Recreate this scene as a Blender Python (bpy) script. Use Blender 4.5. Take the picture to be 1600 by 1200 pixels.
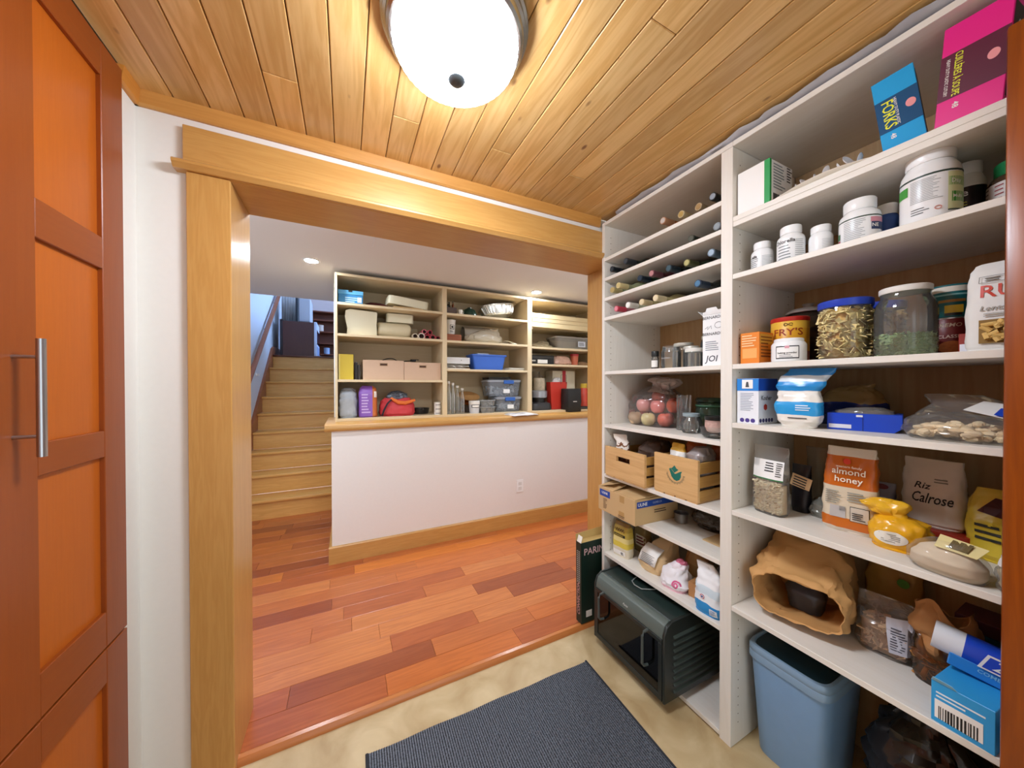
import bpy, bmesh, math, random
from mathutils import Vector, Matrix, noise
random.seed(7)
R = math.radians
scene = bpy.context.scene
COL = scene.collection
for o in list(bpy.data.objects):
    bpy.data.objects.remove(o, do_unlink=True)

# ---------------------------------------------------------------- camera
EYE = 1.325
cd = bpy.data.cameras.new('camera')
cam = bpy.data.objects.new('camera', cd)
COL.objects.link(cam)
cd.sensor_width = 36.0
cd.sensor_fit = 'HORIZONTAL'
cd.lens = 523.66 / 1600 * 36.0
cd.shift_x = 0.0
cd.shift_y = (606.38 - 600.0) / 1600.0
cd.clip_start = 0.02
yaw, pit, roll = 0.456829, 0.00776, 0.00113
fwd = Vector((math.sin(yaw) * math.cos(pit), math.cos(yaw) * math.cos(pit), -math.sin(pit)))
rgt0 = Vector((math.cos(yaw), -math.sin(yaw), 0))
dwn0 = fwd.cross(rgt0)
rgt = rgt0 * math.cos(roll) + dwn0 * math.sin(roll)
dwn = -rgt0 * math.sin(roll) + dwn0 * math.cos(roll)
mw = Matrix.Identity(4)
for i in range(3):
    mw[i][0], mw[i][1], mw[i][2] = rgt[i], -dwn[i], -fwd[i]
mw[2][3] = EYE
cam.matrix_world = mw
scene.camera = cam

# ---------------------------------------------------------------- world, exposure
world = bpy.data.worlds.new('world')
scene.world = world
world.use_nodes = True
world.node_tree.nodes['Background'].inputs[0].default_value = (0.88, 0.95, 1.0, 1)
world.node_tree.nodes['Background'].inputs[1].default_value = 1.9
vs = scene.view_settings
vs.view_transform = 'Standard'
vs.look = 'None'
vs.gamma = 1.0
vs.use_curve_mapping = False
vs.exposure = 0.0
scene.cycles.use_denoising = True
scene.cycles.max_bounces = 8
scene.cycles.diffuse_bounces = 4
scene.cycles.glossy_bounces = 3
scene.cycles.transparent_max_bounces = 16
scene.cycles.caustics_reflective = False
scene.cycles.caustics_refractive = False
scene.cycles.sample_clamp_indirect = 8.0
scene.cycles.adaptive_threshold = 0.03
LAMP_DOME = 92.0       # emission of the pantry ceiling lamp's glass
LAMP_CAN = 11.0        # watts of each recessed hall light
WINDOW_UP = 14.0       # emission of the upstairs window's sky

# ---------------------------------------------------------------- materials
def lin(h):
    h = h.lstrip('#')
    r = []
    for i in (0, 2, 4):
        c = int(h[i:i + 2], 16) / 255
        r.append(c / 12.92 if c <= 0.04045 else ((c + 0.055) / 1.055) ** 2.4)
    return (r[0], r[1], r[2], 1.0)
MC = {}
def new_mat(name):
    m = bpy.data.materials.new(name)
    m.use_nodes = True
    nt = m.node_tree
    return m, nt, nt.nodes['Principled BSDF']
def plain(color, rough=0.5, metal=0.0, var=0.0, bump=0.0, scale=30.0, spec=0.5, coat=0.0):
    key = ('p', color, rough, metal, var, bump, scale, spec, coat)
    if key in MC: return MC[key]
    m, nt, b = new_mat('paint_' + color.strip('#'))
    b.inputs['Roughness'].default_value = rough
    b.inputs['Metallic'].default_value = metal
    b.inputs['Specular IOR Level'].default_value = spec
    b.inputs['Coat Weight'].default_value = coat
    b.inputs['Base Color'].default_value = lin(color)
    if var or bump:
        tc = nt.nodes.new('ShaderNodeTexCoord')
        n = nt.nodes.new('ShaderNodeTexNoise')
        n.inputs['Scale'].default_value = scale
        n.inputs['Detail'].default_value = 4
        nt.links.new(tc.outputs['Object'], n.inputs['Vector'])
        if var:
            mx = nt.nodes.new('ShaderNodeMix'); mx.data_type = 'RGBA'
            c = lin(color)
            mx.inputs[6].default_value = tuple(max(0, v * (1 - var)) for v in c[:3]) + (1,)
            mx.inputs[7].default_value = tuple(min(1, v * (1 + var)) for v in c[:3]) + (1,)
            nt.links.new(n.outputs['Fac'], mx.inputs[0])
            nt.links.new(mx.outputs[2], b.inputs['Base Color'])
        if bump:
            bp = nt.nodes.new('ShaderNodeBump')
            bp.inputs['Strength'].default_value = bump
            bp.inputs['Distance'].default_value = 0.004
            nt.links.new(n.outputs['Fac'], bp.inputs['Height'])
            nt.links.new(bp.outputs[0], b.inputs['Normal'])
    MC[key] = m
    return m
def wood(name, c_light, c_dark, axis='X', rough=0.4, scale=1.0, stretch=14.0, knots=False, rings=0.5, coat=0.0):
    """grain runs along the given object axis; every object gets its own cut of the grain"""
    if name in MC: return MC[name]
    m, nt, b = new_mat(name)
    b.inputs['Roughness'].default_value = rough
    b.inputs['Coat Weight'].default_value = coat
    b.inputs['Coat Roughness'].default_value = 0.22
    L = nt.links.new
    tc = nt.nodes.new('ShaderNodeTexCoord')
    oi = nt.nodes.new('ShaderNodeObjectInfo')
    mul = nt.nodes.new('ShaderNodeMath'); mul.operation = 'MULTIPLY'; mul.inputs[1].default_value = 37.0
    L(oi.outputs['Random'], mul.inputs[0])
    cmb = nt.nodes.new('ShaderNodeCombineXYZ')
    for i in range(3): L(mul.outputs[0], cmb.inputs[i])
    add = nt.nodes.new('ShaderNodeVectorMath'); add.operation = 'ADD'
    L(tc.outputs['Object'], add.inputs[0]); L(cmb.outputs[0], add.inputs[1])
    mp = nt.nodes.new('ShaderNodeMapping')
    s = [stretch * scale] * 3
    s['XYZ'.index(axis)] = 1.0 * scale
    mp.inputs['Scale'].default_value = s
    L(add.outputs[0], mp.inputs['Vector'])
    n1 = nt.nodes.new('ShaderNodeTexNoise'); n1.inputs['Scale'].default_value = 2.2; n1.inputs['Detail'].default_value = 5; n1.inputs['Distortion'].default_value = 0.8
    L(mp.outputs[0], n1.inputs['Vector'])
    # growth rings: distorted bands of the same noise
    ms = nt.nodes.new('ShaderNodeMath'); ms.operation = 'MULTIPLY'; ms.inputs[1].default_value = 26.0
    L(n1.outputs['Fac'], ms.inputs[0])
    sn = nt.nodes.new('ShaderNodeMath'); sn.operation = 'SINE'
    L(ms.outputs[0], sn.inputs[0])
    mr = nt.nodes.new('ShaderNodeMapRange'); mr.inputs[1].default_value = -1; mr.inputs[2].default_value = 1
    mr.inputs[3].default_value = 0; mr.inputs[4].default_value = rings
    L(sn.outputs[0], mr.inputs[0])
    n2 = nt.nodes.new('ShaderNodeTexNoise'); n2.inputs['Scale'].default_value = 9; n2.inputs['Detail'].default_value = 3
    L(mp.outputs[0], n2.inputs['Vector'])
    av = nt.nodes.new('ShaderNodeMath'); av.operation = 'MULTIPLY_ADD'; av.inputs[1].default_value = 0.5
    L(n2.outputs['Fac'], av.inputs[0]); L(mr.outputs[0], av.inputs[2])
    cl = nt.nodes.new('ShaderNodeMix'); cl.data_type = 'RGBA'
    cl.inputs[6].default_value = lin(c_light); cl.inputs[7].default_value = lin(c_dark)
    L(av.outputs[0], cl.inputs[0])
    out = cl.outputs[2]
    mh = nt.nodes.new('ShaderNodeMix'); mh.data_type = 'RGBA'; mh.blend_type = 'MULTIPLY'
    mh.inputs[0].default_value = 1.0
    L(out, mh.inputs[6]); L(oi.outputs['Color'], mh.inputs[7])
    out = mh.outputs[2]
    if knots:
        v = nt.nodes.new('ShaderNodeTexVoronoi'); v.inputs['Scale'].default_value = 1.0
        mp2 = nt.nodes.new('ShaderNodeMapping')
        s2 = [11.0] * 3; s2['XYZ'.index(axis)] = 5.5
        mp2.inputs['Scale'].default_value = s2
        L(add.outputs[0], mp2.inputs['Vector']); L(mp2.outputs[0], v.inputs['Vector'])
        kr = nt.nodes.new('ShaderNodeMapRange'); kr.inputs[1].default_value = 0.06; kr.inputs[2].default_value = 0.11
        kr.inputs[3].default_value = 0.85; kr.inputs[4].default_value = 0.0
        L(v.outputs['Distance'], kr.inputs[0])
        mk = nt.nodes.new('ShaderNodeMix'); mk.data_type = 'RGBA'
        mk.inputs[7].default_value = lin('#6b3a14')
        L(kr.outputs[0], mk.inputs[0]); L(out, mk.inputs[6])
        out = mk.outputs[2]
    L(out, b.inputs['Base Color'])
    bp = nt.nodes.new('ShaderNodeBump'); bp.inputs['Strength'].default_value = 0.06; bp.inputs['Distance'].default_value = 0.002
    L(n2.outputs['Fac'], bp.inputs['Height']); L(bp.outputs[0], b.inputs['Normal'])
    MC[name] = m
    return m
def clear(name, tint='#ffffff', milk=0.0, milk_col='#ffffff', rough=0.03, refl=1.0):
    """thin clear glass or film: fresnel gloss over see-through, with a little milky body"""
    if name in MC: return MC[name]
    m, nt, b = new_mat(name)
    nt.nodes.remove(b)
    L = nt.links.new
    out = nt.nodes['Material Output']
    tr = nt.nodes.new('ShaderNodeBsdfTransparent'); tr.inputs[0].default_value = lin(tint)
    gl = nt.nodes.new('ShaderNodeBsdfGlossy'); gl.inputs['Roughness'].default_value = rough
    df = nt.nodes.new('ShaderNodeBsdfDiffuse'); df.inputs[0].default_value = lin(milk_col)
    fr = nt.nodes.new('ShaderNodeFresnel'); fr.inputs[0].default_value = 1.5
    sc_ = nt.nodes.new('ShaderNodeMath'); sc_.operation = 'MULTIPLY'; sc_.inputs[1].default_value = refl
    L(fr.outputs[0], sc_.inputs[0])
    m1 = nt.nodes.new('ShaderNodeMixShader'); m1.inputs[0].default_value = milk
    L(tr.outputs[0], m1.inputs[1]); L(df.outputs[0], m1.inputs[2])
    m2 = nt.nodes.new('ShaderNodeMixShader')
    L(sc_.outputs[0], m2.inputs[0]); L(m1.outputs[0], m2.inputs[1]); L(gl.outputs[0], m2.inputs[2])
    L(m2.outputs[0], out.inputs[0])
    MC[name] = m
    return m
def bands(name, stops, axis='Z', rough=0.4, wobble=0.0):
    """flat print in bands along one generated axis: stops = [(start, colour), ...]"""
    if name in MC: return MC[name]
    m, nt, b = new_mat(name)
    L = nt.links.new
    b.inputs['Roughness'].default_value = rough
    tc = nt.nodes.new('ShaderNodeTexCoord')
    sp = nt.nodes.new('ShaderNodeSeparateXYZ')
    L(tc.outputs['Generated'], sp.inputs[0])
    src = sp.outputs['XYZ'.index(axis)]
    if wobble:
        n = nt.nodes.new('ShaderNodeTexNoise'); n.inputs['Scale'].default_value = 2.5
        L(tc.outputs['Generated'], n.inputs['Vector'])
        ma = nt.nodes.new('ShaderNodeMath'); ma.operation = 'MULTIPLY_ADD'; ma.inputs[1].default_value = wobble
        L(n.outputs['Fac'], ma.inputs[0]); L(src, ma.inputs[2])
        src = ma.outputs[0]
    rp = nt.nodes.new('ShaderNodeValToRGB'); rp.color_ramp.interpolation = 'CONSTANT'
    els = rp.color_ramp.elements
    while len(els) < len(stops): els.new(0.5)
    for i, (p, c) in enumerate(stops):
        els[i].position = p; els[i].color = lin(c)
    L(src, rp.inputs[0]); L(rp.outputs[0], b.inputs['Base Color'])
    MC[name] = m
    return m
def glow(name, color, strength):
    m, nt, b = new_mat(name)
    b.inputs['Base Color'].default_value = lin('#ffffff')
    b.inputs['Emission Color'].default_value = lin(color)
    b.inputs['Emission Strength'].default_value = strength
    return m

W_WALL = plain('#e9e6df', 0.85, var=0.02, bump=0.03, scale=60)
W_KNEE = plain('#ebe5df', 0.85, var=0.02, bump=0.03, scale=60)
W_CEIL = plain('#e4dfdb', 0.9)
MAPLE_X = wood('maple_x', '#cfa05c', '#b5803c', 'X', 0.32, 1.2, rings=0.25, coat=0.5)
MAPLE_Z = wood('maple_z', '#cfa05c', '#b5803c', 'Z', 0.32, 1.2, rings=0.25)
MAPLE_Y = wood('maple_y', '#cfa05c', '#b5803c', 'Y', 0.32, 1.2, rings=0.25)
PINE = wood('pine_boards', '#e8c488', '#c89a54', 'Y', 0.33, 0.8, knots=True, stretch=12, rings=0.45)
PINE_TRIM = wood('pine_trim', '#d29a52', '#b57a36', 'X', 0.35, 1.0, rings=0.2)
CHERRY_P = wood('cherry_panel', '#bc6116', '#a6500e', 'Z', 0.35, 1.0, rings=0.12)
CHERRY = wood('cherry_frame_z', '#934714', '#7f380d', 'Z', 0.35, 1.0, rings=0.12)
CHERRY_Y = wood('cherry_frame_y', '#934714', '#7f380d', 'Y', 0.35, 1.0, rings=0.12)
FLOOR_W = wood('jatoba_strips', '#c67a44', '#9c5428', 'X', 0.28, 0.9, rings=0.3, coat=0.25)
PLY = wood('ply_back', '#c4a478', '#a98455', 'Z', 0.55, 0.6, rings=0.3)
PANTRY = wood('whitewash_y', '#e8e4dc', '#dcd5c8', 'Y', 0.5, 0.8, rings=0.2)
PANTRY_Z = wood('whitewash_z', '#e8e4dc', '#dcd5c8', 'Z', 0.5, 0.8, rings=0.2)
BIRCH = wood('birch_x', '#dcc8a4', '#ccb386', 'X', 0.5, 0.8, rings=0.15)
BIRCH_Z = wood('birch_z', '#dcc8a4', '#ccb386', 'Z', 0.5, 0.8, rings=0.15)
CRATE = wood('crate_wood', '#dcb47c', '#c0925a', 'X', 0.6, 1.0, rings=0.3)
STAIR = wood('stair_oak', '#f0be72', '#d29446', 'X', 0.32, 1.0, rings=0.3)
DARKWOOD = wood('dark_wood', '#5a3026', '#43221c', 'Z', 0.4, 1.0, rings=0.2)
GLASS = clear('jar_glass', '#fbfdfc', 0.07, '#f4f8f6')
GLASS_GREEN = clear('green_glass', '#8fb89a', 0.06, '#8fb89a')
FILM = clear('clear_film', '#fdfdfc', 0.08, '#fffdf8', 0.10, 0.6)
FILM_MILK = clear('milky_film', '#f2f1ef', 0.55, '#e9e6e2', 0.2, 0.8)
FILM_GREY = clear('grey_film', '#e6e6ea', 0.6, '#e4e4ea', 0.18)
SMOKE = clear('smoked_glass', '#5d5248', 0.04, '#3a322c', 0.05)
STEEL = plain('#b9bcc0', 0.28, 1.0)
BLACK = plain('#121413', 0.4)
INK = plain('#1c1c20', 0.6)
WHITE = plain('#f3f2ef', 0.45)
PAPER = plain('#efece6', 0.7)
KRAFT = plain('#c39a66', 0.75, var=0.06, bump=0.1, scale=25)
CARD = plain('#c9a878', 0.75, var=0.04, scale=12)

# ---------------------------------------------------------------- object helpers
def tag(o, label=None, cat=None, group=None, kind=None):
    if label: o['label'] = label
    if cat: o['category'] = cat
    if group: o['group'] = group
    if kind: o['kind'] = kind
    return o
def thing(name, label, cat, loc=(0, 0, 0), rz=0.0, group=None, kind=None, rx=0.0, ry=0.0):
    o = bpy.data.objects.new(name, None)
    COL.objects.link(o)
    o.empty_display_size = 0.05
    o.location = loc
    o.rotation_euler = (R(rx), R(ry), R(rz))
    return tag(o, label, cat, group, kind)
class MB:
    def __init__(s): s.v = []; s.f = []
    def add(s, vs_, fs):
        n = len(s.v); s.v += [tuple(p) for p in vs_]; s.f += [tuple(i + n for i in f) for f in fs]; return s
    def box(s, x0, x1, y0, y1, z0, z1, m=None):
        p = [Vector((x, y, z)) for z in (z0, z1) for x, y in ((x0, y0), (x1, y0), (x1, y1), (x0, y1))]
        if m: p = [m @ q for q in p]
        return s.add(p, [(3, 2, 1, 0), (4, 5, 6, 7), (0, 1, 5, 4), (1, 2, 6, 5), (2, 3, 7, 6), (3, 0, 4, 7)])
    def loft(s, rings, cap0=True, cap1=True, closed=True):
        n = len(rings[0]); base = len(s.v); vs_ = []; fs = []
        for r in rings: vs_ += r
        for k in range(len(rings) - 1):
            for i in range(n if closed else n - 1):
                j = (i + 1) % n
                fs.append((k * n + i, k * n + j, (k + 1) * n + j, (k + 1) * n + i))
        if cap0: fs.append(tuple(range(n - 1, -1, -1)))
        if cap1: fs.append(tuple((len(rings) - 1) * n + i for i in range(n)))
        return s.add(vs_, fs)
    def lathe(s, prof, seg=24, cx=0, cy=0, cap0=True, cap1=True, m=None):
        rings = []
        for r, z in prof:
            ring = [Vector((cx + r * math.cos(2 * math.pi * i / seg), cy + r * math.sin(2 * math.pi * i / seg), z)) for i in range(seg)]
            if m: ring = [m @ q for q in ring]
            rings.append(ring)
        return s.loft(rings, cap0, cap1)
    def tube(s, pts, r, seg=8, cap=True):
        pts = [Vector(p) for p in pts]; rings = []
        up = Vector((0.13, 0.21, 1)).normalized()
        for i, p in enumerate(pts):
            t = (pts[min(i + 1, len(pts) - 1)] - pts[max(i - 1, 0)]).normalized()
            a = t.cross(up)
            if a.length < 1e-3: a = t.cross(Vector((1, 0, 0)))
            a.normalize(); b = t.cross(a)
            rr = r[i] if isinstance(r, (list, tuple)) else r
            rings.append([p + (a * math.cos(2 * math.pi * k / seg) + b * math.sin(2 * math.pi * k / seg)) * rr for k in range(seg)])
        return s.loft(rings, cap, cap)
    def prism(s, poly, h0, h1, plane='XY'):
        def P(a, b, h):
            return {'XY': (a, b, h), 'XZ': (a, h, b), 'YZ': (h, a, b)}[plane]
        n = len(poly)
        vs_ = [P(a, b, h0) for a, b in poly] + [P(a, b, h1) for a, b in poly]
        fs = [tuple(range(n - 1, -1, -1)), tuple(range(n, 2 * n))] + [(i, (i + 1) % n, n + (i + 1) % n, n + i) for i in range(n)]
        return s.add(vs_, fs)
    def build(s, name, mat, parent=None, smooth=35, bevel=0.0, bseg=1, loc=None, mats=None, pick=None, label=None, kind=None, solid=0.0):
        bm = bmesh.new()
        vs_ = [bm.verts.new(p) for p in s.v]
        for f in s.f:
            try: bm.faces.new([vs_[i] for i in f])
            except ValueError: pass
        bmesh.ops.recalc_face_normals(bm, faces=bm.faces)
        if bevel:
            es = [e for e in bm.edges if len(e.link_faces) == 2 and e.calc_face_angle(0) > R(30)]
            bmesh.ops.bevel(bm, geom=es, offset=bevel, segments=bseg, affect='EDGES', profile=0.5, clamp_overlap=True)
        me = bpy.data.meshes.new(name)
        bm.to_mesh(me); bm.free()
        if mats:
            for m in mats: me.materials.append(m)
            if pick:
                for p in me.polygons: p.material_index = pick(p)
        elif mat: me.materials.append(mat)
        if smooth:
            for p in me.polygons: p.use_smooth = True
            me.set_sharp_from_angle(angle=R(smooth))
        o = bpy.data.objects.new(name, me)
        COL.objects.link(o)
        if parent: o.parent = parent
        if loc: o.location = loc
        if solid:
            md = o.modifiers.new('solid', 'SOLIDIFY'); md.thickness = solid; md.offset = 0
        if label: o['label'] = label
        if kind: o['kind'] = kind
        return o
def boxo(name, mat, parent, x0, x1, y0, y1, z0, z1, bevel=0.0, **k):
    return MB().box(x0, x1, y0, y1, z0, z1).build(name, mat, parent, bevel=bevel, **k)
def cbox(name, mat, parent, x0, x1, y0, y1, z0, z1, bevel=0.0, **k):
    """box with its own origin at its centre"""
    c = ((x0 + x1) / 2, (y0 + y1) / 2, (z0 + z1) / 2)
    hx, hy, hz = (x1 - x0) / 2, (y1 - y0) / 2, (z1 - z0) / 2
    return MB().box(-hx, hx, -hy, hy, -hz, hz).build(name, mat, parent, bevel=bevel, loc=c, **k)
TXT = {}
def text_geo(s):
    if s in TXT: return TXT[s]
    c = bpy.data.curves.new('lettering', 'FONT'); c.body = s; c.size = 1.0; c.resolution_u = 2; c.align_x = 'CENTER'; c.align_y = 'CENTER'; c.space_line = 0.95; c.offset = 0.012
    o = bpy.data.objects.new('lettering', c)
    me = o.to_mesh()
    g = ([v.co.copy() for v in me.vertices], [tuple(p.vertices) for p in me.polygons])
    o.to_mesh_clear()
    bpy.data.objects.remove(o); bpy.data.curves.remove(c)
    TXT[s] = g
    return g
def lettering(parent, s, size, mat, at, face='front', ang=0.0, bend=None, sx=1.0, name='lettering', tilt=0.0, shear=0.0):
    """flat printed text. face front: at=(x,y,z), text faces local -Y; left/right: faces -X/+X; top: faces +Z. bend=(radius, phi0): wrapped round a cylinder about local z at (at.x, at.y)"""
    vs_, fs = text_geo(s)
    mb = MB(); out = []
    ca, sa = math.cos(R(ang)), math.sin(R(ang))
    for v in vs_:
        a, b = (v.x + shear * v.y) * size * sx, v.y * size
        a, b = a * ca - b * sa, a * sa + b * ca
        if bend:
            rr, phi = bend; t = a / rr + R(phi)
            p = (at[0] + rr * math.sin(t), at[1] - rr * math.cos(t), at[2] + b)
        elif face == 'front': p = (at[0] + a, at[1] + b * math.sin(R(tilt)), at[2] + b * math.cos(R(tilt)))
        elif face == 'left': p = (at[0], at[1] - a, at[2] + b)
        elif face == 'right': p = (at[0], at[1] + a, at[2] + b)
        else: p = (at[0] + a, at[1] + b, at[2])
        out.append(p)
    mb.add(out, fs)
    return mb.build(name, mat, parent, smooth=0)
def wrap(parent, name, mat, r, z0, z1, phi0, phi1, cx=0, cy=0, n=14, label=None):
    """printed label wrapped round an upright cylinder; phi 0 faces local -Y"""
    rings = []
    for rr, z in ((r, z0), (r, z1)):
        rings.append([(cx + rr * math.sin(R(phi0 + (phi1 - phi0) * i / n)), cy - rr * math.cos(R(phi0 + (phi1 - phi0) * i / n)), z) for i in range(n + 1)])
    return MB().loft(rings, False, False, closed=False).build(name, mat, parent, smooth=60, label=label)
def superring(w, d, z, n=28, e=3.0, cx=0, cy=0, rot=0.0):
    out = []
    for i in range(n):
        t = 2 * math.pi * i / n
        c, s_ = math.cos(t), math.sin(t)
        x = w / 2 * math.copysign(abs(c) ** (2 / e), c); y = d / 2 * math.copysign(abs(s_) ** (2 / e), s_)
        cr, sr = math.cos(R(rot)), math.sin(R(rot))
        out.append(Vector((cx + x * cr - y * sr, cy + x * sr + y * cr, z)))
    return out
def crease(v, freq, seed):
    """sharp folds: 0 along cell borders, up to about 1 inside the facets"""
    d = noise.voronoi(v * freq + Vector((seed, seed * 1.7, seed * 0.6)))[0]
    return min(1.0, (d[1] - d[0]) * 1.3)
def sack(prof, n=44, e=3.0, crumple=0.004, freq=14.0, seed=0.0, sub=6, floor=True):
    """soft bag: prof = [(z, w, d, dx, dy)], interpolated and creased"""
    n = max(n, 44)
    rings = []
    P = [tuple(p) + (0,) * (5 - len(p)) for p in prof]
    for k in range(len(P) - 1):
        for j in range(sub):
            t = j / sub
            rings.append([P[k][i] * (1 - t) + P[k + 1][i] * t for i in range(5)])
    rings.append(list(P[-1]))
    out = []
    for z, w, d, dx, dy in rings:
        ring = superring(w, d, z, n, e, dx, dy)
        c = Vector((dx, dy, z))
        for v in ring:
            q = Vector((v.x, v.y, v.z * 0.8))
            f = (crease(q, freq * 1.6, seed) - 0.45) * 1.5 + (crease(q, freq * 3.6, seed + 5) - 0.45) * 0.6
            nv = noise.noise_vector(q * freq * 0.7 + Vector((seed, 0, 0)))
            rad = (v - c); rad.z = 0
            amp = crumple if z > 0.004 else 0
            if rad.length > 1e-6: v += rad.normalized() * amp * (f + nv.x * 0.8)
            v.z += amp * nv.z * 0.7
            if floor and v.z < 0: v.z = 0
        out.append(ring)
    return MB().loft(out)
def chips(n, place, size, thick, seed=1, curl=0.0):
    """n small separate flakes inside a container; place(rng) -> (x,y,z)"""
    rng = random.Random(seed); mb = MB()
    for _ in range(n):
        p = Vector(place(rng)); sz = size * rng.uniform(0.7, 1.25)
        m = Matrix.Translation(p) @ Matrix.Rotation(rng.uniform(0, 6.28), 4, Vector((rng.uniform(-1, 1), rng.uniform(-1, 1), rng.uniform(-1, 1) + 0.01)).normalized())
        a, b = sz, sz * rng.uniform(0.45, 0.8)
        mb.box(-a / 2, a / 2, -b / 2, b / 2, -thick / 2, thick / 2, m)
    return mb
def in_cyl(r, z0, z1, shell=0.5):
    def f(rng):
        t = rng.uniform(0, 6.283); q = r * math.sqrt(rng.uniform(shell * shell, 1))
        return (q * math.cos(t), q * math.sin(t), rng.uniform(z0, z1))
    return f
def in_box(x0, x1, y0, y1, z0, z1):
    return lambda rng: (rng.uniform(x0, x1), rng.uniform(y0, y1), rng.uniform(z0, z1))
from mathutils.bvhtree import BVHTree
def conform(t, *bodies):
    """press the flat prints of a soft pack onto its creased front"""
    V = []; F = []
    for c in t.children:
        if c.name.split('.')[0] in bodies:
            n = len(V); V += [v.co.copy() for v in c.data.vertices]; F += [[i + n for i in p.vertices] for p in c.data.polygons]
    tree = BVHTree.FromPolygons(V, F)
    k = 0
    for c in t.children:
        if c.name.split('.')[0] in bodies or c.get('kind') == 'stuff' or c.type != 'MESH': continue
        ys = [v.co.y for v in c.data.vertices]
        if max(ys) - min(ys) > 0.012 or max(ys) > -0.004: continue
        k += 1
        bm = bmesh.new(); bm.from_mesh(c.data)
        if len(bm.faces) < 40:
            bmesh.ops.subdivide_edges(bm, edges=[e for e in bm.edges if e.calc_length() > 0.008], cuts=4, use_grid_fill=True)
        else:
            bmesh.ops.triangulate(bm, faces=bm.faces)
            for _ in range(2):
                bmesh.ops.subdivide_edges(bm, edges=[e for e in bm.edges if e.calc_length() > 0.007], cuts=1)
                bmesh.ops.triangulate(bm, faces=bm.faces)
        bmesh.ops.triangulate(bm, faces=bm.faces)
        for v in bm.verts:
            h = tree.ray_cast(Vector((v.co.x, -0.5, v.co.z)), Vector((0, 1, 0)))
            if h[0] is not None and h[0].y < 0: v.co.y = h[0].y - 0.0010 - 0.0007 * k
        bm.to_mesh(c.data); bm.free()
def copy_tree(o, parent=None):
    c = o.copy(); COL.objects.link(c); c.parent = parent
    for ch in list(o.children): copy_tree(ch, c)
    return c

# ================================================================ the setting
def struct(name, parent=None, loc=(0, 0, 0)):
    return thing(name, None, None, loc, kind='structure')
def sbox(name, mat, *d, bevel=0.0):
    o = boxo(name, mat, None, *d, bevel=bevel); o['kind'] = 'structure'; return o
ZC = 2.25
# ---- pantry ceiling of pine boards
ceil = sbox('ceiling_pantry', plain('#5a3a18', 0.8), -0.62, 1.75, -1.05, 1.472, ZC + 0.012, ZC + 0.06)
BW = 0.0915
rng = random.Random(3)
tones = [(1.0, 1.0, 1.0), (0.92, 0.9, 0.86), (1.06, 1.03, 0.98), (0.86, 0.83, 0.8), (1.02, 0.97, 0.9)]
k = 0
x = -0.497 - BW
while x < 1.74:
    cuts = {4: [1.214], 8: [1.214], 12: [1.213], 16: [1.215], 0: [], 6: [0.3], 10: [-0.1]}.get(k, [rng.uniform(-0.7, 0.7)] if rng.random() < 0.5 else [])
    ys = [-1.04] + cuts + [1.47]
    for a, b in zip(ys[:-1], ys[1:]):
        o = cbox('plank', PINE, ceil, max(x, -0.6) + 0.0012, x + BW - 0.0012, a + 0.0006, b - 0.0006, ZC, ZC + 0.012, bevel=0.0022)
        t = rng.choice(tones); o.color = (*t, 1)
    x += BW; k += 1
# ---- pantry walls
sbox('wall_front', W_WALL, -0.66, -0.372, 1.47, 1.70, -0.02, ZC)
sbox('wall_front_header', W_WALL, -0.372, 1.39, 1.47, 1.70, 2.04, ZC)
sbox('wall_front_return', W_WALL, 1.39, 2.68, 1.47, 1.70, -0.02, ZC)
sbox('wall_left', W_WALL, -0.70, -0.593, -1.05, 1.47, -0.02, ZC)
sbox('wall_right', W_WALL, 1.735, 1.80, -1.05, 1.47, -0.02, ZC)
sbox('wall_back', W_WALL, -0.70, -0.35, -1.12, -1.05, -0.02, ZC)
sbox('wall_back_return', W_WALL, 1.16, 1.80, -1.12, -1.05, -0.02, ZC)
sbox('wall_back_header', W_WALL, -0.35, 1.16, -1.12, -1.05, 2.08, ZC)  # the unseen opening below is assumed, to let soft world fill in
# ---- crown moulding
cr = struct('trim_1')
def crown(x0, x1, y0, y1, along):
    if along == 'X':
        pr = [(1.472, ZC), (1.472, 2.204), (1.462, 2.204), (1.456, 2.210), (1.452, 2.236), (1.450, ZC)]
        return MB().prism(pr, x0, x1, 'YZ').build('crown', PINE_TRIM, cr)
    pr = [(-0.595, ZC), (-0.595, 2.204), (-0.585, 2.204), (-0.579, 2.210), (-0.575, 2.236), (-0.573, ZC)]
    return MB().prism(pr, y0, y1, 'XZ').build('crown', wood('pine_trim_y', '#d28d3e', '#b06f24', 'Y', 0.35, 1.0, rings=0.2), cr)
crown(-0.593, 1.264, 0, 0, 'X')
crown(0, 0, 1.3665, 1.471, 'Y')
# ---- cased opening
tr = struct('trim_2')
boxo('header_board', MAPLE_X, tr, -0.476, 1.40, 1.449, 1.47, 2.052, 2.174, bevel=0.002)
MB().prism([(1.47, 2.052), (1.432, 2.052), (1.424, 2.046), (1.424, 2.038), (1.438, 2.024), (1.47, 2.024)], -0.496, 1.264, 'YZ').build('header_lip', MAPLE_X, tr)
cbox('casing_board', MAPLE_Z, tr, -0.468, -0.354, 1.449, 1.47, -0.015, 2.024, bevel=0.002)
cbox('casing_board', MAPLE_Z, tr, 1.372, 1.49, 1.449, 1.47, -0.015, 2.024, bevel=0.002)
cbox('jamb_board', MAPLE_Z, tr, -0.372, -0.3535, 1.451, 1.702, -0.015, 2.022, bevel=0.002)
cbox('jamb_board', MAPLE_Z, tr, 1.3715, 1.39, 1.451, 1.702, -0.015, 2.022, bevel=0.002)
cbox('soffit_board', MAPLE_X, tr, -0.372, 1.39, 1.451, 1.702, 2.022, 2.04, bevel=0.002)
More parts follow.
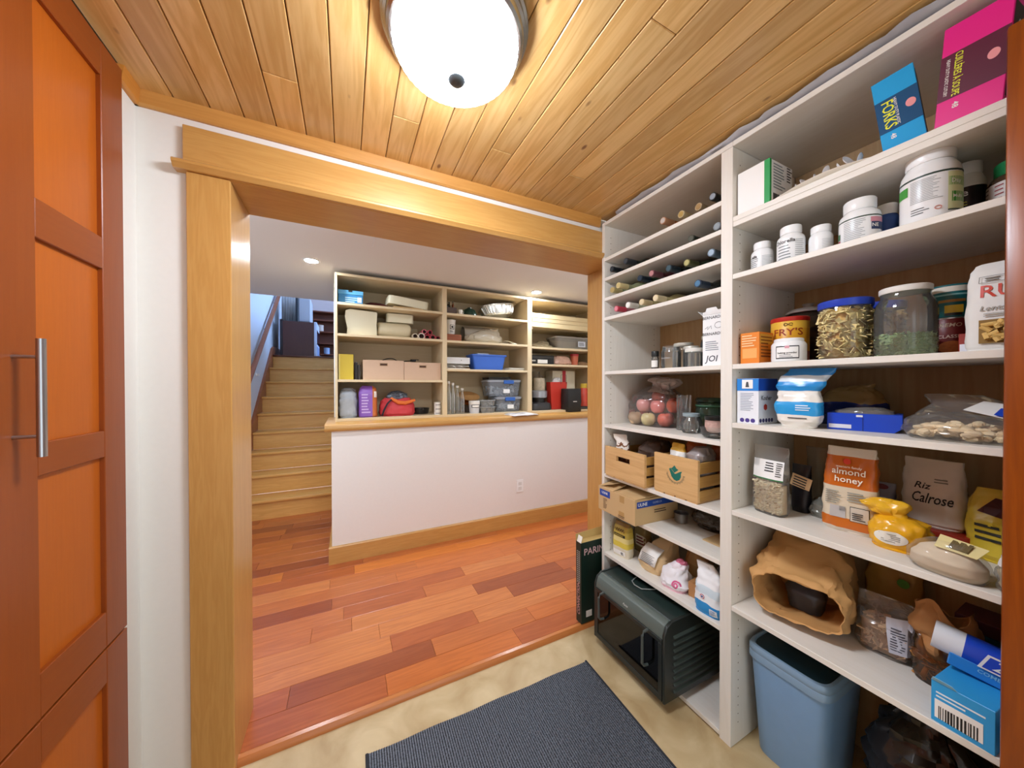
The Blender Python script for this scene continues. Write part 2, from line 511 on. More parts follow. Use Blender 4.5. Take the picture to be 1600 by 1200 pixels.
# ---- floors
vinyl = None
def vinyl_mat():
    m, nt, b = new_mat('vinyl_floor')
    b.inputs['Roughness'].default_value = 0.45
    tc = nt.nodes.new('ShaderNodeTexCoord'); n = nt.nodes.new('ShaderNodeTexNoise'); n.inputs['Scale'].default_value = 6; n.inputs['Detail'].default_value = 7; n.inputs['Distortion'].default_value = 0.6
    nt.links.new(tc.outputs['Object'], n.inputs['Vector'])
    rp = nt.nodes.new('ShaderNodeValToRGB')
    rp.color_ramp.elements[0].position = 0.32; rp.color_ramp.elements[0].color = lin('#b0966a')
    rp.color_ramp.elements[1].position = 0.68; rp.color_ramp.elements[1].color = lin('#cfba90')
    nt.links.new(n.outputs['Fac'], rp.inputs[0]); nt.links.new(rp.outputs[0], b.inputs['Base Color'])
    return m
sbox('floor_pantry', vinyl_mat(), -0.70, 1.80, -1.12, 1.474, -0.06, -0.018)
fl = sbox('floor_hall', plain('#3a1a0c', 0.8), -1.06, 2.68, 1.474, 4.12, -0.06, -0.010)
MB().prism([(1.471, -0.018), (1.473, -0.004), (1.482, 0.006), (1.497, 0.008), (1.508, 0.0), (1.508, -0.012)], -0.36, 1.40, 'YZ').build('threshold_strip', wood('threshold_wood', '#c97f45', '#a8602a', 'X', 0.25, 1.0, rings=0.2), fl)
T = {'L': (1.2, 1.22, 1.15), 'O': (1.12, 0.95, 0.7), 'R': (0.88, 0.68, 0.62), 'D': (0.66, 0.48, 0.46), 'P': (1.08, 0.98, 0.95), 'T': (1.05, 0.92, 0.78), 'Y': (1.25, 1.15, 0.8)}
rows = {0: ([0.15, 0.80], 'RORT'), 1: ([-0.23, 0.385, 0.95], 'RDTO'), 2: ([0.197, 0.655, 1.28], 'LRLO'), 3: ([0.15, 0.935], 'LLDT'),
        4: ([-0.177, 0.017, 0.74], 'PTLD'), 5: ([-0.025, 0.44], 'PRTO'), 6: ([-0.09, 0.735, 1.2], 'DRLT'), 7: ([0.3, 1.1], 'TOOD'),
        8: ([-0.11, 0.45, 1.3], 'LTOR'), 9: ([0.04, 0.8], 'RYYO'), 10: ([-0.408, 0.1, 1.2], 'YRTO'), 11: ([-0.5, 0.5], 'DDR')}
SW = 0.1213
y = 1.508; k = 0
while y < 4.09:
    if k in rows: js, tn = rows[k]
    else:
        js = []; q = -1.05 + rng.uniform(0.2, 0.6)
        while q < 2.6: js.append(q); q += rng.uniform(0.4, 0.9)
        tn = ''.join(rng.choice('TOROTRD') for _ in js) + 'O'
    js = [-1.05] + list(js)
    while js[-1] < 2.0 and k in rows: js.append(min(js[-1] + rng.uniform(0.5, 0.9), 2.66))
    js = [q for q in js if q < 2.6] + [2.66]
    for i in range(len(js) - 1):
        o = cbox('plank', FLOOR_W, fl, js[i] + 0.0005, js[i + 1] - 0.0005, y + 0.0005, min(y + SW, 4.11) - 0.0005, -0.010, 0.0, bevel=0.001)
        c = T[tn[i]] if i < len(tn) else T[rng.choice('TORO')]
        o.color = (*c, 1)
    y += SW; k += 1
# ---- hall: knee wall, its cap and baseboard, ceiling, side walls
sbox('wall_knee', W_KNEE, -0.107, 2.68, 2.82, 3.43, -0.02, 0.985)
cap = struct('trim_3')
MB().prism([(3.42, 0.985), (2.80, 0.985), (2.790, 0.993), (2.786, 1.005), (2.786, 1.020), (2.790, 1.033), (2.800, 1.040), (3.42, 1.040)], -0.150, 2.68, 'YZ').build('cap_board', MAPLE_X, cap)
bb = struct('baseboard_knee')
MB().prism([(2.82, 0.0), (2.80, 0.0), (2.80, 0.120), (2.806, 0.127), (2.82, 0.128)], -0.128, 2.68, 'YZ').build('board', MAPLE_X, bb)
MB().prism([(-0.128, 0.0), (-0.128, 0.120), (-0.122, 0.127), (-0.107, 0.128), (-0.107, 0.0)], 2.8202, 4.05, 'XZ').build('board', MAPLE_Y, bb)
sbox('wall_unit_back', W_WALL, -0.107, 2.68, 3.43, 3.52, -0.02, ZC)
sbox('wall_stair', W_WALL, -0.108, 0.0, 3.52, 5.93, -0.02, ZC)
sbox('wall_hall_right', W_WALL, 2.66, 2.74, 1.70, 3.5, -0.02, ZC)
ch = sbox('ceiling_hall', W_CEIL, -1.06, 2.70, 1.70, 4.17, ZC, ZC + 0.22)
boxo('access_panel', W_CEIL, ch, 0.155, 1.15, 1.75, 2.40, ZC - 0.008, ZC + 0.001, bevel=0.003)
# ---- stairs
RI, RUN, Y0 = 0.1975, 0.235, 4.05
st = struct('stairs')
for n in range(9):
    yr = Y0 + RUN * n
    cbox('riser', STAIR, st, -0.972, -0.109, yr, yr + 0.018, RI * n - (0.012 if n == 0 else 0), RI * (n + 1) - 0.028, bevel=0.001)
    if n < 8:
        cbox('tread', STAIR, st, -0.972, -0.109, yr - 0.03, yr + RUN + 0.002, RI * (n + 1) - 0.028, RI * (n + 1), bevel=0.006, bseg=2)
cbox('tread', wood('landing_nosing', '#6a3a22', '#4c2616', 'X', 0.3, 1.0, rings=0.2), st, -0.972, -0.109, Y0 + RUN * 8 - 0.03, Y0 + RUN * 8 + 0.08, RI * 9 - 0.028, RI * 9, bevel=0.006, bseg=2)
RED_OAK = wood('red_skirt', '#a5603a', '#87472a', 'Y', 0.35, 1.0, rings=0.2)
sl = RI / RUN
def zs(yy, off): return (yy - Y0) * sl + RI + off
MB().prism([(4.0, -0.01), (4.0, zs(4.0, 0.09)), (5.93, zs(5.93, 0.09)), (6.05, RI * 9 + 0.13), (7.2, RI * 9 + 0.13), (7.2, RI * 9), (6.0, RI * 9), (5.93, zs(5.93, -0.42)), (4.35, -0.01)], -1.0, -0.972, 'YZ').build('skirt_board', RED_OAK, st)
cbox('floor_upper', wood('upper_floor', '#7a4a2c', '#5c3218', 'X', 0.4), None, -1.06, 3.05, 5.948, 8.2, 1.6, RI * 9 - 0.001)
bpy.data.objects['floor_upper']['kind'] = 'structure'
W_UP = plain('#dfe6ee', 0.85)
sbox('wall_stair_left', W_UP, -1.08, -1.0, 1.70, 8.2, -0.02, 4.3)
sbox('wall_upper_back', plain('#d9c4bc', 0.85), -1.08, 3.05, 8.2, 8.28, 1.6, 4.3)
sbox('ceiling_upper', W_CEIL, -1.08, 3.05, 4.17, 8.28, 4.3, 4.36)
sbox('wall_upper_right', W_UP, 3.05, 3.12, 4.17, 8.28, 1.6, 4.3)
sbox('wall_upper_front', W_UP, -1.08, 3.05, 4.10, 4.17, ZC + 0.22, 4.3)
# tall window upstairs, daylight comes in through it
wn = struct('window_1')
boxo('sky_pane', glow('daylight', '#9cc4ff', WINDOW_UP), wn, 3.03, 3.04, 5.2, 7.6, 2.3, 3.9)
for a in ((5.14, 5.2, 2.24, 3.96), (7.6, 7.66, 2.24, 3.96), (5.2, 7.6, 2.24, 2.3), (5.2, 7.6, 3.9, 3.96), (6.37, 6.43, 2.3, 3.9)):
    boxo('window_frame', WHITE, wn, 2.99, 3.05, *a)
# ---- open wooden door leaf standing in front of the shelving
d1 = struct('door_1')
DW = wood('door_leaf', '#9a4c0c', '#702f08', 'Z', 0.3, 0.9, rings=0.35)
cbox('stile', DW, d1, 1.20, 1.238, 0.065, 0.172, -0.008, 2.05, bevel=0.006, bseg=2)
cbox('stile', DW, d1, 1.20, 1.238, -0.60, -0.495, -0.008, 2.05, bevel=0.006, bseg=2)
for z0, z1 in ((-0.008, 0.22), (0.98, 1.12), (1.93, 2.05)):
    cbox('rail', DW, d1, 1.202, 1.236, -0.495, 0.065, z0, z1, bevel=0.003)
for z0, z1 in ((0.22, 0.98), (1.12, 1.93)):
    cbox('panel', DW, d1, 1.212, 1.226, -0.495, 0.065, z0, z1, bevel=0.002)

# ================================================================ lamps
lp = thing('ceiling_lamp', 'round frosted glass flush ceiling lamp with metal rim on the pine boards', 'lamp', (0.258, 0.848, ZC))
MB().lathe([(0.186, 0), (0.186, -0.012), (0.180, -0.016), (0.180, -0.026), (0.174, -0.030), (0.172, -0.044), (0.166, -0.05), (0.150, -0.052), (0.150, 0)], 64).build('metal_rim', plain('#b7b9b4', 0.25, 1.0), lp)
prof = [(0.150 + (0.0016 if False else 0), -0.050)]
dome = MB(); rings = []
for i in range(13):
    t = i / 12
    r_ = 0.158 * math.cos(t * math.pi / 2 * 0.985)
    z_ = -0.052 - 0.078 * math.sin(t * math.pi / 2)
    rr = []
    for j in range(96):
        f = r_ * (1 + 0.012 * (1 - t) * (1 if j % 2 else -1))
        rr.append((f * math.cos(2 * math.pi * j / 96), f * math.sin(2 * math.pi * j / 96), z_))
    rings.append(rr)
dome.loft(rings, True, True).build('glass_dome', glow('lamp_glass', '#e9f2ff', LAMP_DOME), lp, smooth=50)
MB().lathe([(0.004, -0.128), (0.021, -0.130), (0.022, -0.136), (0.016, -0.142), (0.004, -0.146)], 20).build('finial', plain('#5c6468', 0.4, 0.6), lp)
canm = glow('can_lens', '#e8f2ff', LAMP_CAN / (math.pi * math.pi * 0.042 ** 2))
for i, (lx, ly, lb) in enumerate(((-0.234, 2.88, 'recessed ceiling light above the stairs side of the hall'), (1.687, 2.88, 'recessed ceiling light just above the far shelf unit'), (-0.234, 2.05, None), (1.687, 2.05, None))):  # last two are out of view, added to brighten the hall floor
    if lb is None: lb = 'added unseen recessed light behind the header by the ' + ('stairs' if i == 2 else 'shelving')
    t = thing('recessed_light', lb, 'light', (lx, ly, ZC), group='recessed lights in the hall ceiling')
    MB().lathe([(0.042, 0.0), (0.044, -0.006), (0.056, -0.004), (0.058, 0.0)], 32, cap0=False, cap1=False).build('rim', WHITE, t)
    MB().lathe([(0.042, -0.0005), (0.040, -0.003), (0.01, -0.0035)], 32).build('lens', canm, t)

# ================================================================ tall cherry cabinet
XF = -0.583
cab = thing('tall_cabinet', 'tall reddish cherry cabinet with recessed panel doors beside the white wall', 'cabinet', (0, 0, 0))
boxo('body', CHERRY, cab, -0.592, XF - 0.006, 0.10, 1.352, -0.018, 2.235)
def cab_door(y0, y1, z0, z1, rails, nm='door'):
    dr = boxo(nm, CHERRY_P, cab, XF - 0.006, XF - 0.008 + 0.0035, y0 + 0.02, y1 - 0.02, z0 + 0.02, z1 - 0.02)
    sw = 0.092
    cbox('stile', CHERRY, dr, XF - 0.006, XF + 0.006, y0, y0 + sw, z0, z1, bevel=0.0015)
    cbox('stile', CHERRY, dr, XF - 0.006, XF + 0.006, y1 - sw, y1, z0, z1, bevel=0.0015)
    for a, b in rails:
        cbox('rail', CHERRY_Y, dr, XF - 0.006, XF + 0.0055, y0 + sw, y1 - sw, a, b, bevel=0.0015)
    return dr
for (ya, yb) in ((0.966, 1.364), (0.56, 0.960), (0.154, 0.556)):
    dA = cab_door(ya, yb, 0.630, 2.232, [(0.630, 0.724), (1.137, 1.206), (1.634, 1.716), (2.142, 2.232)])
    dB = cab_door(ya, yb, 0.05, 0.624, [(0.05, 0.15), (0.535, 0.624)])
    if ya > 0.9:
        hb = MB().tube([(-0.540, 1.0, 1.186), (-0.540, 1.0, 1.418)], 0.0068, 20).build('handle', STEEL, dA, label='brushed steel bar handle')
        for z in (1.226, 1.382):
            MB().tube([(XF + 0.006, 1.0, z), (-0.542, 1.0, z)], 0.0036, 12).build('handle_post', STEEL, dA)
# ================================================================ outlet, handrail, upstairs furniture
t = thing('wall_outlet', 'white power outlet on the knee wall', 'outlet', (1.467, 2.82, 0.372))
boxo('plate', WHITE, t, -0.035, 0.035, -0.006, 0, -0.058, 0.058, bevel=0.002)
for z in (-0.022, 0.022):
    boxo('socket', plain('#dddad4', 0.5), t, -0.017, 0.017, -0.008, -0.005, z - 0.015, z + 0.015, bevel=0.001)
hr = thing('handrail', 'sloping dark wood handrail on the blue lit stair wall', 'handrail', (-0.95, 4.766, 1.588))
dv = Vector((0, 1.66, 1.24))
MB().tube([dv * -0.4, dv * 1.0], 0.026, 12).build('rail', RED_OAK, hr)
for q in (-0.2, 0.45, 0.85):
    p = dv * q
    MB().tube([p, p + Vector((0, 0, -0.05)), p + Vector((-0.05, 0, -0.06))], 0.006, 8).build('bracket', BLACK, hr)
t = thing('doorstop', 'small white round knob on the stair wall below the handrail', 'knob', (-1.0, 5.05, 1.46))
MB().lathe([(0.022, 0), (0.022, 0.006), (0.012, 0.012), (0.016, 0.03), (0.006, 0.036)], 16, m=Matrix.Rotation(R(90), 4, 'Y')).build('knob', WHITE, t)
ZL = RI * 9
t = thing('media_cabinet', 'dark brown cabinet with pale glass front at the top of the stairs', 'cabinet', (-0.66, 6.25, ZL))
boxo('body', DARKWOOD, t, -0.21, 0.20, -0.2, 0.35, 0.0, 0.53, bevel=0.003)
boxo('back_strip', plain('#30272a', 0.6), t, -0.245, -0.212, -0.19, 0.3, 0.0, 0.55)
fr_ = boxo('front_frame', plain('#c9d4e6', 0.4), t, 0.20, 0.235, -0.2, 0.36, 0.0, 0.54, bevel=0.002)
boxo('door_pane', plain('#0d1a3a', 0.1), fr_, 0.234, 0.239, -0.16, 0.31, 0.2, 0.42)
boxo('grille', plain('#7f92b8', 0.5), fr_, 0.234, 0.239, -0.16, 0.31, 0.03, 0.17)
t = thing('flat_screen', 'slim screen standing on the dark cabinet upstairs', 'screen', (-0.62, 6.33, ZL + 0.53))
boxo('panel', plain('#16181f', 0.3), t, -0.10, -0.065, -0.12, 0.3, 0.02, 0.42, bevel=0.004)
boxo('pale_back', plain('#b8bcc4', 0.5), t, -0.065, 0.10, -0.1, 0.28, 0.03, 0.40, bevel=0.01)
boxo('foot', BLACK, t, -0.12, 0.08, -0.08, 0.2, 0.0, 0.02)
t = thing('curtain_panel', 'pale grey fabric panel hanging beside the screen upstairs', 'curtain', (-0.86, 6.6, ZL + 0.55))
mb = MB(); rg = []
for k_ in range(2):
    rg.append([(-0.1 + 0.22 * i / 20, 0.012 * math.sin(i * 1.9), 0.0 if k_ == 0 else 0.75) for i in range(21)])
mb.loft(rg, False, False, closed=False).build('cloth', plain('#d5d3d0', 0.8), t, smooth=60, solid=0.003)
t = bk = thing('bookcase', 'reddish brown open bookcase upstairs behind the dark cabinet', 'bookcase', (-0.15, 7.3, ZL))
BKW = wood('bookcase_wood', '#8a4a30', '#6d3620', 'X', 0.4)
boxo('back', BKW, t, -0.48, 0.5, 0.28, 0.30, 0, 0.95)
boxo('side', BKW, t, -0.50, -0.48, 0, 0.30, 0, 0.96)
boxo('side', BKW, t, 0.5, 0.52, 0, 0.30, 0, 0.96)
for z in (0.0, 0.13, 0.34, 0.56, 0.78, 0.94):
    boxo('shelf', BKW, t, -0.48, 0.5, 0, 0.28, z, z + 0.022)
for i, (xx, zz, h, c) in enumerate(((-0.44, 0.582, 0.14, '#cfd6e0'), (-0.30, 0.582, 0.12, '#d7c3b4'), (-0.2, 0.152, 0.12, '#9fb4d6'), (-0.34, 0.022, 0.09, '#8fa7d0'))):
    t2 = thing('storage_tin', 'small %s tin on the upstairs bookcase' % ('white', 'beige', 'blue grey', 'pale blue')[i], 'tin', (-0.15 + xx, 7.36, ZL + zz), group='tins on the upstairs bookcase')
    MB().lathe([(0.05, 0), (0.05, h * 0.8), (0.045, h * 0.8)], 18).build('tin', plain(c, 0.5), t2)
    MB().lathe([(0.052, h * 0.8), (0.052, h), (0.04, h + 0.003)], 18).build('lid', plain(c, 0.4), t2)

# ================================================================ pantry shelving (two bays against the right wall)
S0 = 1.267
XB = 1.70
TH = 0.018
ps = thing('pantry_shelving', 'tall whitewashed open pantry shelving with two bays of boards', 'shelving', (0, 0, 0))
cbox('side_panel', PANTRY_Z, ps, S0, XB + 0.03, 1.428, 1.4475, -0.018, 2.216, bevel=0.001)
cbox('divider', PANTRY_Z, ps, S0, XB, 0.748, 0.790, -0.018, 2.197, bevel=0.001)
cbox('side_panel', PANTRY_Z, ps, S0, XB, -0.50, -0.48, -0.018, 2.197, bevel=0.001)
cbox('back_panel', PLY, ps, XB + 0.001, XB + 0.012, 0.79, 1.427, -0.018, 2.197)
cbox('back_panel', PLY, ps, XB + 0.001, XB + 0.012, -0.48, 0.748, -0.018, 2.197)
cbox('top_panel', PANTRY, ps, S0, XB + 0.03, 0.748, 1.428, 2.198, 2.216, bevel=0.001)
cbox('top_panel', PANTRY, ps, S0, XB + 0.03, -0.50, 0.7475, 2.198, 2.216, bevel=0.001)
LS = {'w1': 2.021, 'w2': 1.913, 'w3': 1.804, 'w4': 1.697, 's5': 1.402, 's6': 1.112, 's7': 0.841, 's8': 0.658, 's9': 0.408, 's0': 0.008}
RS = {'r1b': 1.9215, 'r1': 1.940, 'r2': 1.731, 'r3': 1.402, 'r4': 1.187, 'r5': 0.866, 'r6': 0.512}
for z in LS.values():
    cbox('shelf', PANTRY, ps, S0 + 0.001, XB, 0.7905, 1.4275, z - TH, z, bevel=0.001)
for z in RS.values():
    cbox('shelf', PANTRY, ps, S0 + 0.001, XB, -0.4795, 0.7475, z - TH, z, bevel=0.001)
pg = MB()
def peg(xx, yy, z, sgn):
    pg.add([(xx + 0.0026 * math.cos(a), yy + 0.0004 * sgn, z + 0.0026 * math.sin(a)) for a in [i * math.pi / 3 for i in range(6)]], [(0, 1, 2, 3, 4, 5)])
for i in range(66):
    z = 0.06 + i * 0.032
    for xx in (S0 + 0.045, XB - 0.05):
        peg(xx, 1.428, z, -1); peg(xx, 0.748, z, -1)
pg.build('peg_holes', plain('#6b5a42', 0.9), ps, smooth=0, kind='stuff')

# ================================================================ far shelf unit on the knee wall
UF, UB, UT = 2.97, 3.41, 2.215
fu = thing('hall_shelf_unit', 'pale birch shelf unit with three columns standing on the knee wall cap', 'shelving', (0, 0, 0))
UX = [(-0.085, -0.068), (0.768, 0.808), (1.636, 1.686), (2.56, 2.58)]
for a, b in UX:
    cbox('upright', BIRCH_Z, fu, a, b, UF, UB, 1.04, UT, bevel=0.001)
cbox('top_board', BIRCH, fu, -0.068, 2.56, UF + 0.001, UB, UT - 0.02, UT, bevel=0.001)
cbox('bottom_board', BIRCH, fu, -0.068, 2.56, UF + 0.001, UB, 1.0405, 1.062, bevel=0.001)
cbox('back_board', BIRCH, fu, -0.068, 2.56, UB, UB + 0.008, 1.045, UT - 0.005)
US = {0: [1.985, 1.738, 1.374], 1: [1.982, 1.735, 1.476], 2: [1.722, 1.546]}
for c_, zz in US.items():
    for z in zz:
        cbox('shelf', BIRCH, fu, UX[c_][1] + 0.0005, UX[c_ + 1][0] - 0.0005, UF + 0.001, UB, z - 0.02, z, bevel=0.001)
UBZ = 1.062

# ================================================================ things on the pantry shelves
# pantry frame: local -Y is the shelf front (world -X), local +X runs towards the viewer (world -Y)
def pt(name, label, cat, X, Y, z, rot=0.0, group=None, rx=0.0, ry=0.0):
    return thing(name, label, cat, (X, Y, z), -90 + rot, group, rx=rx, ry=ry)
def lines_print(parent, mat, x0, x1, y, z0, z1, n, seed=0, face='front', name='print'):
    """rows of small print as thin strips"""
    rg_ = random.Random(seed); mb = MB()
    for i in range(n):
        z = z1 - (z1 - z0) * (i + 0.5) / n; hh = (z1 - z0) / n * 0.22
        b = x0 + (x1 - x0) * rg_.uniform(0.6, 1.0)
        if face == 'front': mb.add([(x0, y, z - hh), (b, y, z - hh), (b, y, z + hh), (x0, y, z + hh)], [(0, 1, 2, 3)])
        elif face == 'right': mb.add([(y, x0, z - hh), (y, b, z - hh), (y, b, z + hh), (y, x0, z + hh)], [(0, 1, 2, 3)])
        else: mb.add([(x0, z - hh, y), (b, z - hh, y), (b, z + hh, y), (x0, z + hh, y)], [(0, 1, 2, 3)])
    return mb.build(name, mat, parent, smooth=0)
def patch(parent, name, mat, x0, x1, y, z0, z1, face='front', th=0.0006, label=None):
    if face == 'front': return boxo(name, mat, parent, x0, x1, y - th, y, z0, z1, label=label)
    if face == 'right': return boxo(name, mat, parent, y, y + th, x0, x1, z0, z1, label=label)
    if face == 'left': return boxo(name, mat, parent, y - th, y, x0, x1, z0, z1, label=label)
    return boxo(name, mat, parent, x0, x1, z0, z1, y, y + th, label=label)

# ---- wine bottles, lying with the necks to the front
def wine(X, Y, z, glass, foil, tip, label):
    t = thing('wine_bottle', label, 'bottle', (X, Y, z + 0.0362), 0, 'wine bottles lying on the upper pantry shelves')
    rot = Matrix.Rotation(R(90), 4, 'Y')
    MB().lathe([(0.0135, 0.060), (0.0138, 0.085), (0.017, 0.098), (0.028, 0.118), (0.0352, 0.140), (0.0355, 0.160), (0.0355, 0.290), (0.033, 0.297), (0.015, 0.292)], 22, m=rot).build('glass_body', plain(glass, 0.08, spec=0.6), t)
    MB().lathe([(0.0148, 0.0), (0.0152, 0.004), (0.0152, 0.014), (0.0143, 0.016), (0.0145, 0.062)], 20, m=rot).build('foil_capsule', plain(foil, 0.35, 0.15), t)
    MB().lathe([(0.0115, -0.0012), (0.0115, 0.001)], 18, m=rot).build('capsule_top', plain(tip, 0.4, 0.2), t)
DG, GG, LG = '#141a16', '#20301e', '#8a8f6a'
for a in ((1.262, 1.046, 'w1', '#a85a1c', '#b98a6a', '#c9c3be', 'amber wine bottle with bare silver cap on the topmost bottle shelf'),
          (1.285, 0.973, 'w1', '#9c9468', '#cbbd98', '#b79a5a', 'wine bottle with cream foil and gold top beside the amber one'),
          (1.295, 0.901, 'w1', '#7a7350', '#bca98a', '#a88a5c', 'wine bottle with tan foil on the topmost bottle shelf, beside the black capped one'),
          (1.275, 0.828, 'w1', DG, '#15181c', '#8f9aa6', 'dark wine bottle with grey top against the divider on the topmost bottle shelf'),
          (1.277, 1.382, 'w2', DG, '#20262c', '#39424a', 'black foiled wine bottle closest to the end panel on the second bottle shelf'),
          (1.257, 1.262, 'w2', DG, '#242b33', '#434d57', 'black foiled wine bottle set apart on the second bottle shelf'),
          (1.315, 0.948, 'w2', DG, '#3a4038', '#5a5f58', 'wine bottle pushed well back on the second bottle shelf'),
          (1.305, 0.830, 'w2', DG, '#7b868c', '#97a3aa', 'grey foiled wine bottle against the divider on the second bottle shelf'),
          (1.284, 1.388, 'w3', LG, '#cdbb82', '#bda86a', 'wine bottle with pale gold foil touching the end panel on the third bottle shelf'),
          (1.255, 1.312, 'w3', LG, '#d9c993', '#cbb87a', 'wine bottle with cream foil jutting out on the third bottle shelf'),
          (1.263, 1.178, 'w3', GG, '#1d2a36', '#26384a', 'dark navy foiled wine bottle on the third bottle shelf, next to the maroon one'),
          (1.258, 1.104, 'w3', '#3b1a1c', '#6b4048', '#c08a8a', 'wine bottle with maroon foil on the third bottle shelf'),
          (1.270, 1.022, 'w3', DG, '#22313a', '#3f5a66', 'wine bottle with dark teal foil on the third bottle shelf'),
          (1.282, 0.943, 'w3', GG, '#5d5f3a', '#b7b27a', 'wine bottle with olive and gold foil on the third bottle shelf'),
          (1.270, 0.830, 'w3', DG, '#4f6272', '#9fb4c6', 'wine bottle with pale blue grey top on the third bottle shelf'),
          (1.285, 1.358, 'w4', '#a5646a', '#d0475c', '#e28a94', 'wine bottle with bright pink foil on the lowest bottle shelf'),
          (1.280, 1.270, 'w4', '#b5b79a', '#e4dfd6', '#f0ece4', 'wine bottle with white foil on the lowest bottle shelf'),
          (1.295, 1.196, 'w4', '#a89a6a', '#dcc69a', '#e3d2ab', 'wine bottle with beige foil just behind the white one on the lowest bottle shelf'),
          (1.293, 1.112, 'w4', '#b0a272', '#e0cfa4', '#eadcb8', 'wine bottle with long cream foil in the middle of the lowest bottle shelf'),
          (1.262, 0.880, 'w4', DG, '#23344a', '#4d7ba0', 'wine bottle with dark blue foil on the lowest bottle shelf')):
    wine(a[0], a[1], LS[a[2]], a[3], a[4], a[5], a[6])

# ---- jars and lidded glass
def glass_body(t, r, h, neck, shoulder=0.8, mat=None, seg=28, ribs=0, name='glass'):
    pr = [(r * 0.55, 0.004), (r * 0.92, 0.0015), (r, 0.008), (r, h * (shoulder - 0.08)), (r * 0.97, h * shoulder), (neck * 1.03, h * (shoulder + 0.09)), (neck, h * (shoulder + 0.11)), (neck, h)]
    return MB().lathe(pr, seg, cap0=True, cap1=False).build(name, mat or GLASS, t, smooth=50)
def lid(t, r, z0, z1, mat, name='lid', seg=28):
    return MB().lathe([(r, z0), (r * 1.02, z0 + (z1 - z0) * 0.15), (r * 1.02, z1 - 0.002), (r * 0.97, z1), (r * 0.86, z1), (r * 0.84, z1 - 0.001)], seg).build(name, mat, t, smooth=40)
z = LS['s5']
t = pt('spice_bottle', 'small black capped spice bottle beside the canning jars', 'bottle', 1.36, 1.170, z)
glass_body(t, 0.017, 0.068, 0.014)
MB().lathe([(0.014, 0.001), (0.0145, 0.05)], 16).build('contents', plain('#5a4636', 0.8), t)
wrap(t, 'label', PAPER, 0.0174, 0.012, 0.045, -80, 80)
lid(t, 0.017, 0.064, 0.09, BLACK)
t = pt('canning_jar', 'wide empty canning jar with frosted look and no lid by the spice bottle', 'jar', 1.375, 1.092, z, group='canning jars above the apples')
glass_body(t, 0.043, 0.108, 0.036, 0.78)
MB().lathe([(0.0375, 0.085), (0.0385, 0.088), (0.0375, 0.091), (0.0375, 0.098), (0.0385, 0.101), (0.0375, 0.104)], 28, cap0=False, cap1=False).build('screw_thread', GLASS, t)
lettering(t, 'BERNARDIN', 0.009, clear('frost', '#ffffff', 0.5, '#ffffff'), (0, 0, 0.05), bend=(0.0436, 0), name='embossing')
t = pt('canning_jar', 'tall canning jar with pale lid behind the smaller jars', 'jar', 1.52, 1.135, z, group='canning jars above the apples')
glass_body(t, 0.05, 0.130, 0.042, 0.8); lid(t, 0.044, 0.118, 0.134, plain('#d9d6c8', 0.4, 0.3))
t = pt('canning_jar', 'canning jar with ribbed band standing behind the white carton', 'jar', 1.53, 1.0, z, group='canning jars above the apples')
glass_body(t, 0.043, 0.150, 0.036, 0.82); lid(t, 0.038, 0.138, 0.155, plain('#cfc8b4', 0.4, 0.3))
t = pt('canning_jar', 'low canning jar with white lid next to the white carton', 'jar', 1.365, 0.967, z, group='canning jars above the apples')
glass_body(t, 0.037, 0.078, 0.034, 0.8); lid(t, 0.0365, 0.068, 0.084, plain('#e7e4da', 0.4))
t = pt('canning_jar', 'canning jar half hidden between the tall jar and the low one', 'jar', 1.44, 1.035, z, group='canning jars above the apples')
glass_body(t, 0.034, 0.100, 0.031, 0.8); lid(t, 0.033, 0.09, 0.104, plain('#d4d0c4', 0.4, 0.3))
# white carton of canning jars
t = pt('jar_carton', 'tall white printed carton with open flaps beside the canning jars', 'carton', 1.345, 0.845, z, rot=4)
cw, cdp, chh = 0.084, 0.085, 0.205
mb = MB(); mb.box(-cw / 2, cw / 2, -cdp / 2, cdp / 2, 0, chh)
mb.build('body', plain('#eef0f0', 0.6), t, bevel=0.0012)
MB().add([(-cw / 2, -cdp / 2, chh), (cw / 2, -cdp / 2, chh), (cw / 2 - 0.003, -cdp / 2 - 0.004, chh + 0.014), (0.020, -cdp / 2 - 0.004, chh + 0.015), (0.014, -cdp / 2 - 0.006, chh + 0.026), (-0.022, -cdp / 2 - 0.006, chh + 0.026), (-0.028, -cdp / 2 - 0.004, chh + 0.013), (-cw / 2 + 0.003, -cdp / 2 - 0.004, chh + 0.012)], [(0, 1, 2, 3, 4, 5, 6, 7)]).build('front_flap', plain('#eef0f0', 0.6), t, smooth=0, solid=0.001)
MB().add([(-cw / 2, -cdp / 2, chh), (-cw / 2, cdp / 2, chh), (-cw / 2 - 0.02, cdp / 2, chh + 0.02), (-cw / 2 - 0.02, -cdp / 2, chh + 0.02)], [(0, 1, 2, 3)]).build('side_flap', plain('#dcdedf', 0.6), t, smooth=0, solid=0.001)
yf = -cdp / 2 - 0.0006
lettering(t, 'BERNARDIN', 0.0158, INK, (0.001, yf, 0.192))
lettering(t, 'BERNARDIN', 0.0158, INK, (0.001, yf, 0.127))
lines_print(t, plain('#8d949c', 0.7), -0.03, 0.03, yf, 0.06, 0.10, 5, 3)
MB().tube([(-0.032, yf, 0.15), (-0.02, yf, 0.158), (-0.022, yf, 0.146), (-0.008, yf, 0.16), (-0.006, yf, 0.147)], 0.0006, 5).build('jar_drawing', INK, t)
MB().tube([(0.02 + 0.014 * math.cos(a), yf, 0.16 + 0.012 * math.sin(a)) for a in [i * 0.5 for i in range(13)]], 0.0006, 5).build('jar_drawing', INK, t)
lettering(t, 'JOI', 0.034, plain('#4a4d55', 0.6), (-0.004, yf, 0.028), name='handwriting', shear=0.2)

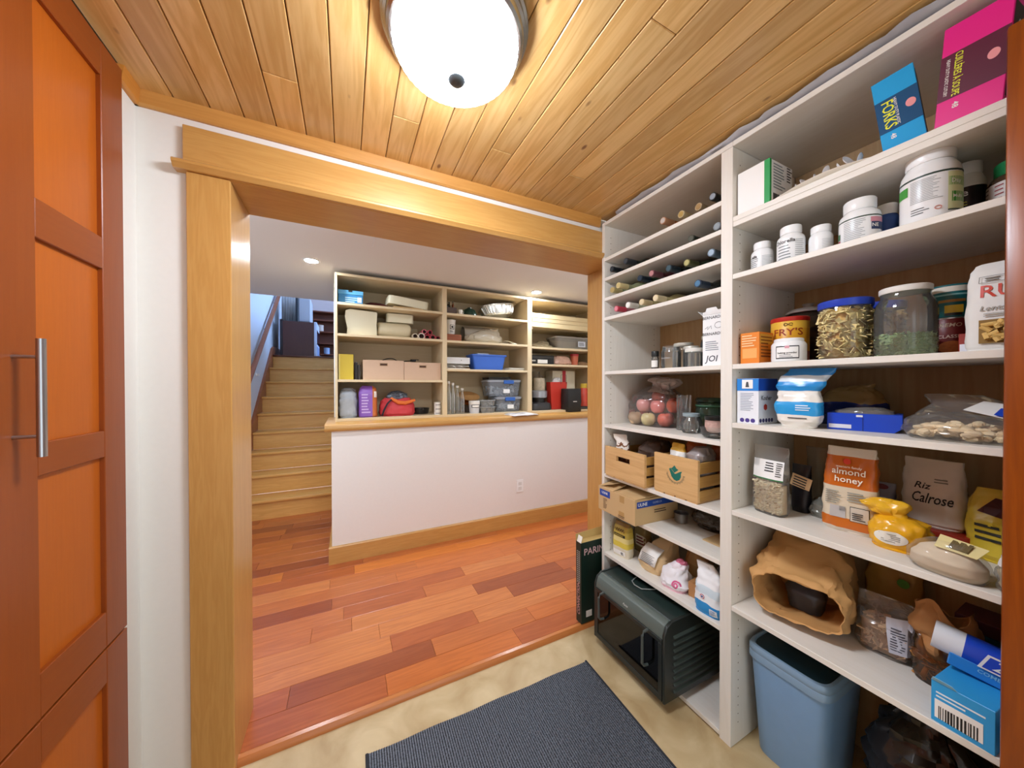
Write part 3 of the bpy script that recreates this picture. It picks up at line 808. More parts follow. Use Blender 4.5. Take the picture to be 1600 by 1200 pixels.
# ---- bag of apples
z = LS['s6']
apples = [(1.425, 1.358, 0.037, '#e6c9a4'), (1.428, 1.272, 0.036, '#e7d99a'), (1.455, 1.19, 0.038, '#d96a55'), (1.50, 1.335, 0.105, '#e08a8a'), (1.455, 1.235, 0.104, '#df7f78'), (1.475, 1.152, 0.11, '#cf5a34'),
          (1.51, 1.37, 0.039, '#dd7a66'), (1.51, 1.225, 0.038, '#d8685a'), (1.51, 1.275, 0.150, '#c8552a'), (1.53, 1.19, 0.118, '#d4604a'), (1.44, 1.315, 0.108, '#e5a09a')]
desc = ['pale pink and cream apple at the bottom corner of the clear bag', 'pale yellow apple at the bottom front of the clear bag', 'rosy apple at the bottom of the bag on the side of the glass jars', 'pink apple resting above the pale ones at the end panel side',
        'pink apple in the middle of the second layer', 'orange red apple in the second layer next to the ribbed jar', 'rosy apple behind the pale bottom apples', 'red apple behind in the bottom layer', 'deep orange apple at the top of the bag', 'red apple behind the deep orange one', 'light pink apple pressed to the bag front above the pale pair']
for i, (ax, ay, dz, c) in enumerate(apples):
    t = pt('apple', desc[i], 'apple', ax, ay, z + dz - 0.036, rot=i * 47, group='apples in the clear bag')
    rr = 0.036
    prof = [(0.006, 0.006), (0.018, 0.001), (0.029, 0.010), (0.0355, 0.028), (0.036, 0.042), (0.031, 0.058), (0.020, 0.066), (0.009, 0.064), (0.002, 0.057)]
    MB().lathe(prof, 20).build('flesh', plain(c, 0.35, var=0.25, scale=26), t, smooth=80)
    MB().tube([(0, 0, 0.056), (0.001, 0.001, 0.066), (0.004, 0.002, 0.073)], 0.0016, 6).build('stem', plain('#5a3a1c', 0.8), t)
t = pt('produce_bag', 'clear knotted plastic bag holding the apples', 'bag', 1.485, 1.263, z)
sack([(0.0, 0.25, 0.18), (0.03, 0.302, 0.235), (0.10, 0.296, 0.225), (0.16, 0.26, 0.19), (0.20, 0.15, 0.11, 0.01), (0.22, 0.09, 0.05, 0.03)], 60, 2.8, 0.006, 17, 2.0).build('film', clear('apple_film', '#fffcfa', 0.06, '#fff4ee', 0.1, 0.7), t, smooth=50)
sack([(0.170, 0.15, 0.10, 0.03), (0.19, 0.10, 0.07, 0.035), (0.208, 0.13, 0.09, 0.04), (0.232, 0.19, 0.12, 0.045), (0.252, 0.17, 0.09, 0.04), (0.262, 0.10, 0.05, 0.03)], 60, 2.4, 0.020, 11, 2.7, floor=False).build('gathered_top', clear('bag_top', '#efe2da', 0.5, '#e2d2c8', 0.15), t, smooth=30)

# ---- glass jars beside the apples
t = pt('ribbed_jar', 'tall clear glass jar with slanted ribs next to the apple bag', 'jar', 1.44, 1.072, z)
mb = MB(); rg = []
for k_ in range(14):
    zz = 0.165 * k_ / 13
    rg.append([((0.030 + 0.0022 * math.cos(10 * (2 * math.pi * i / 60) + zz * 40)) * math.cos(2 * math.pi * i / 60), (0.030 + 0.0022 * math.cos(10 * (2 * math.pi * i / 60) + zz * 40)) * math.sin(2 * math.pi * i / 60), zz + 0.001) for i in range(60)])
mb.loft(rg, True, False).build('glass', GLASS, t, smooth=60)
t = pt('lidded_jar', 'green glass clip jar with stepped rim behind the small jars', 'jar', 1.50, 0.985, z)
MB().lathe([(0.03, 0.004), (0.055, 0.002), (0.058, 0.01), (0.058, 0.105), (0.053, 0.115), (0.05, 0.118), (0.056, 0.122), (0.056, 0.130), (0.05, 0.134), (0.058, 0.138), (0.058, 0.148), (0.05, 0.156), (0.02, 0.158)], 32).build('glass', GLASS_GREEN, t, smooth=40)
MB().lathe([(0.0575, 0.1155), (0.059, 0.119), (0.0575, 0.1225)], 32, cap0=False, cap1=False).build('rubber_ring', plain('#3d6a4a', 0.6), t)
t = pt('preserve_jar', 'round clear jar with swirled sides and pale blue lid in front of the green jar', 'jar', 1.385, 0.995, z)
MB().lathe([(0.02, 0.003), (0.036, 0.003), (0.044, 0.02), (0.046, 0.04), (0.04, 0.062), (0.033, 0.07), (0.033, 0.076)], 30, cap1=False).build('glass', GLASS, t, smooth=60)
lid(t, 0.034, 0.074, 0.088, plain('#9fb4bc', 0.4, 0.3))
MB().tube([(0.02 * math.sin(a), -0.047, 0.034 + 0.016 * math.cos(a) * (1 if i < 8 else -1)) for i, a in enumerate([k_ * 0.45 for k_ in range(14)])], 0.0012, 6).build('embossing', GLASS, t)
t = pt('glass_bowl', 'low clear glass bowl holding up the pinkish jar at the shelf front', 'bowl', 1.335, 0.858, z)
MB().lathe([(0.02, 0.004), (0.034, 0.002), (0.044, 0.012), (0.050, 0.034), (0.052, 0.046), (0.049, 0.046), (0.046, 0.03), (0.036, 0.012), (0.01, 0.008)], 32).build('glass', GLASS, t, smooth=60)
t = pt('candle_jar', 'small jar with black lid and pinkish label sitting in the glass bowl', 'jar', 1.337, 0.857, z + 0.014)
MB().lathe([(0.033, 0.0), (0.034, 0.004), (0.034, 0.056), (0.031, 0.06)], 28).build('body', plain('#b5938a', 0.3), t)
wrap(t, 'label', plain('#caa79c', 0.6, var=0.3, scale=90), 0.0346, 0.012, 0.05, -100, 100)
lid(t, 0.035, 0.058, 0.074, BLACK)

# ---- two slatted wooden crates with food packs
z = LS['s7']
def crate(t, w, d, h, slot=False):
    e = 0.014
    if slot:
        fp = cbox('end_panel', CRATE, t, -w / 2, w / 2, -d / 2, -d / 2 + e, 0.006, h - 0.066, bevel=0.001)
        cbox('end_panel', CRATE, t, -w / 2, w / 2, -d / 2, -d / 2 + e, h - 0.040, h, bevel=0.001)
        cbox('end_panel', CRATE, t, -w / 2, -0.052, -d / 2, -d / 2 + e, h - 0.066, h - 0.040)
        cbox('end_panel', CRATE, t, 0.045, w / 2, -d / 2, -d / 2 + e, h - 0.066, h - 0.040)
    else:
        cbox('end_panel', CRATE, t, -w / 2, w / 2, -d / 2, -d / 2 + e, 0.006, h, bevel=0.001)
    cbox('end_panel', CRATE, t, -w / 2, w / 2, d / 2 - e, d / 2, 0.006, h, bevel=0.001)
    sh = (h - 0.02) / 3 - 0.016
    for k_ in range(3):
        z0 = 0.008 + k_ * (h - 0.008) / 3
        for s_ in (-1, 1):
            xx = s_ * (w / 2 - 0.004)
            cbox('side_slat', wood('crate_slat', '#c79a52', '#a87a38', 'Y', 0.6, 1.0, rings=0.3), t, xx - 0.004, xx + 0.004, -d / 2 + e, d / 2 - e, z0, z0 + sh + 0.008, bevel=0.001)
    for k_ in range(4):
        xx = -w / 2 + w * (k_ + 0.5) / 4
        cbox('bottom_slat', CRATE, t, xx - w / 8 + 0.004, xx + w / 8 - 0.004, -d / 2 + 0.002, d / 2 - 0.002, 0.0, 0.006)
t = pt('wooden_crate', 'wooden crate with a slot handle on the shelf above the brown printed box', 'crate', 1.40, 1.262, z, rot=-3, group='wooden crates of food packs')
crate(t, 0.282, 0.30, 0.157, True)
t = pt('wooden_crate', 'wooden crate with a green tulip emblem and slatted sides', 'crate', 1.418, 0.988, z, rot=0, group='wooden crates of food packs')
crate(t, 0.214, 0.30, 0.178)
GRN = plain('#0f6b5c', 0.7)
yy = -0.1506
emb = MB().add([(0.0, yy, 0.138), (0.010, yy, 0.126), (0.020, yy, 0.122), (0.0, yy, 0.106), (-0.018, yy, 0.122), (-0.010, yy, 0.127)], [(0, 1, 2, 3, 4, 5)]).build('tulip_emblem', GRN, t, smooth=0)
pts = [(-0.024, 0.124), (-0.002, 0.1025), (0.003, 0.1025), (0.026, 0.117), (0.034, 0.118), (0.028, 0.108), (0.028, 0.094), (0.021, 0.080), (0.008, 0.073), (-0.006, 0.076), (-0.018, 0.088), (-0.024, 0.104), (-0.030, 0.117)]
MB().add([(a + 0.003, yy, b) for a, b in pts], [tuple(range(len(pts)))]).build('tulip_emblem', GRN, t, smooth=0)
mb = MB()
for i in range(30):
    a = R(185 + i * 170 / 29); r0_, r1_ = 0.037, 0.043 + 0.002 * (i % 3)
    dx_, dz_ = -math.sin(a) * 0.0009, math.cos(a) * 0.0009
    q = lambda rr, sg: (0.004 + rr * math.cos(a) + sg * dx_, yy, 0.104 + rr * math.sin(a) + sg * dz_)
    mb.add([q(r0_, -1), q(r1_, -1), q(r1_, 1), q(r0_, 1)], [(0, 1, 2, 3)])
mb.build('emblem_ring_print', plain('#5a5a48', 0.7), t, smooth=0)
# food packs in the crates
def soft(name, label, cat, X, Y, z, prof, mat, rot=0, crumple=0.006, seed=0, e=2.6, freq=16, part='pouch', rx=0, ry=0, n=28):
    t_ = pt(name, label, cat, X, Y, z, rot, rx=rx, ry=ry)
    sack(prof, n, e, crumple, freq, seed).build(part, mat, t_, smooth=30)
    return t_
zi = z + 0.007
BROWN = bands('pretzel_print', [(0.0, '#5a3520'), (0.72, '#8a5530'), (0.86, '#efe6da'), (0.94, '#7a4a28'), (1.0, '#efe6da')], 'Z', 0.35, 0.5)
t = soft('snack_bag', 'brown and white printed snack bag standing in the slotted crate by the end panel', 'bag', 1.33, 1.352, zi, [(0, 0.07, 0.05), (0.09, 0.08, 0.06), (0.17, 0.075, 0.03, 0.0), (0.215, 0.08, 0.006, -0.02)], BROWN, 20, seed=4)
t = soft('snack_bag', 'dark brown crumpled bag lying in the slotted crate', 'bag', 1.42, 1.21, zi, [(0, 0.12, 0.15), (0.09, 0.15, 0.20), (0.15, 0.15, 0.19), (0.19, 0.10, 0.12), (0.2, 0.05, 0.06)], plain('#4c3a30', 0.5, var=0.3, bump=0.3, scale=30), 0, 0.012, 5)
t = soft('snack_bag', 'orange snack bag at the back of the tulip crate', 'bag', 1.47, 1.03, zi, [(0, 0.10, 0.08), (0.12, 0.11, 0.09), (0.19, 0.10, 0.05), (0.215, 0.09, 0.01)], plain('#c8601c', 0.4, var=0.3, scale=20), 0, 0.009, 6)
t = soft('snack_bag', 'yellow snack bag with white edge at the front of the tulip crate', 'bag', 1.34, 1.025, zi, [(0, 0.08, 0.06), (0.12, 0.09, 0.07), (0.185, 0.085, 0.03), (0.215, 0.07, 0.008)], bands('yellow_white', [(0, '#f2f0ea'), (0.84, '#e8b83a')], 'Z', 0.35), -8, 0.007, 7)
t = soft('foil_pack', 'silver grey crumpled pack lying on top of the tulip crate', 'bag', 1.365, 0.928, zi, [(0, 0.06, 0.09), (0.11, 0.07, 0.15), (0.185, 0.075, 0.14), (0.215, 0.05, 0.08)], plain('#a8a0a0', 0.3, 0.3, var=0.35, bump=0.3, scale=24), 0, 0.009, 8)
t = soft('snack_bag', 'dark orange bag tucked behind the silver grey pack', 'bag', 1.49, 0.93, zi, [(0, 0.06, 0.07), (0.12, 0.075, 0.09), (0.2, 0.06, 0.05), (0.225, 0.05, 0.01)], plain('#a5501c', 0.4, var=0.3), 0, 0.007, 9)

# ---- printed brown box and oddments below the crates
z = LS['s8']
t = pt('cardboard_box', 'brown cardboard box with blue printed bands jutting over the shelf edge', 'box', 1.362, 1.287, z, rot=-2)
w, d, h = 0.266, 0.285, 0.122
boxo('body', CARD, t, -w / 2, w / 2, -d / 2, d / 2, 0, h, bevel=0.0012)
MB().add([(-w / 2, -d / 2, h), (-0.02, -d / 2, h), (-0.03, -d / 2 + 0.1, h + 0.016), (-w / 2 + 0.005, -d / 2 + 0.1, h + 0.02)], [(0, 1, 2, 3)]).build('flap', CARD, t, smooth=0, solid=0.003)
MB().add([(-w / 2, -d / 2, h), (-w / 2, d / 2, h), (-w / 2 + 0.09, d / 2, h + 0.03), (-w / 2 + 0.09, -d / 2 + 0.02, h + 0.03)], [(0, 1, 2, 3)]).build('flap', CARD, t, smooth=0, solid=0.003)
MB().add([(0.0, -d / 2 + 0.003, h + 0.002), (w / 2, -d / 2 + 0.003, h + 0.002), (w / 2, 0.1, h + 0.010), (0.0, 0.1, h + 0.018)], [(0, 1, 2, 3)]).build('flap', CARD, t, smooth=0, solid=0.003)
BLUEP = plain('#1d459c', 0.6)
patch(t, 'printed_band', BLUEP, -w / 2 + 0.012, -w / 2 + 0.092, -d / 2 - 0.0002, 0.078, 0.112)
lettering(t, 'ULINE', 0.017, WHITE, (-w / 2 + 0.052, -d / 2 - 0.0012, 0.097))
patch(t, 'printed_band', BLUEP, -d / 2 + 0.012, d / 2 - 0.01, w / 2 + 0.0002, 0.082, 0.112, face='right')
lettering(t, 'ULINE', 0.022, WHITE, (w / 2 + 0.0012, -0.095, 0.097), face='right')
lettering(t, 'ULINE.CA', 0.014, plain('#9fb2dc', 0.6), (w / 2 + 0.0012, 0.0, 0.098), face='right')
lines_print(t, plain('#5d452e', 0.8), -w / 2 + 0.04, -w / 2 + 0.07, -d / 2 - 0.0006, 0.015, 0.070, 8, 2)
patch(t, 'tape', plain('#b58f58', 0.4), 0.03, 0.062, -d / 2 - 0.0002, 0.085, 0.118)
patch(t, 'tape', plain('#b58f58', 0.4), 0.024, 0.062, -d / 2 - 0.0002, 0.016, 0.040)
lines_print(t, plain('#5d452e', 0.8), 0.02, 0.085, -d / 2 - 0.0012, 0.006, 0.020, 2, 4)
lines_print(t, plain('#4d3a28', 0.8), -0.02, 0.07, w / 2 + 0.0006, 0.045, 0.066, 2, 5, 'right')
t = pt('steel_cup', 'small steel cup on the shelf right beside the blue banded box', 'cup', 1.46, 1.100, z)
MB().lathe([(0.02, 0.0), (0.028, 0.001), (0.032, 0.045), (0.034, 0.047), (0.030, 0.045), (0.026, 0.004), (0.004, 0.003)], 26).build('body', STEEL, t, smooth=50)
t = soft('plastic_bag', 'crumpled grey translucent bag of dark goods below the tulip crate', 'bag', 1.53, 0.985, z, [(0, 0.12, 0.10), (0.03, 0.17, 0.15), (0.07, 0.15, 0.13), (0.10, 0.09, 0.08), (0.112, 0.04, 0.04)], clear('dark_film', '#b9b2a8', 0.35, '#6d655c', 0.12), 0, 0.012, 11, part='film')
sack([(0.002, 0.10, 0.08), (0.03, 0.13, 0.11), (0.065, 0.10, 0.08), (0.08, 0.05, 0.04)], 24, 2.4, 0.01, 25, 12).build('contents', plain('#3a332c', 0.7, var=0.4), t)
t = pt('cardboard_sheet', 'flat piece of brown cardboard lying on the shelf beside the grey bag', 'cardboard', 1.50, 0.868, z)
boxo('sheet', CARD, t, -0.062, 0.062, -0.13, 0.13, 0.001, 0.005, bevel=0.0005)

# ---- flour shelf
z = LS['s9']
FL1 = bands('flour_yellow', [(0, '#d9cfb8'), (0.30, '#d8c04a'), (0.46, '#e2cf86'), (0.60, '#cdb24a'), (0.78, '#b89a3c'), (0.92, '#8a6a34')], 'Z', 0.55, 0.02)
t = soft('flour_bag', 'upright cream and yellow flour bag at the end panel with black band', 'bag', 1.335, 1.355, z, [(0, 0.10, 0.058), (0.02, 0.108, 0.066), (0.12, 0.106, 0.064), (0.15, 0.10, 0.052), (0.168, 0.096, 0.03), (0.178, 0.092, 0.012)], FL1, 6, 0.003, 13, 4)
patch(t, 'black_band', INK, -0.036, 0.036, -0.0345, 0.108, 0.122)
lines_print(t, plain('#cdb24a', 0.7), -0.03, 0.03, -0.0356, 0.111, 0.119, 2, 6)
MB().tube([(-0.032 + 0.064 * k_ / 24, -0.031, 0.143 + 0.009 * math.sin(k_ * 1.3)) for k_ in range(25)], 0.0016, 5).build('script_print', plain('#4d2a18', 0.7), t)
patch(t, 'panel', PAPER, -0.038, 0.038, -0.0345, 0.012, 0.036)
lines_print(t, INK, 0.012, 0.032, -0.0356, 0.016, 0.032, 3, 7)
conform(t, 'pouch')
t = soft('flour_bag', 'brown flour bag with a cream window panel behind the yellow flour bag', 'bag', 1.47, 1.345, z, [(0, 0.08, 0.06), (0.02, 0.086, 0.066), (0.11, 0.084, 0.064), (0.14, 0.08, 0.04), (0.152, 0.078, 0.012)], plain('#8f7a4c', 0.6, var=0.1), 0, 0.003, 14, 4)
patch(t, 'panel', plain('#e4ddcc', 0.6), -0.02, 0.04, -0.0345, 0.035, 0.095)
lines_print(t, plain('#7a2230', 0.7), -0.014, 0.036, -0.0356, 0.042, 0.09, 3, 17)
conform(t, 'pouch')
t = soft('pasta_bag', 'yellow and orange pouch with white panel in the middle of the flour shelf', 'bag', 1.54, 1.24, z, [(0, 0.09, 0.05), (0.02, 0.10, 0.06), (0.10, 0.10, 0.05), (0.14, 0.10, 0.01)], bands('pouch_orange', [(0, '#d98a22'), (0.2, '#efe6d4'), (0.5, '#e2ab36'), (0.8, '#d98a22')], 'Z', 0.35, 0.03), 0, 0.004, 15)
t = soft('kraft_bag', 'plump kraft bag with a white printed label, slumped on the flour shelf', 'bag', 1.405, 1.185, z, [(0, 0.15, 0.16), (0.03, 0.17, 0.18), (0.08, 0.15, 0.15, 0.01, 0.01), (0.12, 0.11, 0.10, 0.015, 0.04), (0.145, 0.09, 0.03, 0.02, 0.06)], plain('#d7b98a', 0.65, var=0.12, bump=0.2, scale=18), 0, 0.007, 16)
MB().loft([[(-0.05 + 0.1 * i / 6, -0.088 + 0.002 * math.sin(i), 0.042) for i in range(7)], [(-0.046 + 0.1 * i / 6, -0.070 + 0.002 * math.sin(i), 0.086) for i in range(7)], [(-0.04 + 0.1 * i / 6, -0.030 + 0.002 * math.sin(i), 0.118) for i in range(7)]], False, False, closed=False).build('label', PAPER, t, smooth=60, solid=0.0008)
mb = MB()
for i in range(6):
    q = i / 6
    mb.box(-0.036, 0.03 + 0.008 * (i % 2), -0.0905 + 0.018 * q, -0.0885 + 0.018 * q, 0.046 + 0.04 * q, 0.0475 + 0.04 * q)
mb.build('print', plain('#55585e', 0.7), t, smooth=0)
t = soft('sugar_bag', 'white and pink plastic bag with a pink swirl on the flour shelf', 'bag', 1.345, 1.040, z, [(0, 0.12, 0.10), (0.03, 0.135, 0.115), (0.07, 0.115, 0.09), (0.10, 0.085, 0.06, 0.02), (0.135, 0.05, 0.02, 0.04)], bands('pink_white', [(0, '#e2b5c0'), (0.12, '#eceaee'), (0.75, '#e7dde2'), (0.9, '#c96a86')], 'Z', 0.3, 0.06), 0, 0.008, 17)
MB().tube([(0.036 + 0.018 * (1 - k_ / 26) * math.cos(k_ * 0.5), -0.060, 0.034 + 0.018 * (1 - k_ / 26) * math.sin(k_ * 0.5)) for k_ in range(24)], 0.003, 6).build('swirl_print', plain('#d8578a', 0.5), t)
conform(t, 'pouch')
t = pt('small_carton', 'small plain brown carton between the pink bag and the blue bag', 'carton', 1.385, 0.946, z, rot=6)
boxo('body', plain('#b98552', 0.7), t, -0.028, 0.028, -0.05, 0.05, 0, 0.062, bevel=0.001)
patch(t, 'tape', plain('#a5703e', 0.5), -0.01, 0.01, 0.0622, -0.05, 0.05, face='top')
t = soft('paper_bag', 'crumpled brown paper bag behind the pink bag', 'bag', 1.535, 1.06, z, [(0, 0.10, 0.10), (0.06, 0.12, 0.12), (0.12, 0.10, 0.06), (0.16, 0.09, 0.02)], KRAFT, 0, 0.008, 18)
t = soft('cloth_bundle', 'blue grey bundle at the back of the flour shelf', 'bundle', 1.54, 0.905, z, [(0, 0.10, 0.10), (0.05, 0.12, 0.12), (0.10, 0.09, 0.09), (0.125, 0.04, 0.04)], plain('#6f7a8c', 0.8, var=0.2), 0, 0.007, 19, part='cloth')
TB = bands('flour_blue', [(0, '#2f8fd0'), (0.30, '#e9eef2'), (0.46, '#cfe0ea'), (0.62, '#eef0f2')], 'Z', 0.4, 0.10)
t = soft('flour_bag', 'white and blue bag with folded top at the shelf front against the divider', 'bag', 1.318, 0.858, z, [(0, 0.100, 0.072), (0.02, 0.112, 0.082), (0.10, 0.108, 0.076), (0.135, 0.10, 0.055), (0.165, 0.085, 0.03, -0.01), (0.19, 0.07, 0.012, -0.022)], TB, 4, 0.006, 20, 3.4)
for i, (r_, c) in enumerate(((0.011, '#e8eef2'), (0.009, '#c2304a'), (0.0065, '#f0f2f4'), (0.004, '#1f3f8a'))):
    MB().lathe([(r_, 0), (r_, 0.0005)], 20, m=Matrix.Translation((-0.012, -0.0425 - 0.0006 * i, 0.068)) @ Matrix.Rotation(R(90), 4, 'X')).build('badge_ring', plain(c, 0.5), t)
patch(t, 'label', plain('#dfe8ee', 0.5), 0.018, 0.046, -0.0432, 0.010, 0.036)
lines_print(t, plain('#3a6aa0', 0.6), 0.021, 0.044, -0.0445, 0.014, 0.033, 5, 9)

conform(t, 'pouch')
# ---- countertop oven at the bottom, jutting out of the shelving
z = LS['s0']
OVB = plain('#1b2220', 0.38, var=0.1)
OVD = plain('#2c3834', 0.42, var=0.15, scale=40)
t = pt('countertop_oven', 'dark green black countertop oven with glass door and louvred side on the bottom shelf', 'oven', 1.345, 1.150, z)
w, d, h = 0.43, 0.40, 0.345
f0 = 0.030
boxo('base_pan', OVB, t, -w / 2 + 0.012, w / 2 - 0.012, -d / 2 + 0.012, d / 2, f0, f0 + 0.02)
boxo('back_panel', OVB, t, -w / 2 + 0.012, w / 2 - 0.012, d / 2 - 0.01, d / 2, f0, h - 0.01)
boxo('top_cover', plain('#24322f', 0.35, var=0.25, scale=20), t, -w / 2 + 0.012, w / 2 - 0.012, -d / 2 + 0.05, d / 2, h - 0.014, h, bevel=0.002)
MB().prism([(-d / 2, h - 0.064), (-d / 2 + 0.012, h - 0.064), (-d / 2 + 0.048, h - 0.014), (-d / 2 + 0.048, h), (-d / 2 + 0.034, h), (-d / 2 + 0.014, h - 0.014), (-d / 2 + 0.003, h - 0.042)], -w / 2 + 0.012, w / 2 - 0.012, 'YZ').build('front_fascia', plain('#57625c', 0.4), t, bevel=0.0015)
boxo('top_lining', BLACK, t, -w / 2 + 0.012, w / 2 - 0.012, -d / 2 + 0.03, d / 2 - 0.01, h - 0.022, h - 0.015)
for s_ in (-1, 1):
    xx = s_ * (w / 2 - 0.006)
    sp = MB().prism([(-d / 2 - 0.002, f0 - 0.008), (d / 2, f0 - 0.008), (d / 2, h + 0.002), (-d / 2 + 0.045, h + 0.004), (-d / 2 + 0.014, h - 0.012), (-d / 2 - 0.002, h - 0.045)], xx - 0.006, xx + 0.006, 'YZ').build('side_panel', OVB, t, bevel=0.003)
    for k_ in range(9):
        zz = 0.052 + k_ * 0.028
        x0_, x1_ = sorted((s_ * (w / 2 - 0.001), s_ * (w / 2 + 0.007)))
        MB().prism([(x0_, zz), (x1_, zz + 0.002), (x1_, zz + 0.005), (x0_, zz + 0.014)] if s_ > 0 else [(x1_, zz), (x0_, zz + 0.002), (x0_, zz + 0.005), (x1_, zz + 0.014)], -d / 2 + 0.05, d / 2 - 0.02, 'XZ').build('louvre', plain('#39433f', 0.35), sp, bevel=0.001)
dr = MB().box(-w / 2 + 0.012, w / 2 - 0.012, -d / 2 - 0.004, -d / 2 + 0.008, f0 - 0.002, f0 + 0.022).box(-w / 2 + 0.012, w / 2 - 0.012, -d / 2 - 0.004, -d / 2 + 0.008, h - 0.082, h - 0.064).box(-w / 2 + 0.012, -w / 2 + 0.03, -d / 2 - 0.004, -d / 2 + 0.008, f0 + 0.022, h - 0.082).box(w / 2 - 0.03, w / 2 - 0.012, -d / 2 - 0.004, -d / 2 + 0.008, f0 + 0.022, h - 0.082).build('door', OVB, t, bevel=0.001)
boxo('door_glass', SMOKE, dr, -w / 2 + 0.028, w / 2 - 0.028, -d / 2 - 0.001, -d / 2 + 0.003, f0 + 0.02, h - 0.08)
lettering(dr, 'Parini', 0.013, plain('#c9cfcc', 0.4), (0.0, -d / 2 + 0.001, h - 0.042), tilt=18, shear=0.2)
for xx, z0, z1 in ((-0.14, 0.155, 0.285), (0.132, 0.130, 0.280)):
    y0_ = -d / 2 - 0.003
    MB().tube([(xx, y0_, z0), (xx, y0_ - 0.022, z0 + 0.004), (xx, y0_ - 0.032, z0 + 0.016), (xx, y0_ - 0.032, z1 - 0.016), (xx, y0_ - 0.022, z1 - 0.004), (xx, y0_, z1)], 0.0055, 10).build('handle', plain('#4d5552', 0.35), dr)
for zz in (0.10, 0.19):
    mb = MB()
    for k_ in range(13):
        xx = -w / 2 + 0.03 + (w - 0.06) * k_ / 12
        mb.tube([(xx, -d / 2 + 0.03, zz), (xx, d / 2 - 0.03, zz)], 0.0016, 5)
    for q in (-d / 2 + 0.03, d / 2 - 0.03):
        mb.tube([(-w / 2 + 0.03, q, zz), (w / 2 - 0.03, q, zz)], 0.002, 5)
    mb.build('wire_rack', STEEL, t)
for sx_, sy_ in ((-1, 0), (1, 0), (-1, 1), (1, 1)):
    xx = sx_ * (w / 2 - 0.035); yq = (-0.06 if sy_ == 0 else d / 2 - 0.04)
    MB().lathe([(0.012, 0.0), (0.014, 0.004), (0.014, f0)], 14, cx=xx, cy=yq).build('foot', BLACK, t)
t = pt('power_cord', 'thin grey cable loop hanging over the dark oven top', 'cable', 1.30, 1.19, z + 0.346)
MB().tube([(-0.06, 0.14, 0.0045), (-0.05, 0.02, 0.0045), (-0.03, -0.04, 0.004), (0.0, -0.055, 0.004), (0.04, -0.05, 0.004), (0.07, 0.0, 0.0045), (0.075, 0.14, 0.0045)], 0.0028, 8).build('cable', plain('#8d938f', 0.5), t)
# product box leaning by the jamb
t = thing('oven_box', 'tall thin dark green product box with open top beside the shelving end', 'box', (1.252, 1.500, 0.010), 0, rx=-0.5)
w, d, h = 0.205, 0.046, 0.445
DGN = plain('#10281f', 0.45)
boxo('body', DGN, t, -w / 2, w / 2, -d / 2, d / 2, 0, h, bevel=0.001)
boxo('card_lining', plain('#c3a869', 0.8), t, -w / 2 + 0.002, w / 2 - 0.002, -d / 2 + 0.002, d / 2 - 0.002, h, h + 0.001)
MB().add([(-w / 2, d / 2, h), (w / 2, d / 2, h), (w / 2, d / 2 + 0.004, h + 0.045), (-w / 2, d / 2 + 0.002, h + 0.035)], [(0, 1, 2, 3)]).build('flap', plain('#c3a869', 0.8), t, smooth=0, solid=0.002)
MB().add([(-w / 2, -d / 2, h), (-w / 2, d / 2 - 0.01, h), (-w / 2 + 0.012, d / 2 - 0.01, h + 0.034), (-w / 2 + 0.016, -d / 2 + 0.006, h + 0.03)], [(0, 1, 2, 3)]).build('flap', plain('#e6e2d6', 0.7), t, smooth=0, solid=0.002)
lettering(t, 'PARINI', 0.052, plain('#d9b4b4', 0.5), (-w / 2 + 0.098, -d / 2 - 0.0008, h - 0.055))
lettering(t, 'CONVECTION', 0.034, plain('#c9a0a0', 0.5), (-w / 2 - 0.0008, 0.0, h * 0.30), face='left', ang=90, sx=0.8)
mb = MB()
for k_ in range(16):
    for q in (-0.013, 0.002):
        mb.add([(-w / 2 - 0.0008, q, 0.225 + k_ * 0.011), (-w / 2 - 0.0008, q + 0.010, 0.225 + k_ * 0.011), (-w / 2 - 0.0008, q + 0.010, 0.231 + k_ * 0.011), (-w / 2 - 0.0008, q, 0.231 + k_ * 0.011)], [(0, 1, 2, 3)])
mb.build('spine_print', plain('#a9aca8', 0.5), t, smooth=0)
patch(t, 'barcode_label', WHITE, -0.07, -0.03, -d / 2 - 0.0002, 0.03, 0.065)

# ---- woven mat
def mat_weave():
    m, nt, b = new_mat('woven_mat')
    b.inputs['Roughness'].default_value = 0.9
    tc = nt.nodes.new('ShaderNodeTexCoord'); sp = nt.nodes.new('ShaderNodeSeparateXYZ')
    nt.links.new(tc.outputs['Object'], sp.inputs[0])
    w1 = nt.nodes.new('ShaderNodeTexNoise'); w1.inputs['Scale'].default_value = 1.0; w1.inputs['Detail'].default_value = 1
    mp = nt.nodes.new('ShaderNodeMapping'); mp.inputs['Scale'].default_value = (120, 260, 1)
    nt.links.new(tc.outputs['Object'], mp.inputs[0]); nt.links.new(mp.outputs[0], w1.inputs['Vector'])
    f = nt.nodes.new('ShaderNodeMath'); f.operation = 'MULTIPLY'; f.inputs[1].default_value = 2 * math.pi * 112 / 0.98
    nt.links.new(sp.outputs[0], f.inputs[0])
    sn = nt.nodes.new('ShaderNodeMath'); sn.operation = 'SINE'; nt.links.new(f.outputs[0], sn.inputs[0])
    mx = nt.nodes.new('ShaderNodeMath'); mx.operation = 'MULTIPLY_ADD'; mx.inputs[1].default_value = 0.28
    nt.links.new(sn.outputs[0], mx.inputs[0]); nt.links.new(w1.outputs['Fac'], mx.inputs[2])
    rp = nt.nodes.new('ShaderNodeValToRGB')
    rp.color_ramp.elements[0].position = 0.2; rp.color_ramp.elements[0].color = lin('#20242a')
    rp.color_ramp.elements[1].position = 0.8; rp.color_ramp.elements[1].color = lin('#7a808a')
    nt.links.new(mx.outputs[0], rp.inputs[0]); nt.links.new(rp.outputs[0], b.inputs['Base Color'])
    return m
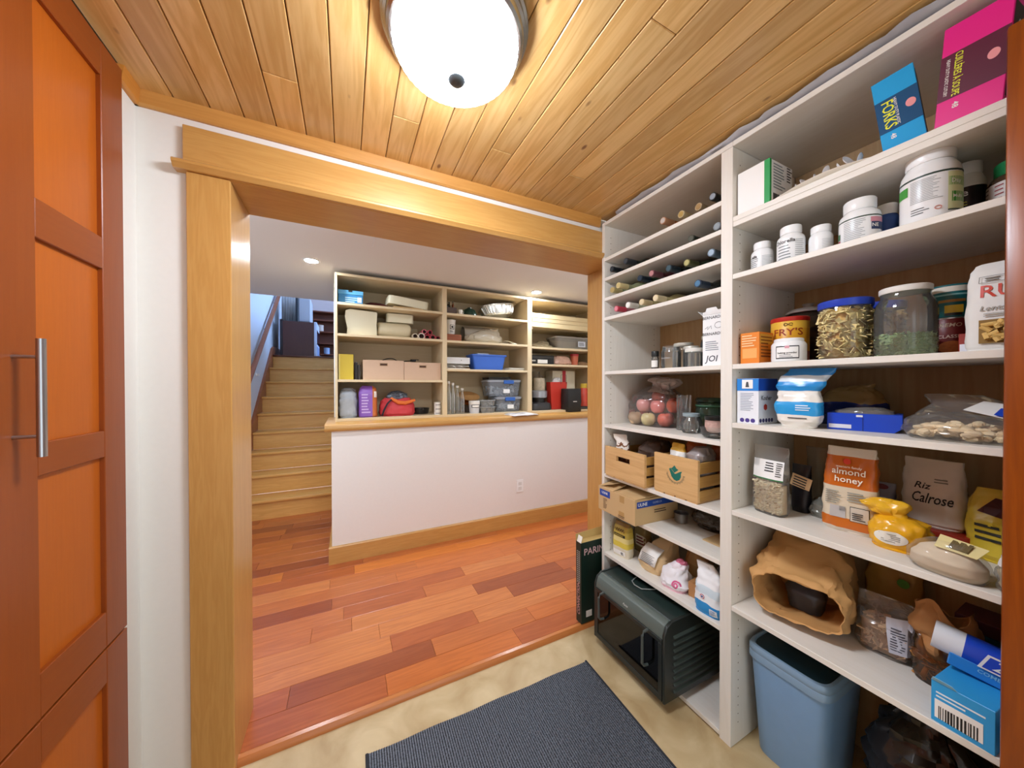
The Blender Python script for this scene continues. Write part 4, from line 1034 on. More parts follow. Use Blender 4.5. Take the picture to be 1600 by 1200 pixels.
t = thing('floor_mat', 'dark blue grey ribbed woven mat on the beige floor', 'mat', (0.54, 0.985, -0.018), -1.2)
NX = 112; mb = MB(); rg = []
for j in range(2):
    yq = (-0.32, 0.32)[j]; ring = []
    for i in range(NX * 4 + 1):
        xx = -0.49 + 0.98 * i / (NX * 4)
        ring.append((xx, yq + 0.002 * math.sin(xx * 23 + j), 0.0035 + 0.0016 * math.cos(2 * math.pi * i / 4 + 0.001)))
    rg.append(ring)
mb.loft(rg, False, False, closed=False).build('weave', mat_weave(), t, smooth=0)
for x0_, x1_, y0_, y1_ in ((-0.494, -0.484, -0.325, 0.325), (0.484, 0.494, -0.325, 0.325)):
    boxo('selvedge', plain('#262a31', 0.9), t, x0_, x1_, y0_, y1_, 0.0, 0.0055, bevel=0.002)
boxo('backing', plain('#1f2226', 0.9), t, -0.488, 0.488, -0.318, 0.318, 0.0, 0.0018)

# ================================================================ second bay
# ---- plastic wrap lying on top of the shelving
t = pt('plastic_roll', 'long crumpled roll of clear grey plastic on top of the pantry shelving', 'plastic sheet', 1.40, 0.62, 2.2165)
mb = MB(); rg = []
for k_ in range(60):
    xx = -0.80 + 1.60 * k_ / 59
    ring = []
    for i in range(14):
        a = 2 * math.pi * i / 14
        hh = 0.0155 + 0.0 * k_
        nv = noise.noise_vector(Vector((xx * 18, a * 2.0, 3.3)))
        end = min(1.0, (k_ + 1) / 4)
        ring.append((xx + 0.006 * nv.x, (0.145 + 0.02 * nv.y) * math.cos(a) * end + 0.0, max(0.0, min(0.0322, 0.016 + (hh + 0.007 * nv.z) * math.sin(a)))))
    rg.append(ring)
mb.loft(rg).build('film', FILM_GREY, t, smooth=60)
# ---- top shelf
z = RS['r1']
t = pt('white_carton', 'white carton with a green corner stripe beside the plastic spoons', 'carton', 1.362, 0.692, z)
boxo('body', WHITE, t, -0.052, 0.052, -0.072, 0.072, 0, 0.158, bevel=0.0012)
G2 = plain('#1f9a4c', 0.5)
patch(t, 'stripe', G2, 0.036, 0.0525, -0.0722, 0.001, 0.157)
patch(t, 'stripe', G2, -0.0725, -0.062, 0.0522, 0.001, 0.157, face='right')
lines_print(t, plain('#8d9496', 0.7), -0.05, 0.03, 0.0529, 0.06, 0.15, 9, 3, 'right')
lines_print(t, INK, 0.035, 0.068, 0.0529, 0.10, 0.155, 6, 8, 'right')
mb = MB()
for k_ in range(9):
    mb.box(0.0525, 0.0531, -0.05 + 0.005 * k_, -0.0475 + 0.005 * k_, 0.012, 0.045)
mb.build('symbols', INK, t, smooth=0)
WPL = plain('#e9eaf0', 0.3)
t = pt('paper_sheet', 'curved cream card lying under the white plastic spoons', 'card', 1.365, 0.505, z)
mb = MB().loft([[(-0.13 + 0.26 * i / 16, -0.085, 0.001 + 0.020 * math.sin(math.pi * i / 16)) for i in range(17)], [(-0.13 + 0.26 * i / 16, 0.08, 0.001 + 0.012 * math.sin(math.pi * i / 16)) for i in range(17)]], False, False, closed=False)
mb.build('card', plain('#efe4d2', 0.7), t, smooth=60, solid=0.0012)
rng2 = random.Random(11)
def spoon(label, X, Y, zz, rot, tilt, roll_):
    t_ = pt('plastic_spoon', label, 'spoon', X, Y, zz, rot=rot, group='loose white plastic spoons on the top shelf', rx=tilt, ry=roll_)
    MB().lathe([(0.002, -0.004), (0.012, -0.0025), (0.016, 0.0008), (0.0155, 0.0015), (0.010, -0.0012), (0.002, -0.0025)], 18, m=Matrix.Diagonal((0.95, 1.35, 1, 1))).build('bowl', WPL, t_, smooth=60)
    MB().box(-0.003, 0.003, 0.018, 0.12, -0.0005, 0.0018).build('handle', WPL, t_, bevel=0.0005)
sp_lab = ['white plastic spoon flat against the carton foot', 'white plastic spoon leaning by the carton', 'second upright white spoon of the pile', 'white plastic spoon standing highest near the carton side', 'white plastic spoon tilted in the middle of the pile', 'white spoon lying across the middle of the pile', 'white plastic spoon near the top of the pile', 'white spoon at the pile end nearest the blue box']
for i, (dy, dz, rot, tl, rl) in enumerate(((0.612, 0.012, 25, 6, 50), (0.575, 0.030, 8, 4, 70), (0.553, 0.032, -6, 3, 60), (0.528, 0.034, 10, 4, 75), (0.500, 0.038, 4, 5, -60), (0.472, 0.036, 14, 4, 65), (0.450, 0.040, -8, 4, 70), (0.428, 0.036, 8, 3, -70))):
    spoon(sp_lab[i], 1.315 + 0.012 * (i % 2), dy, z + dz, rot, tl, rl)
t = soft('clear_bag', 'flat clear plastic bag lying between the spoons and the blue box', 'bag', 1.48, 0.41, z, [(0, 0.11, 0.20), (0.012, 0.13, 0.22), (0.03, 0.11, 0.18), (0.04, 0.06, 0.10)], FILM_MILK, 0, 0.006, 31, part='film')
def cutlery_box(t_, w, d, h, c1, c2, word, wc, sub=None, sz=0.03, side='#1b1f22'):
    boxo('body', plain(c1, 0.4), t_, -w / 2, w / 2, -d / 2, d / 2, 0, h, bevel=0.001)
    patch(t_, 'printed_panel', plain(c2, 0.4), -w / 2, w / 2, -d / 2 - 0.0002, h * 0.28, h * 0.72)
    patch(t_, 'side_panel', plain(side, 0.4), -d / 2 + 0.006, d / 2 - 0.006, w / 2 + 0.0002, h * 0.1, h * 0.93, face='right')
    lettering(t_, word, sz, plain(wc, 0.5), (-w * 0.22, -d / 2 - 0.0014, h * 0.5), ang=-90, sx=0.85 if len(word) < 8 else 0.66)
    MB().lathe([(0.011, 0), (0.011, 0.0006)], 20, m=Matrix.Translation((w * 0.30, -d / 2 - 0.0008, h * 0.52)) @ Matrix.Rotation(R(90), 4, 'X') @ Matrix.Diagonal((0.8, 1, 1, 1))).build('round_logo', plain('#f0a0a4', 0.5), t_)
    lettering(t_, '48', 0.014, WHITE, (-w * 0.2, -d / 2 - 0.0008, h * 0.2), ang=-90)
t = pt('forks_box', 'bright blue cutlery box tilted on the top shelf', 'box', 1.325, 0.338, z + 0.004, rot=8, ry=-7)
cutlery_box(t, 0.075, 0.05, 0.205, '#1ea6e6', '#0b4f7e', 'FORKS', '#e8ef3a', sz=0.030)
lettering(t, 'HEAVY DUTY PLASTIC', 0.0075, WHITE, (-0.002, -0.0264, 0.103), ang=-90)
t = pt('spoons_box', 'hot pink soup spoon box leaning beside the blue cutlery box', 'box', 1.325, 0.236, z + 0.002, rot=-4, ry=4)
cutlery_box(t, 0.098, 0.06, 0.235, '#e8168a', '#5a0f34', 'CUILLÈRES À SOUPE', '#e8ef3a', sz=0.0165, side='#2b2422')
lettering(t, 'HEAVY DUTY PLASTIC CUTLERY', 0.008, WHITE, (-0.037, -0.0314, 0.117), ang=-90, sx=0.72)
MB().lathe([(0.001, 0), (0.012, 0.0012), (0.001, 0.0022)], 18, m=Matrix.Translation((0.0498, 0.002, 0.165)) @ Matrix.Rotation(R(90), 4, 'Y') @ Matrix.Diagonal((1.8, 0.8, 1, 1))).build('spoon_picture', plain('#cfcac4', 0.5), t)
boxo('spoon_picture', plain('#cfcac4', 0.5), t, 0.0496, 0.0504, 0.0, 0.004, 0.06, 0.145)
t = soft('white_sack', 'white plastic sack at the end of the top shelf next to the pink box', 'bag', 1.40, 0.115, z, [(0, 0.12, 0.12), (0.05, 0.13, 0.13), (0.13, 0.12, 0.11), (0.19, 0.08, 0.06)], plain('#d5d7dc', 0.4), 0, 0.006, 33)

# ---- supplement bottles
z = RS['r2']
WB = plain('#eef0f1', 0.25)
def pill(label, X, Y, r, h, cr, chh, body=None, capm=None, wraps=(), group='supplement bottles on the second shelf', rot=17, name='supplement_bottle'):
    t_ = pt(name, label, 'bottle', X, Y, z, rot=rot, group=group)
    hb = h - chh
    MB().lathe([(r * 0.8, 0.0), (r * 0.97, 0.002), (r, 0.006), (r, hb * 0.78), (r * 0.95, hb * 0.88), (cr * 1.02, hb * 0.98), (cr * 0.96, hb)], 32).build('body', body or WB, t_, smooth=50)
    mb_ = MB(); rg_ = []
    for zz, f in ((hb, 1.0), (hb + chh * 0.12, 1.04), (hb + chh * 0.9, 1.04), (h, 0.97)):
        rg_.append([(cr * f * (1 + 0.012 * (i % 2)) * math.cos(2 * math.pi * i / 48), cr * f * (1 + 0.012 * (i % 2)) * math.sin(2 * math.pi * i / 48), zz) for i in range(48)])
    mb_.loft(rg_).build('cap', capm or plain('#f2f3f3', 0.3), t_, smooth=50)
    for (nm, mt, z0, z1, p0, p1) in wraps:
        wrap(t_, nm, mt, r * 1.012, hb * z0, hb * z1, p0, p1)
    return t_
def small_print(t_, r, h, z0, z1, p0, p1, n, col='#7d8688', seed=0):
    rg_ = random.Random(seed); mb_ = MB()
    for i in range(n):
        zz = h * (z1 - (z1 - z0) * (i + 0.5) / n); q1 = p0 + (p1 - p0) * rg_.uniform(0.65, 1)
        a = [(r * math.sin(R(p0 + (q1 - p0) * k_ / 6)), -r * math.cos(R(p0 + (q1 - p0) * k_ / 6)), zz) for k_ in range(7)]
        b = [(p[0], p[1], p[2] + h * (z1 - z0) / n * 0.3) for p in a]
        mb_.loft([a, b], False, False, closed=False)
    mb_.build('print', plain(col, 0.7), t_, smooth=0)
t = pill('small white supplement bottle closest to the divider', 1.330, 0.682, 0.033, 0.100, 0.024, 0.024)
small_print(t, 0.0337, 0.076, 0.1, 0.62, -70, -5, 6, '#6d7678', 1); small_print(t, 0.0337, 0.076, 0.1, 0.62, 8, 70, 8, '#a4acae', 2)
lettering(t, 'ella', 0.014, INK, (0, 0, 0.047), bend=(0.0339, -32))
t = pill('taller white supplement bottle reading chlorella', 1.325, 0.594, 0.037, 0.118, 0.027, 0.026)
lettering(t, 'Chlorella', 0.0165, INK, (0, 0, 0.064), bend=(0.0379, -22))
small_print(t, 0.0377, 0.092, 0.05, 0.58, -50, 15, 5, '#70797b', 3); small_print(t, 0.0377, 0.092, 0.05, 0.72, 24, 75, 10, '#a4acae', 4)
t = pill('plain white supplement bottle in the middle of the row', 1.345, 0.523, 0.0295, 0.094, 0.0235, 0.022)
small_print(t, 0.0301, 0.072, 0.1, 0.65, 10, 70, 8, '#c0c6c8', 5)
t = pill('tiny white bottle peeking out behind the row near the divider', 1.405, 0.648, 0.024, 0.06, 0.018, 0.016)
t = pill('broad white tub with a dark green band and pink corner label', 1.340, 0.432, 0.044, 0.128, 0.033, 0.032, wraps=(('green_band', plain('#22402e', 0.5), 0.70, 0.735, -110, 80), ('corner_label', plain('#cf8a98', 0.5), 0.52, 0.66, 30, 80), ('corner_label', plain('#23355e', 0.5), 0.30, 0.52, 32, 80), ('edge_label', plain('#b0304a', 0.5), 0.06, 0.2, -100, -62), ('edge_label', plain('#2d6a3c', 0.5), 0.22, 0.40, -100, -62)))
small_print(t, 0.0448, 0.096, 0.08, 0.66, -45, 20, 11, '#98a0a2', 6)
lettering(t, 'NE', 0.014, WHITE, (0, 0, 0.040), bend=(0.0453, 44))
t = pill('dark blue bottle with cream cap behind the broad tub', 1.420, 0.402, 0.030, 0.118, 0.024, 0.03, plain('#2a4a86', 0.4), plain('#e6dccb', 0.4))
t = pill('white and blue bottle half hidden by the largest white tub', 1.412, 0.343, 0.029, 0.150, 0.025, 0.03, bands('white_blue', [(0, '#2b5aa8'), (0.25, '#dfe4ee')], 'Z', 0.4), WB)
t = pill('largest white tub with green label panels on the second shelf', 1.335, 0.300, 0.051, 0.186, 0.040, 0.036, wraps=(('dark_band', plain('#2a4038', 0.5), 0.735, 0.765, -120, 95), ('label_panel', plain('#dfe6b4', 0.5), 0.12, 0.72, 28, 80), ('label_panel', plain('#3f9a3c', 0.5), 0.5, 0.64, 30, 84), ('label_panel', plain('#3f9a3c', 0.5), 0.24, 0.40, 36, 84), ('label_panel', plain('#3f9a3c', 0.5), 0.5, 0.66, -84, -48), ('dark_band', plain('#2a4038', 0.5), 0.10, 0.13, 28, 84)))
small_print(t, 0.0520, 0.15, 0.32, 0.70, -42, 22, 14, '#9aa2a4', 7)
small_print(t, 0.0520, 0.15, 0.12, 0.24, -40, -5, 3, '#4d5658', 8)
lettering(t, 'Day', 0.014, WHITE, (0, 0, 0.085), bend=(0.0524, 46)); lettering(t, 'Multi', 0.011, WHITE, (0, 0, 0.048), bend=(0.0524, 50))
MB().tube([(0.052 * math.sin(R(10 + 6 * math.cos(a))), -0.0524 * math.cos(R(10 + 6 * math.cos(a))), 0.026 + 0.004 * math.sin(a)) for a in [k_ * 0.5 for k_ in range(13)]], 0.0008, 5).build('stamp', plain('#c9705a', 0.6), t)
t = pill('black and purple bottle with white cap behind the largest tub', 1.425, 0.262, 0.033, 0.155, 0.026, 0.03, bands('black_purple', [(0, '#2a1f6e'), (0.3, '#141018'), (0.72, '#e9e9e6')], 'Z', 0.35), WB)
lettering(t, 'e', 0.024, WHITE, (0, 0, 0.075), bend=(0.0338, -8)); lettering(t, 'c', 0.020, plain('#d8cf4a', 0.5), (0, 0, 0.05), bend=(0.0338, -8))
t = pt('nut_butter_jar', 'squat jar with bright green lid and pale label at the end of the second shelf', 'jar', 1.425, 0.178, z)
MB().lathe([(0.04, 0), (0.05, 0.002), (0.052, 0.01), (0.052, 0.075), (0.046, 0.088), (0.038, 0.092)], 32).build('body', plain('#4a3626', 0.2), t, smooth=50)
wrap(t, 'label', plain('#d9d4cf', 0.6), 0.0526, 0.012, 0.072, -120, 120)
small_print(t, 0.0532, 0.09, 0.2, 0.75, -80, -50, 5, '#6a6a6a', 9); small_print(t, 0.0532, 0.09, 0.2, 0.75, -40, -20, 5, '#a05050', 10)
lid(t, 0.041, 0.09, 0.122, plain('#137a42', 0.4))

# ---- baking shelf
z = RS['r3']
t = pt('tea_box', 'small orange printed box standing at the divider', 'box', 1.345, 0.706, z)
boxo('body', plain('#e8862a', 0.5), t, -0.031, 0.031, -0.045, 0.045, 0, 0.112, bevel=0.001)
patch(t, 'panel', plain('#f0ae62', 0.5), -0.024, 0.024, -0.0452, 0.02, 0.055); lines_print(t, plain('#f6d2a0', 0.6), -0.026, 0.026, -0.0462, 0.06, 0.105, 5, 1)
patch(t, 'panel', plain('#d9a23c', 0.5), -0.04, 0.04, 0.0312, 0.07, 0.105, face='right'); lines_print(t, plain('#8a4a1c', 0.6), -0.036, 0.036, 0.0322, 0.02, 0.10, 7, 2, 'right')
t = pt('cocoa_can', 'round yellow cocoa can with red lid behind the white jar', 'can', 1.450, 0.652, z, rot=24)
MB().lathe([(0.054, 0), (0.055, 0.002), (0.055, 0.152), (0.053, 0.154)], 36).build('body', bands('cocoa_yellow', [(0, '#8a2a1c'), (0.28, '#e3a628'), (0.8, '#e8b83e')], 'Z', 0.4), t, smooth=50)
lid(t, 0.0555, 0.150, 0.166, plain('#c0281c', 0.4))
lettering(t, "FRY'S", 0.034, plain('#9c3a16', 0.5), (0, 0, 0.110), bend=(0.0556, -6), sx=1.15)
MB().tube([(0.012 * math.cos(a) - 0.004, -0.0556, 0.138 + 0.005 * math.sin(2 * a)) for a in [k_ * 0.5 for k_ in range(13)]], 0.0012, 5).build('crest', plain('#6b5020', 0.6), t)
t = pt('baking_powder_jar', 'white plastic baking powder jar with framed label in front of the yellow can', 'jar', 1.333, 0.602, z, rot=22)
MB().lathe([(0.042, 0), (0.046, 0.002), (0.047, 0.008), (0.047, 0.058), (0.042, 0.066), (0.038, 0.068)], 32).build('body', WB, t, smooth=50)
lid(t, 0.039, 0.066, 0.078, WB)
wrap(t, 'label_frame', INK, 0.0473, 0.010, 0.052, -42, 36); wrap(t, 'label', WHITE, 0.0477, 0.0135, 0.0485, -39, 33)
lettering(t, 'baking powder', 0.0088, INK, (0, 0, 0.029), bend=(0.0482, -3))
lettering(t, 'magic', 0.005, plain('#8a8a8a', 0.6), (0, 0, 0.039), bend=(0.0482, -3)) if False else None
small_print(t, 0.0482, 0.07, 0.18, 0.34, -28, 22, 2, '#6a6a6a', 3)
wrap(t, 'round_logo', plain('#e0a0ac', 0.5), 0.0484, 0.044, 0.052, -10, 4)
t = pt('storage_jar', 'tall smoky jar with grey knobbed lid at the back of the baking shelf', 'jar', 1.56, 0.643, z)
MB().lathe([(0.05, 0.002), (0.062, 0.004), (0.064, 0.012), (0.064, 0.175), (0.058, 0.19), (0.056, 0.195)], 32, cap1=False).build('glass', clear('smoke_jar', '#b8aca0', 0.12, '#6a5a4a'), t, smooth=50)
MB().lathe([(0.056, 0.004), (0.058, 0.09), (0.03, 0.1)], 24).build('contents', plain('#7a5a34', 0.8, var=0.3), t)
MB().lathe([(0.066, 0.193), (0.068, 0.198), (0.055, 0.208), (0.016, 0.214), (0.014, 0.222), (0.018, 0.228), (0.004, 0.231)], 32).build('lid', plain('#9a948c', 0.5), t, smooth=50)
t = pt('pasta_jar', 'clear jar packed with bowtie pasta under a bright blue lid', 'jar', 1.372, 0.474, z)
MB().lathe([(0.05, 0.002), (0.058, 0.003), (0.060, 0.008), (0.060, 0.158), (0.058, 0.163)], 36, cap1=False).build('jar_wall', clear('pet_jar', '#fbfbf8', 0.03, '#ffffff'), t, smooth=50)
chips(520, in_cyl(0.056, 0.008, 0.155, 0.86), 0.021, 0.0016, 21).build('bowtie_pasta', plain('#ffe0a0', 0.6, var=0.2, scale=50), t, smooth=0, kind='stuff')
MB().lathe([(0.045, 0.004), (0.045, 0.15)], 20).build('pasta_core', plain('#e6be70', 0.8), t)
lid(t, 0.0615, 0.158, 0.180, plain('#1c3fb4', 0.35))
t = pt('pasta_jar', 'second blue lidded pasta jar half hidden behind the first', 'jar', 1.515, 0.440, z)
MB().lathe([(0.05, 0.002), (0.055, 0.008), (0.055, 0.158), (0.053, 0.163)], 30, cap1=False).build('jar_wall', clear('pet_jar', '#fbfbf8', 0.03, '#ffffff'), t, smooth=50)
chips(260, in_cyl(0.051, 0.006, 0.15, 0.86), 0.021, 0.0016, 22).build('bowtie_pasta', plain('#e6bd6c', 0.6, var=0.2, scale=50), t, smooth=0, kind='stuff')
lid(t, 0.0565, 0.158, 0.180, plain('#1c3fb4', 0.35))
t = pt('herb_jar', 'large clear jar with white lid, a third full of green dried herbs', 'jar', 1.362, 0.348, z)
MB().lathe([(0.048, 0.002), (0.055, 0.003), (0.058, 0.010), (0.058, 0.125), (0.054, 0.145), (0.046, 0.160), (0.046, 0.176)], 36, cap1=False).build('glass', GLASS, t, smooth=50)
lid(t, 0.048, 0.172, 0.188, plain('#e9e8e2', 0.4))
chips(1300, in_cyl(0.055, 0.004, 0.060, 0.55), 0.0085, 0.0012, 23).build('dried_herbs', plain('#b6cf94', 0.8, var=0.3, scale=60), t, smooth=0, kind='stuff')
MB().lathe([(0.05, 0.003), (0.05, 0.056), (0.03, 0.060)], 24).build('herb_core', plain('#93b074', 0.9), t)
t = pt('soup_can', 'dark red can with a bowl picture standing under the teal can', 'can', 1.456, 0.291, z, rot=12)
MB().lathe([(0.036, 0), (0.0375, 0.002), (0.0375, 0.098), (0.036, 0.1)], 30).build('body', plain('#6e1a1c', 0.4), t, smooth=50)
MB().lathe([(0.0001, 0), (0.022, 0.0004)], 24, m=Matrix.Translation((0.004, -0.0378, 0.022)) @ Matrix.Rotation(R(90), 4, 'X') @ Matrix.Diagonal((1.1, 0.75, 1, 1))).build('bowl_picture', plain('#b8682c', 0.6, var=0.4, scale=160), t)
lettering(t, 'CLASSIC', 0.012, plain('#d9c0b8', 0.5), (0, 0, 0.050), bend=(0.0382, 2))
lettering(t, 'KEMO', 0.014, plain('#b9a08c', 0.5), (0, 0, 0.080), bend=(0.0382, 2), shear=0.2)
MB().lathe([(0.038, 0.097), (0.0385, 0.1), (0.036, 0.1015)], 30).build('rim', STEEL, t)
t = pt('fish_can', 'teal printed can stacked on the dark red can', 'can', 1.456, 0.291, z + 0.1022, rot=12)
MB().lathe([(0.036, 0), (0.0375, 0.002), (0.0375, 0.083), (0.036, 0.085)], 30).build('body', plain('#0f5c60', 0.4), t, smooth=50)
wrap(t, 'pale_arc', plain('#d8d2c4', 0.5), 0.0379, 0.066, 0.080, -62, 62)
wrap(t, 'gold_line', plain('#9a6a2c', 0.5), 0.0379, 0.038, 0.045, -30, 40); wrap(t, 'pale_line', plain('#7fb0b0', 0.5), 0.0379, 0.056, 0.060, -60, 62)
wrap(t, 'lemon_picture', plain('#c9a82c', 0.5), 0.0380, 0.010, 0.030, -14, 34); wrap(t, 'dark_picture', BLACK, 0.0381, 0.003, 0.010, -14, 30)
t = pt('small_box', 'tiny red and white box squeezed between the cans and the pasta bag', 'box', 1.40, 0.252, z)
boxo('body', plain('#8e2a20', 0.5), t, -0.008, 0.008, -0.03, 0.03, 0, 0.05, bevel=0.0008)
patch(t, 'label', plain('#dfe0ea', 0.5), -0.006, 0.006, -0.0302, 0.002, 0.024)
t = soft('pasta_bag', 'white paper pasta bag with red lettering and a window of tube pasta', 'bag', 1.355, 0.166, z, [(0, 0.15, 0.072), (0.012, 0.16, 0.08), (0.10, 0.158, 0.078), (0.16, 0.155, 0.06), (0.19, 0.15, 0.036), (0.205, 0.135, 0.014), (0.208, 0.12, 0.008)], plain('#e2e2de', 0.6, var=0.03), 2, 0.0025, 41, 4.6, part='paper_body')
yq = -0.0412
lettering(t, 'RUMMO', 0.040, plain('#c8402c', 0.5), (0.016, -0.0405, 0.137), tilt=4)
for x0_, x1_, z0_, z1_ in ((-0.058, -0.012, 0.158, 0.1592), (-0.058, -0.012, 0.1728, 0.174), (-0.058, -0.0568, 0.1592, 0.1728), (-0.0132, -0.012, 0.1592, 0.1728)):
    MB().add([(x0_, -0.0345, z0_), (x1_, -0.0345, z0_), (x1_, -0.0345, z1_), (x0_, -0.0345, z1_)], [(0, 1, 2, 3)]).build('stamp_frame', plain('#6a6a66', 0.6), t, smooth=0)
lines_print(t, plain('#6a6a66', 0.6), -0.05, -0.02, -0.0364, 0.161, 0.171, 2, 4)
lettering(t, 'Lenta Lavorazione', 0.016, plain('#9a9a94', 0.6), (0.004, yq, 0.098), shear=0.25)
lines_print(t, plain('#a8a8a2', 0.6), -0.05, 0.05, yq, 0.078, 0.088, 2, 5)
boxo('window', plain('#8a6a2e', 0.6), t, -0.056, 0.062, -0.0425, -0.0405, 0.018, 0.072, bevel=0.0005)
conform(t, 'paper_body', 'window')
mb = MB(); rp_ = random.Random(5)
for k_ in range(34):
    p = Vector((rp_.uniform(-0.046, 0.052), -0.0455, rp_.uniform(0.026, 0.064))); a = rp_.uniform(0, 6.28)
    dv_ = Vector((math.cos(a), rp_.uniform(-0.25, 0.25), math.sin(a) * 0.6)) * 0.012
    mb.tube([p - dv_, p + dv_], 0.0052, 8, cap=False)
mb.build('tube_pasta', plain('#d9b468', 0.6), t, kind='stuff')

# ---- blue packets shelf
z = RS['r4']
t = pt('salt_box', 'white and blue kosher salt box against the divider', 'box', 1.352, 0.708, z, rot=0)
boxo('body', plain('#e9ecf2', 0.45), t, -0.036, 0.036, -0.06, 0.06, 0, 0.162, bevel=0.001)
B3 = plain('#2a86d8', 0.45)
patch(t, 'blue_top', B3, -0.036, 0.036, -0.0602, 0.118, 0.1615); patch(t, 'blue_top', plain('#1c50b8', 0.45), -0.06, 0.06, 0.0362, 0.118, 0.1615, face='right')
patch(t, 'logo_panel', WHITE, -0.018, 0.018, -0.0612, 0.126, 0.158)
MB().prism([(-0.006, 0.131), (0.006, 0.131), (0.003, 0.150), (-0.003, 0.150)], -0.0624, -0.0620, 'XZ').build('tower_logo', plain('#4a4d52', 0.6), t, smooth=0)
lines_print(t, plain('#a5acb8', 0.6), -0.024, 0.024, -0.0609, 0.045, 0.112, 11, 6)
for k_ in range(3):
    MB().lathe([(0.0075, 0), (0.0075, 0.0005)], 16, m=Matrix.Translation((-0.018 + 0.018 * k_, -0.0604, 0.012)) @ Matrix.Rotation(R(90), 4, 'X')).build('round_badge', plain('#4a3a86', 0.5), t)
for k_ in range(5):
    MB().lathe([(0.0072, 0), (0.0072, 0.0005)], 16, m=Matrix.Translation((0.0362, -0.048 + 0.018 * k_, 0.013)) @ Matrix.Rotation(R(90), 4, 'Y')).build('round_badge', plain('#2c2a6a', 0.5), t)
lettering(t, 'Kosher', 0.022, INK, (0.0366, -0.012, 0.092), face='right')
MB().lathe([(0.001, 0), (0.012, 0.0005)], 6, m=Matrix.Translation((0.0362, -0.018, 0.060)) @ Matrix.Rotation(R(90), 4, 'Y')).build('red_picture', plain('#c8402c', 0.5), t)
BWP = bands('blue_white_bag', [(0, '#e9e4da'), (0.20, '#eee9e0'), (0.24, '#2a9bdc'), (0.46, '#ece7dd'), (0.64, '#2a8fd4'), (0.80, '#d7e2ea'), (0.90, '#2a7fc4')], 'Z', 0.25, 0.05)
t = soft('coconut_bag', 'glossy blue and cream banded bag folded over beside the salt box', 'bag', 1.335, 0.572, z, [(0, 0.085, 0.06), (0.02, 0.115, 0.078), (0.07, 0.125, 0.084), (0.105, 0.112, 0.066), (0.118, 0.108, 0.050), (0.135, 0.128, 0.056), (0.165, 0.125, 0.034, 0.01), (0.192, 0.11, 0.010, 0.035)], BWP, 8, 0.005, 43, 3.2)
lines_print(t, plain('#dff0fa', 0.5), 0.0, 0.045, -0.0445, 0.055, 0.076, 3, 3); lines_print(t, plain('#5a5a5a', 0.5), -0.02, 0.05, -0.0435, 0.028, 0.036, 1, 4)
conform(t, 'pouch')
t = soft('navy_bag', 'navy blue glossy bag with tan granules behind the banded bag', 'bag', 1.575, 0.535, z, [(0, 0.17, 0.10), (0.04, 0.20, 0.13), (0.085, 0.18, 0.11), (0.12, 0.12, 0.07, 0.01), (0.14, 0.07, 0.03, 0.03)], bands('navy_tan', [(0, '#12205e'), (0.62, '#1a2a72'), (0.66, '#9a7a48')], 'Z', 0.2, 0.25), 0, 0.009, 44)
t = pt('blue_tray_pack', 'low bright blue cardboard tray pack wrapped in film', 'package', 1.432, 0.448, z, rot=14)
B4 = plain('#1448c8', 0.3)
MB().prism([(-0.078, 0.0), (0.062, 0.0), (0.078, 0.014), (0.078, 0.052), (-0.078, 0.052)], -0.055, 0.055, 'XZ').build('tray', B4, t, bevel=0.001)
patch(t, 'label', plain('#e4e8f2', 0.4), -0.074, -0.024, -0.0552, 0.006, 0.018); patch(t, 'sticker', WHITE, -0.014, 0.0, -0.0552, 0.042, 0.048)
boxo('fold_line', plain('#0c2f8e', 0.4), t, -0.001, 0.001, -0.0562, -0.0552, 0.002, 0.042)
sack([(0.051, 0.14, 0.10), (0.06, 0.13, 0.09), (0.068, 0.08, 0.05)], 26, 3, 0.006, 25, 45, floor=False).build('film', clear('scribble_film', '#e6e4e0', 0.45, '#a8a29a', 0.1), t, smooth=50)
t = pt('nut_bag', 'clear bag of pale whole nuts lying at the end of the blue packets shelf', 'bag', 1.395, 0.246, z)
sack([(0, 0.19, 0.17), (0.02, 0.222, 0.20), (0.045, 0.21, 0.18), (0.065, 0.17, 0.14), (0.085, 0.13, 0.08, 0.0, 0.02), (0.112, 0.09, 0.02, -0.03, 0.03)], 34, 2.6, 0.006, 18, 46).build('film', FILM, t, smooth=30)
mb = MB(); rp_ = random.Random(9)
for k_ in range(150):
    a = rp_.uniform(0, 6.28); q = math.sqrt(rp_.uniform(0, 1)) * 0.94
    p = Vector((0.098 * q * math.cos(a), 0.086 * q * math.sin(a), 0.008 + rp_.uniform(0, 0.036) * (1.05 - 0.55 * q)))
    m_ = Matrix.Translation(p) @ Matrix.Rotation(rp_.uniform(0, 6.28), 4, 'Z') @ Matrix.Rotation(rp_.uniform(-0.7, 0.7), 4, 'X') @ Matrix.Diagonal((1.5, 0.9, 0.8, 1))
    mb.lathe([(0.003, -0.0085), (0.0085, -0.003), (0.0085, 0.004), (0.003, 0.0085)], 7, m=m_)
mb.build('nuts', plain('#f2d8ae', 0.6, var=0.15, scale=40), t, kind='stuff')
MB().add([(0.0, -0.06, 0.078), (0.085, -0.075, 0.055), (0.09, -0.01, 0.085), (0.02, 0.0, 0.098)], [(0, 1, 2, 3)]).build('paper_label', PAPER, t, smooth=0, solid=0.0008)
MB().add([(0.045, -0.07, 0.070), (0.088, -0.077, 0.058), (0.09, -0.04, 0.074), (0.05, -0.04, 0.084)], [(0, 1, 2, 3)]).build('blue_label', B4, t, smooth=0, solid=0.0008)

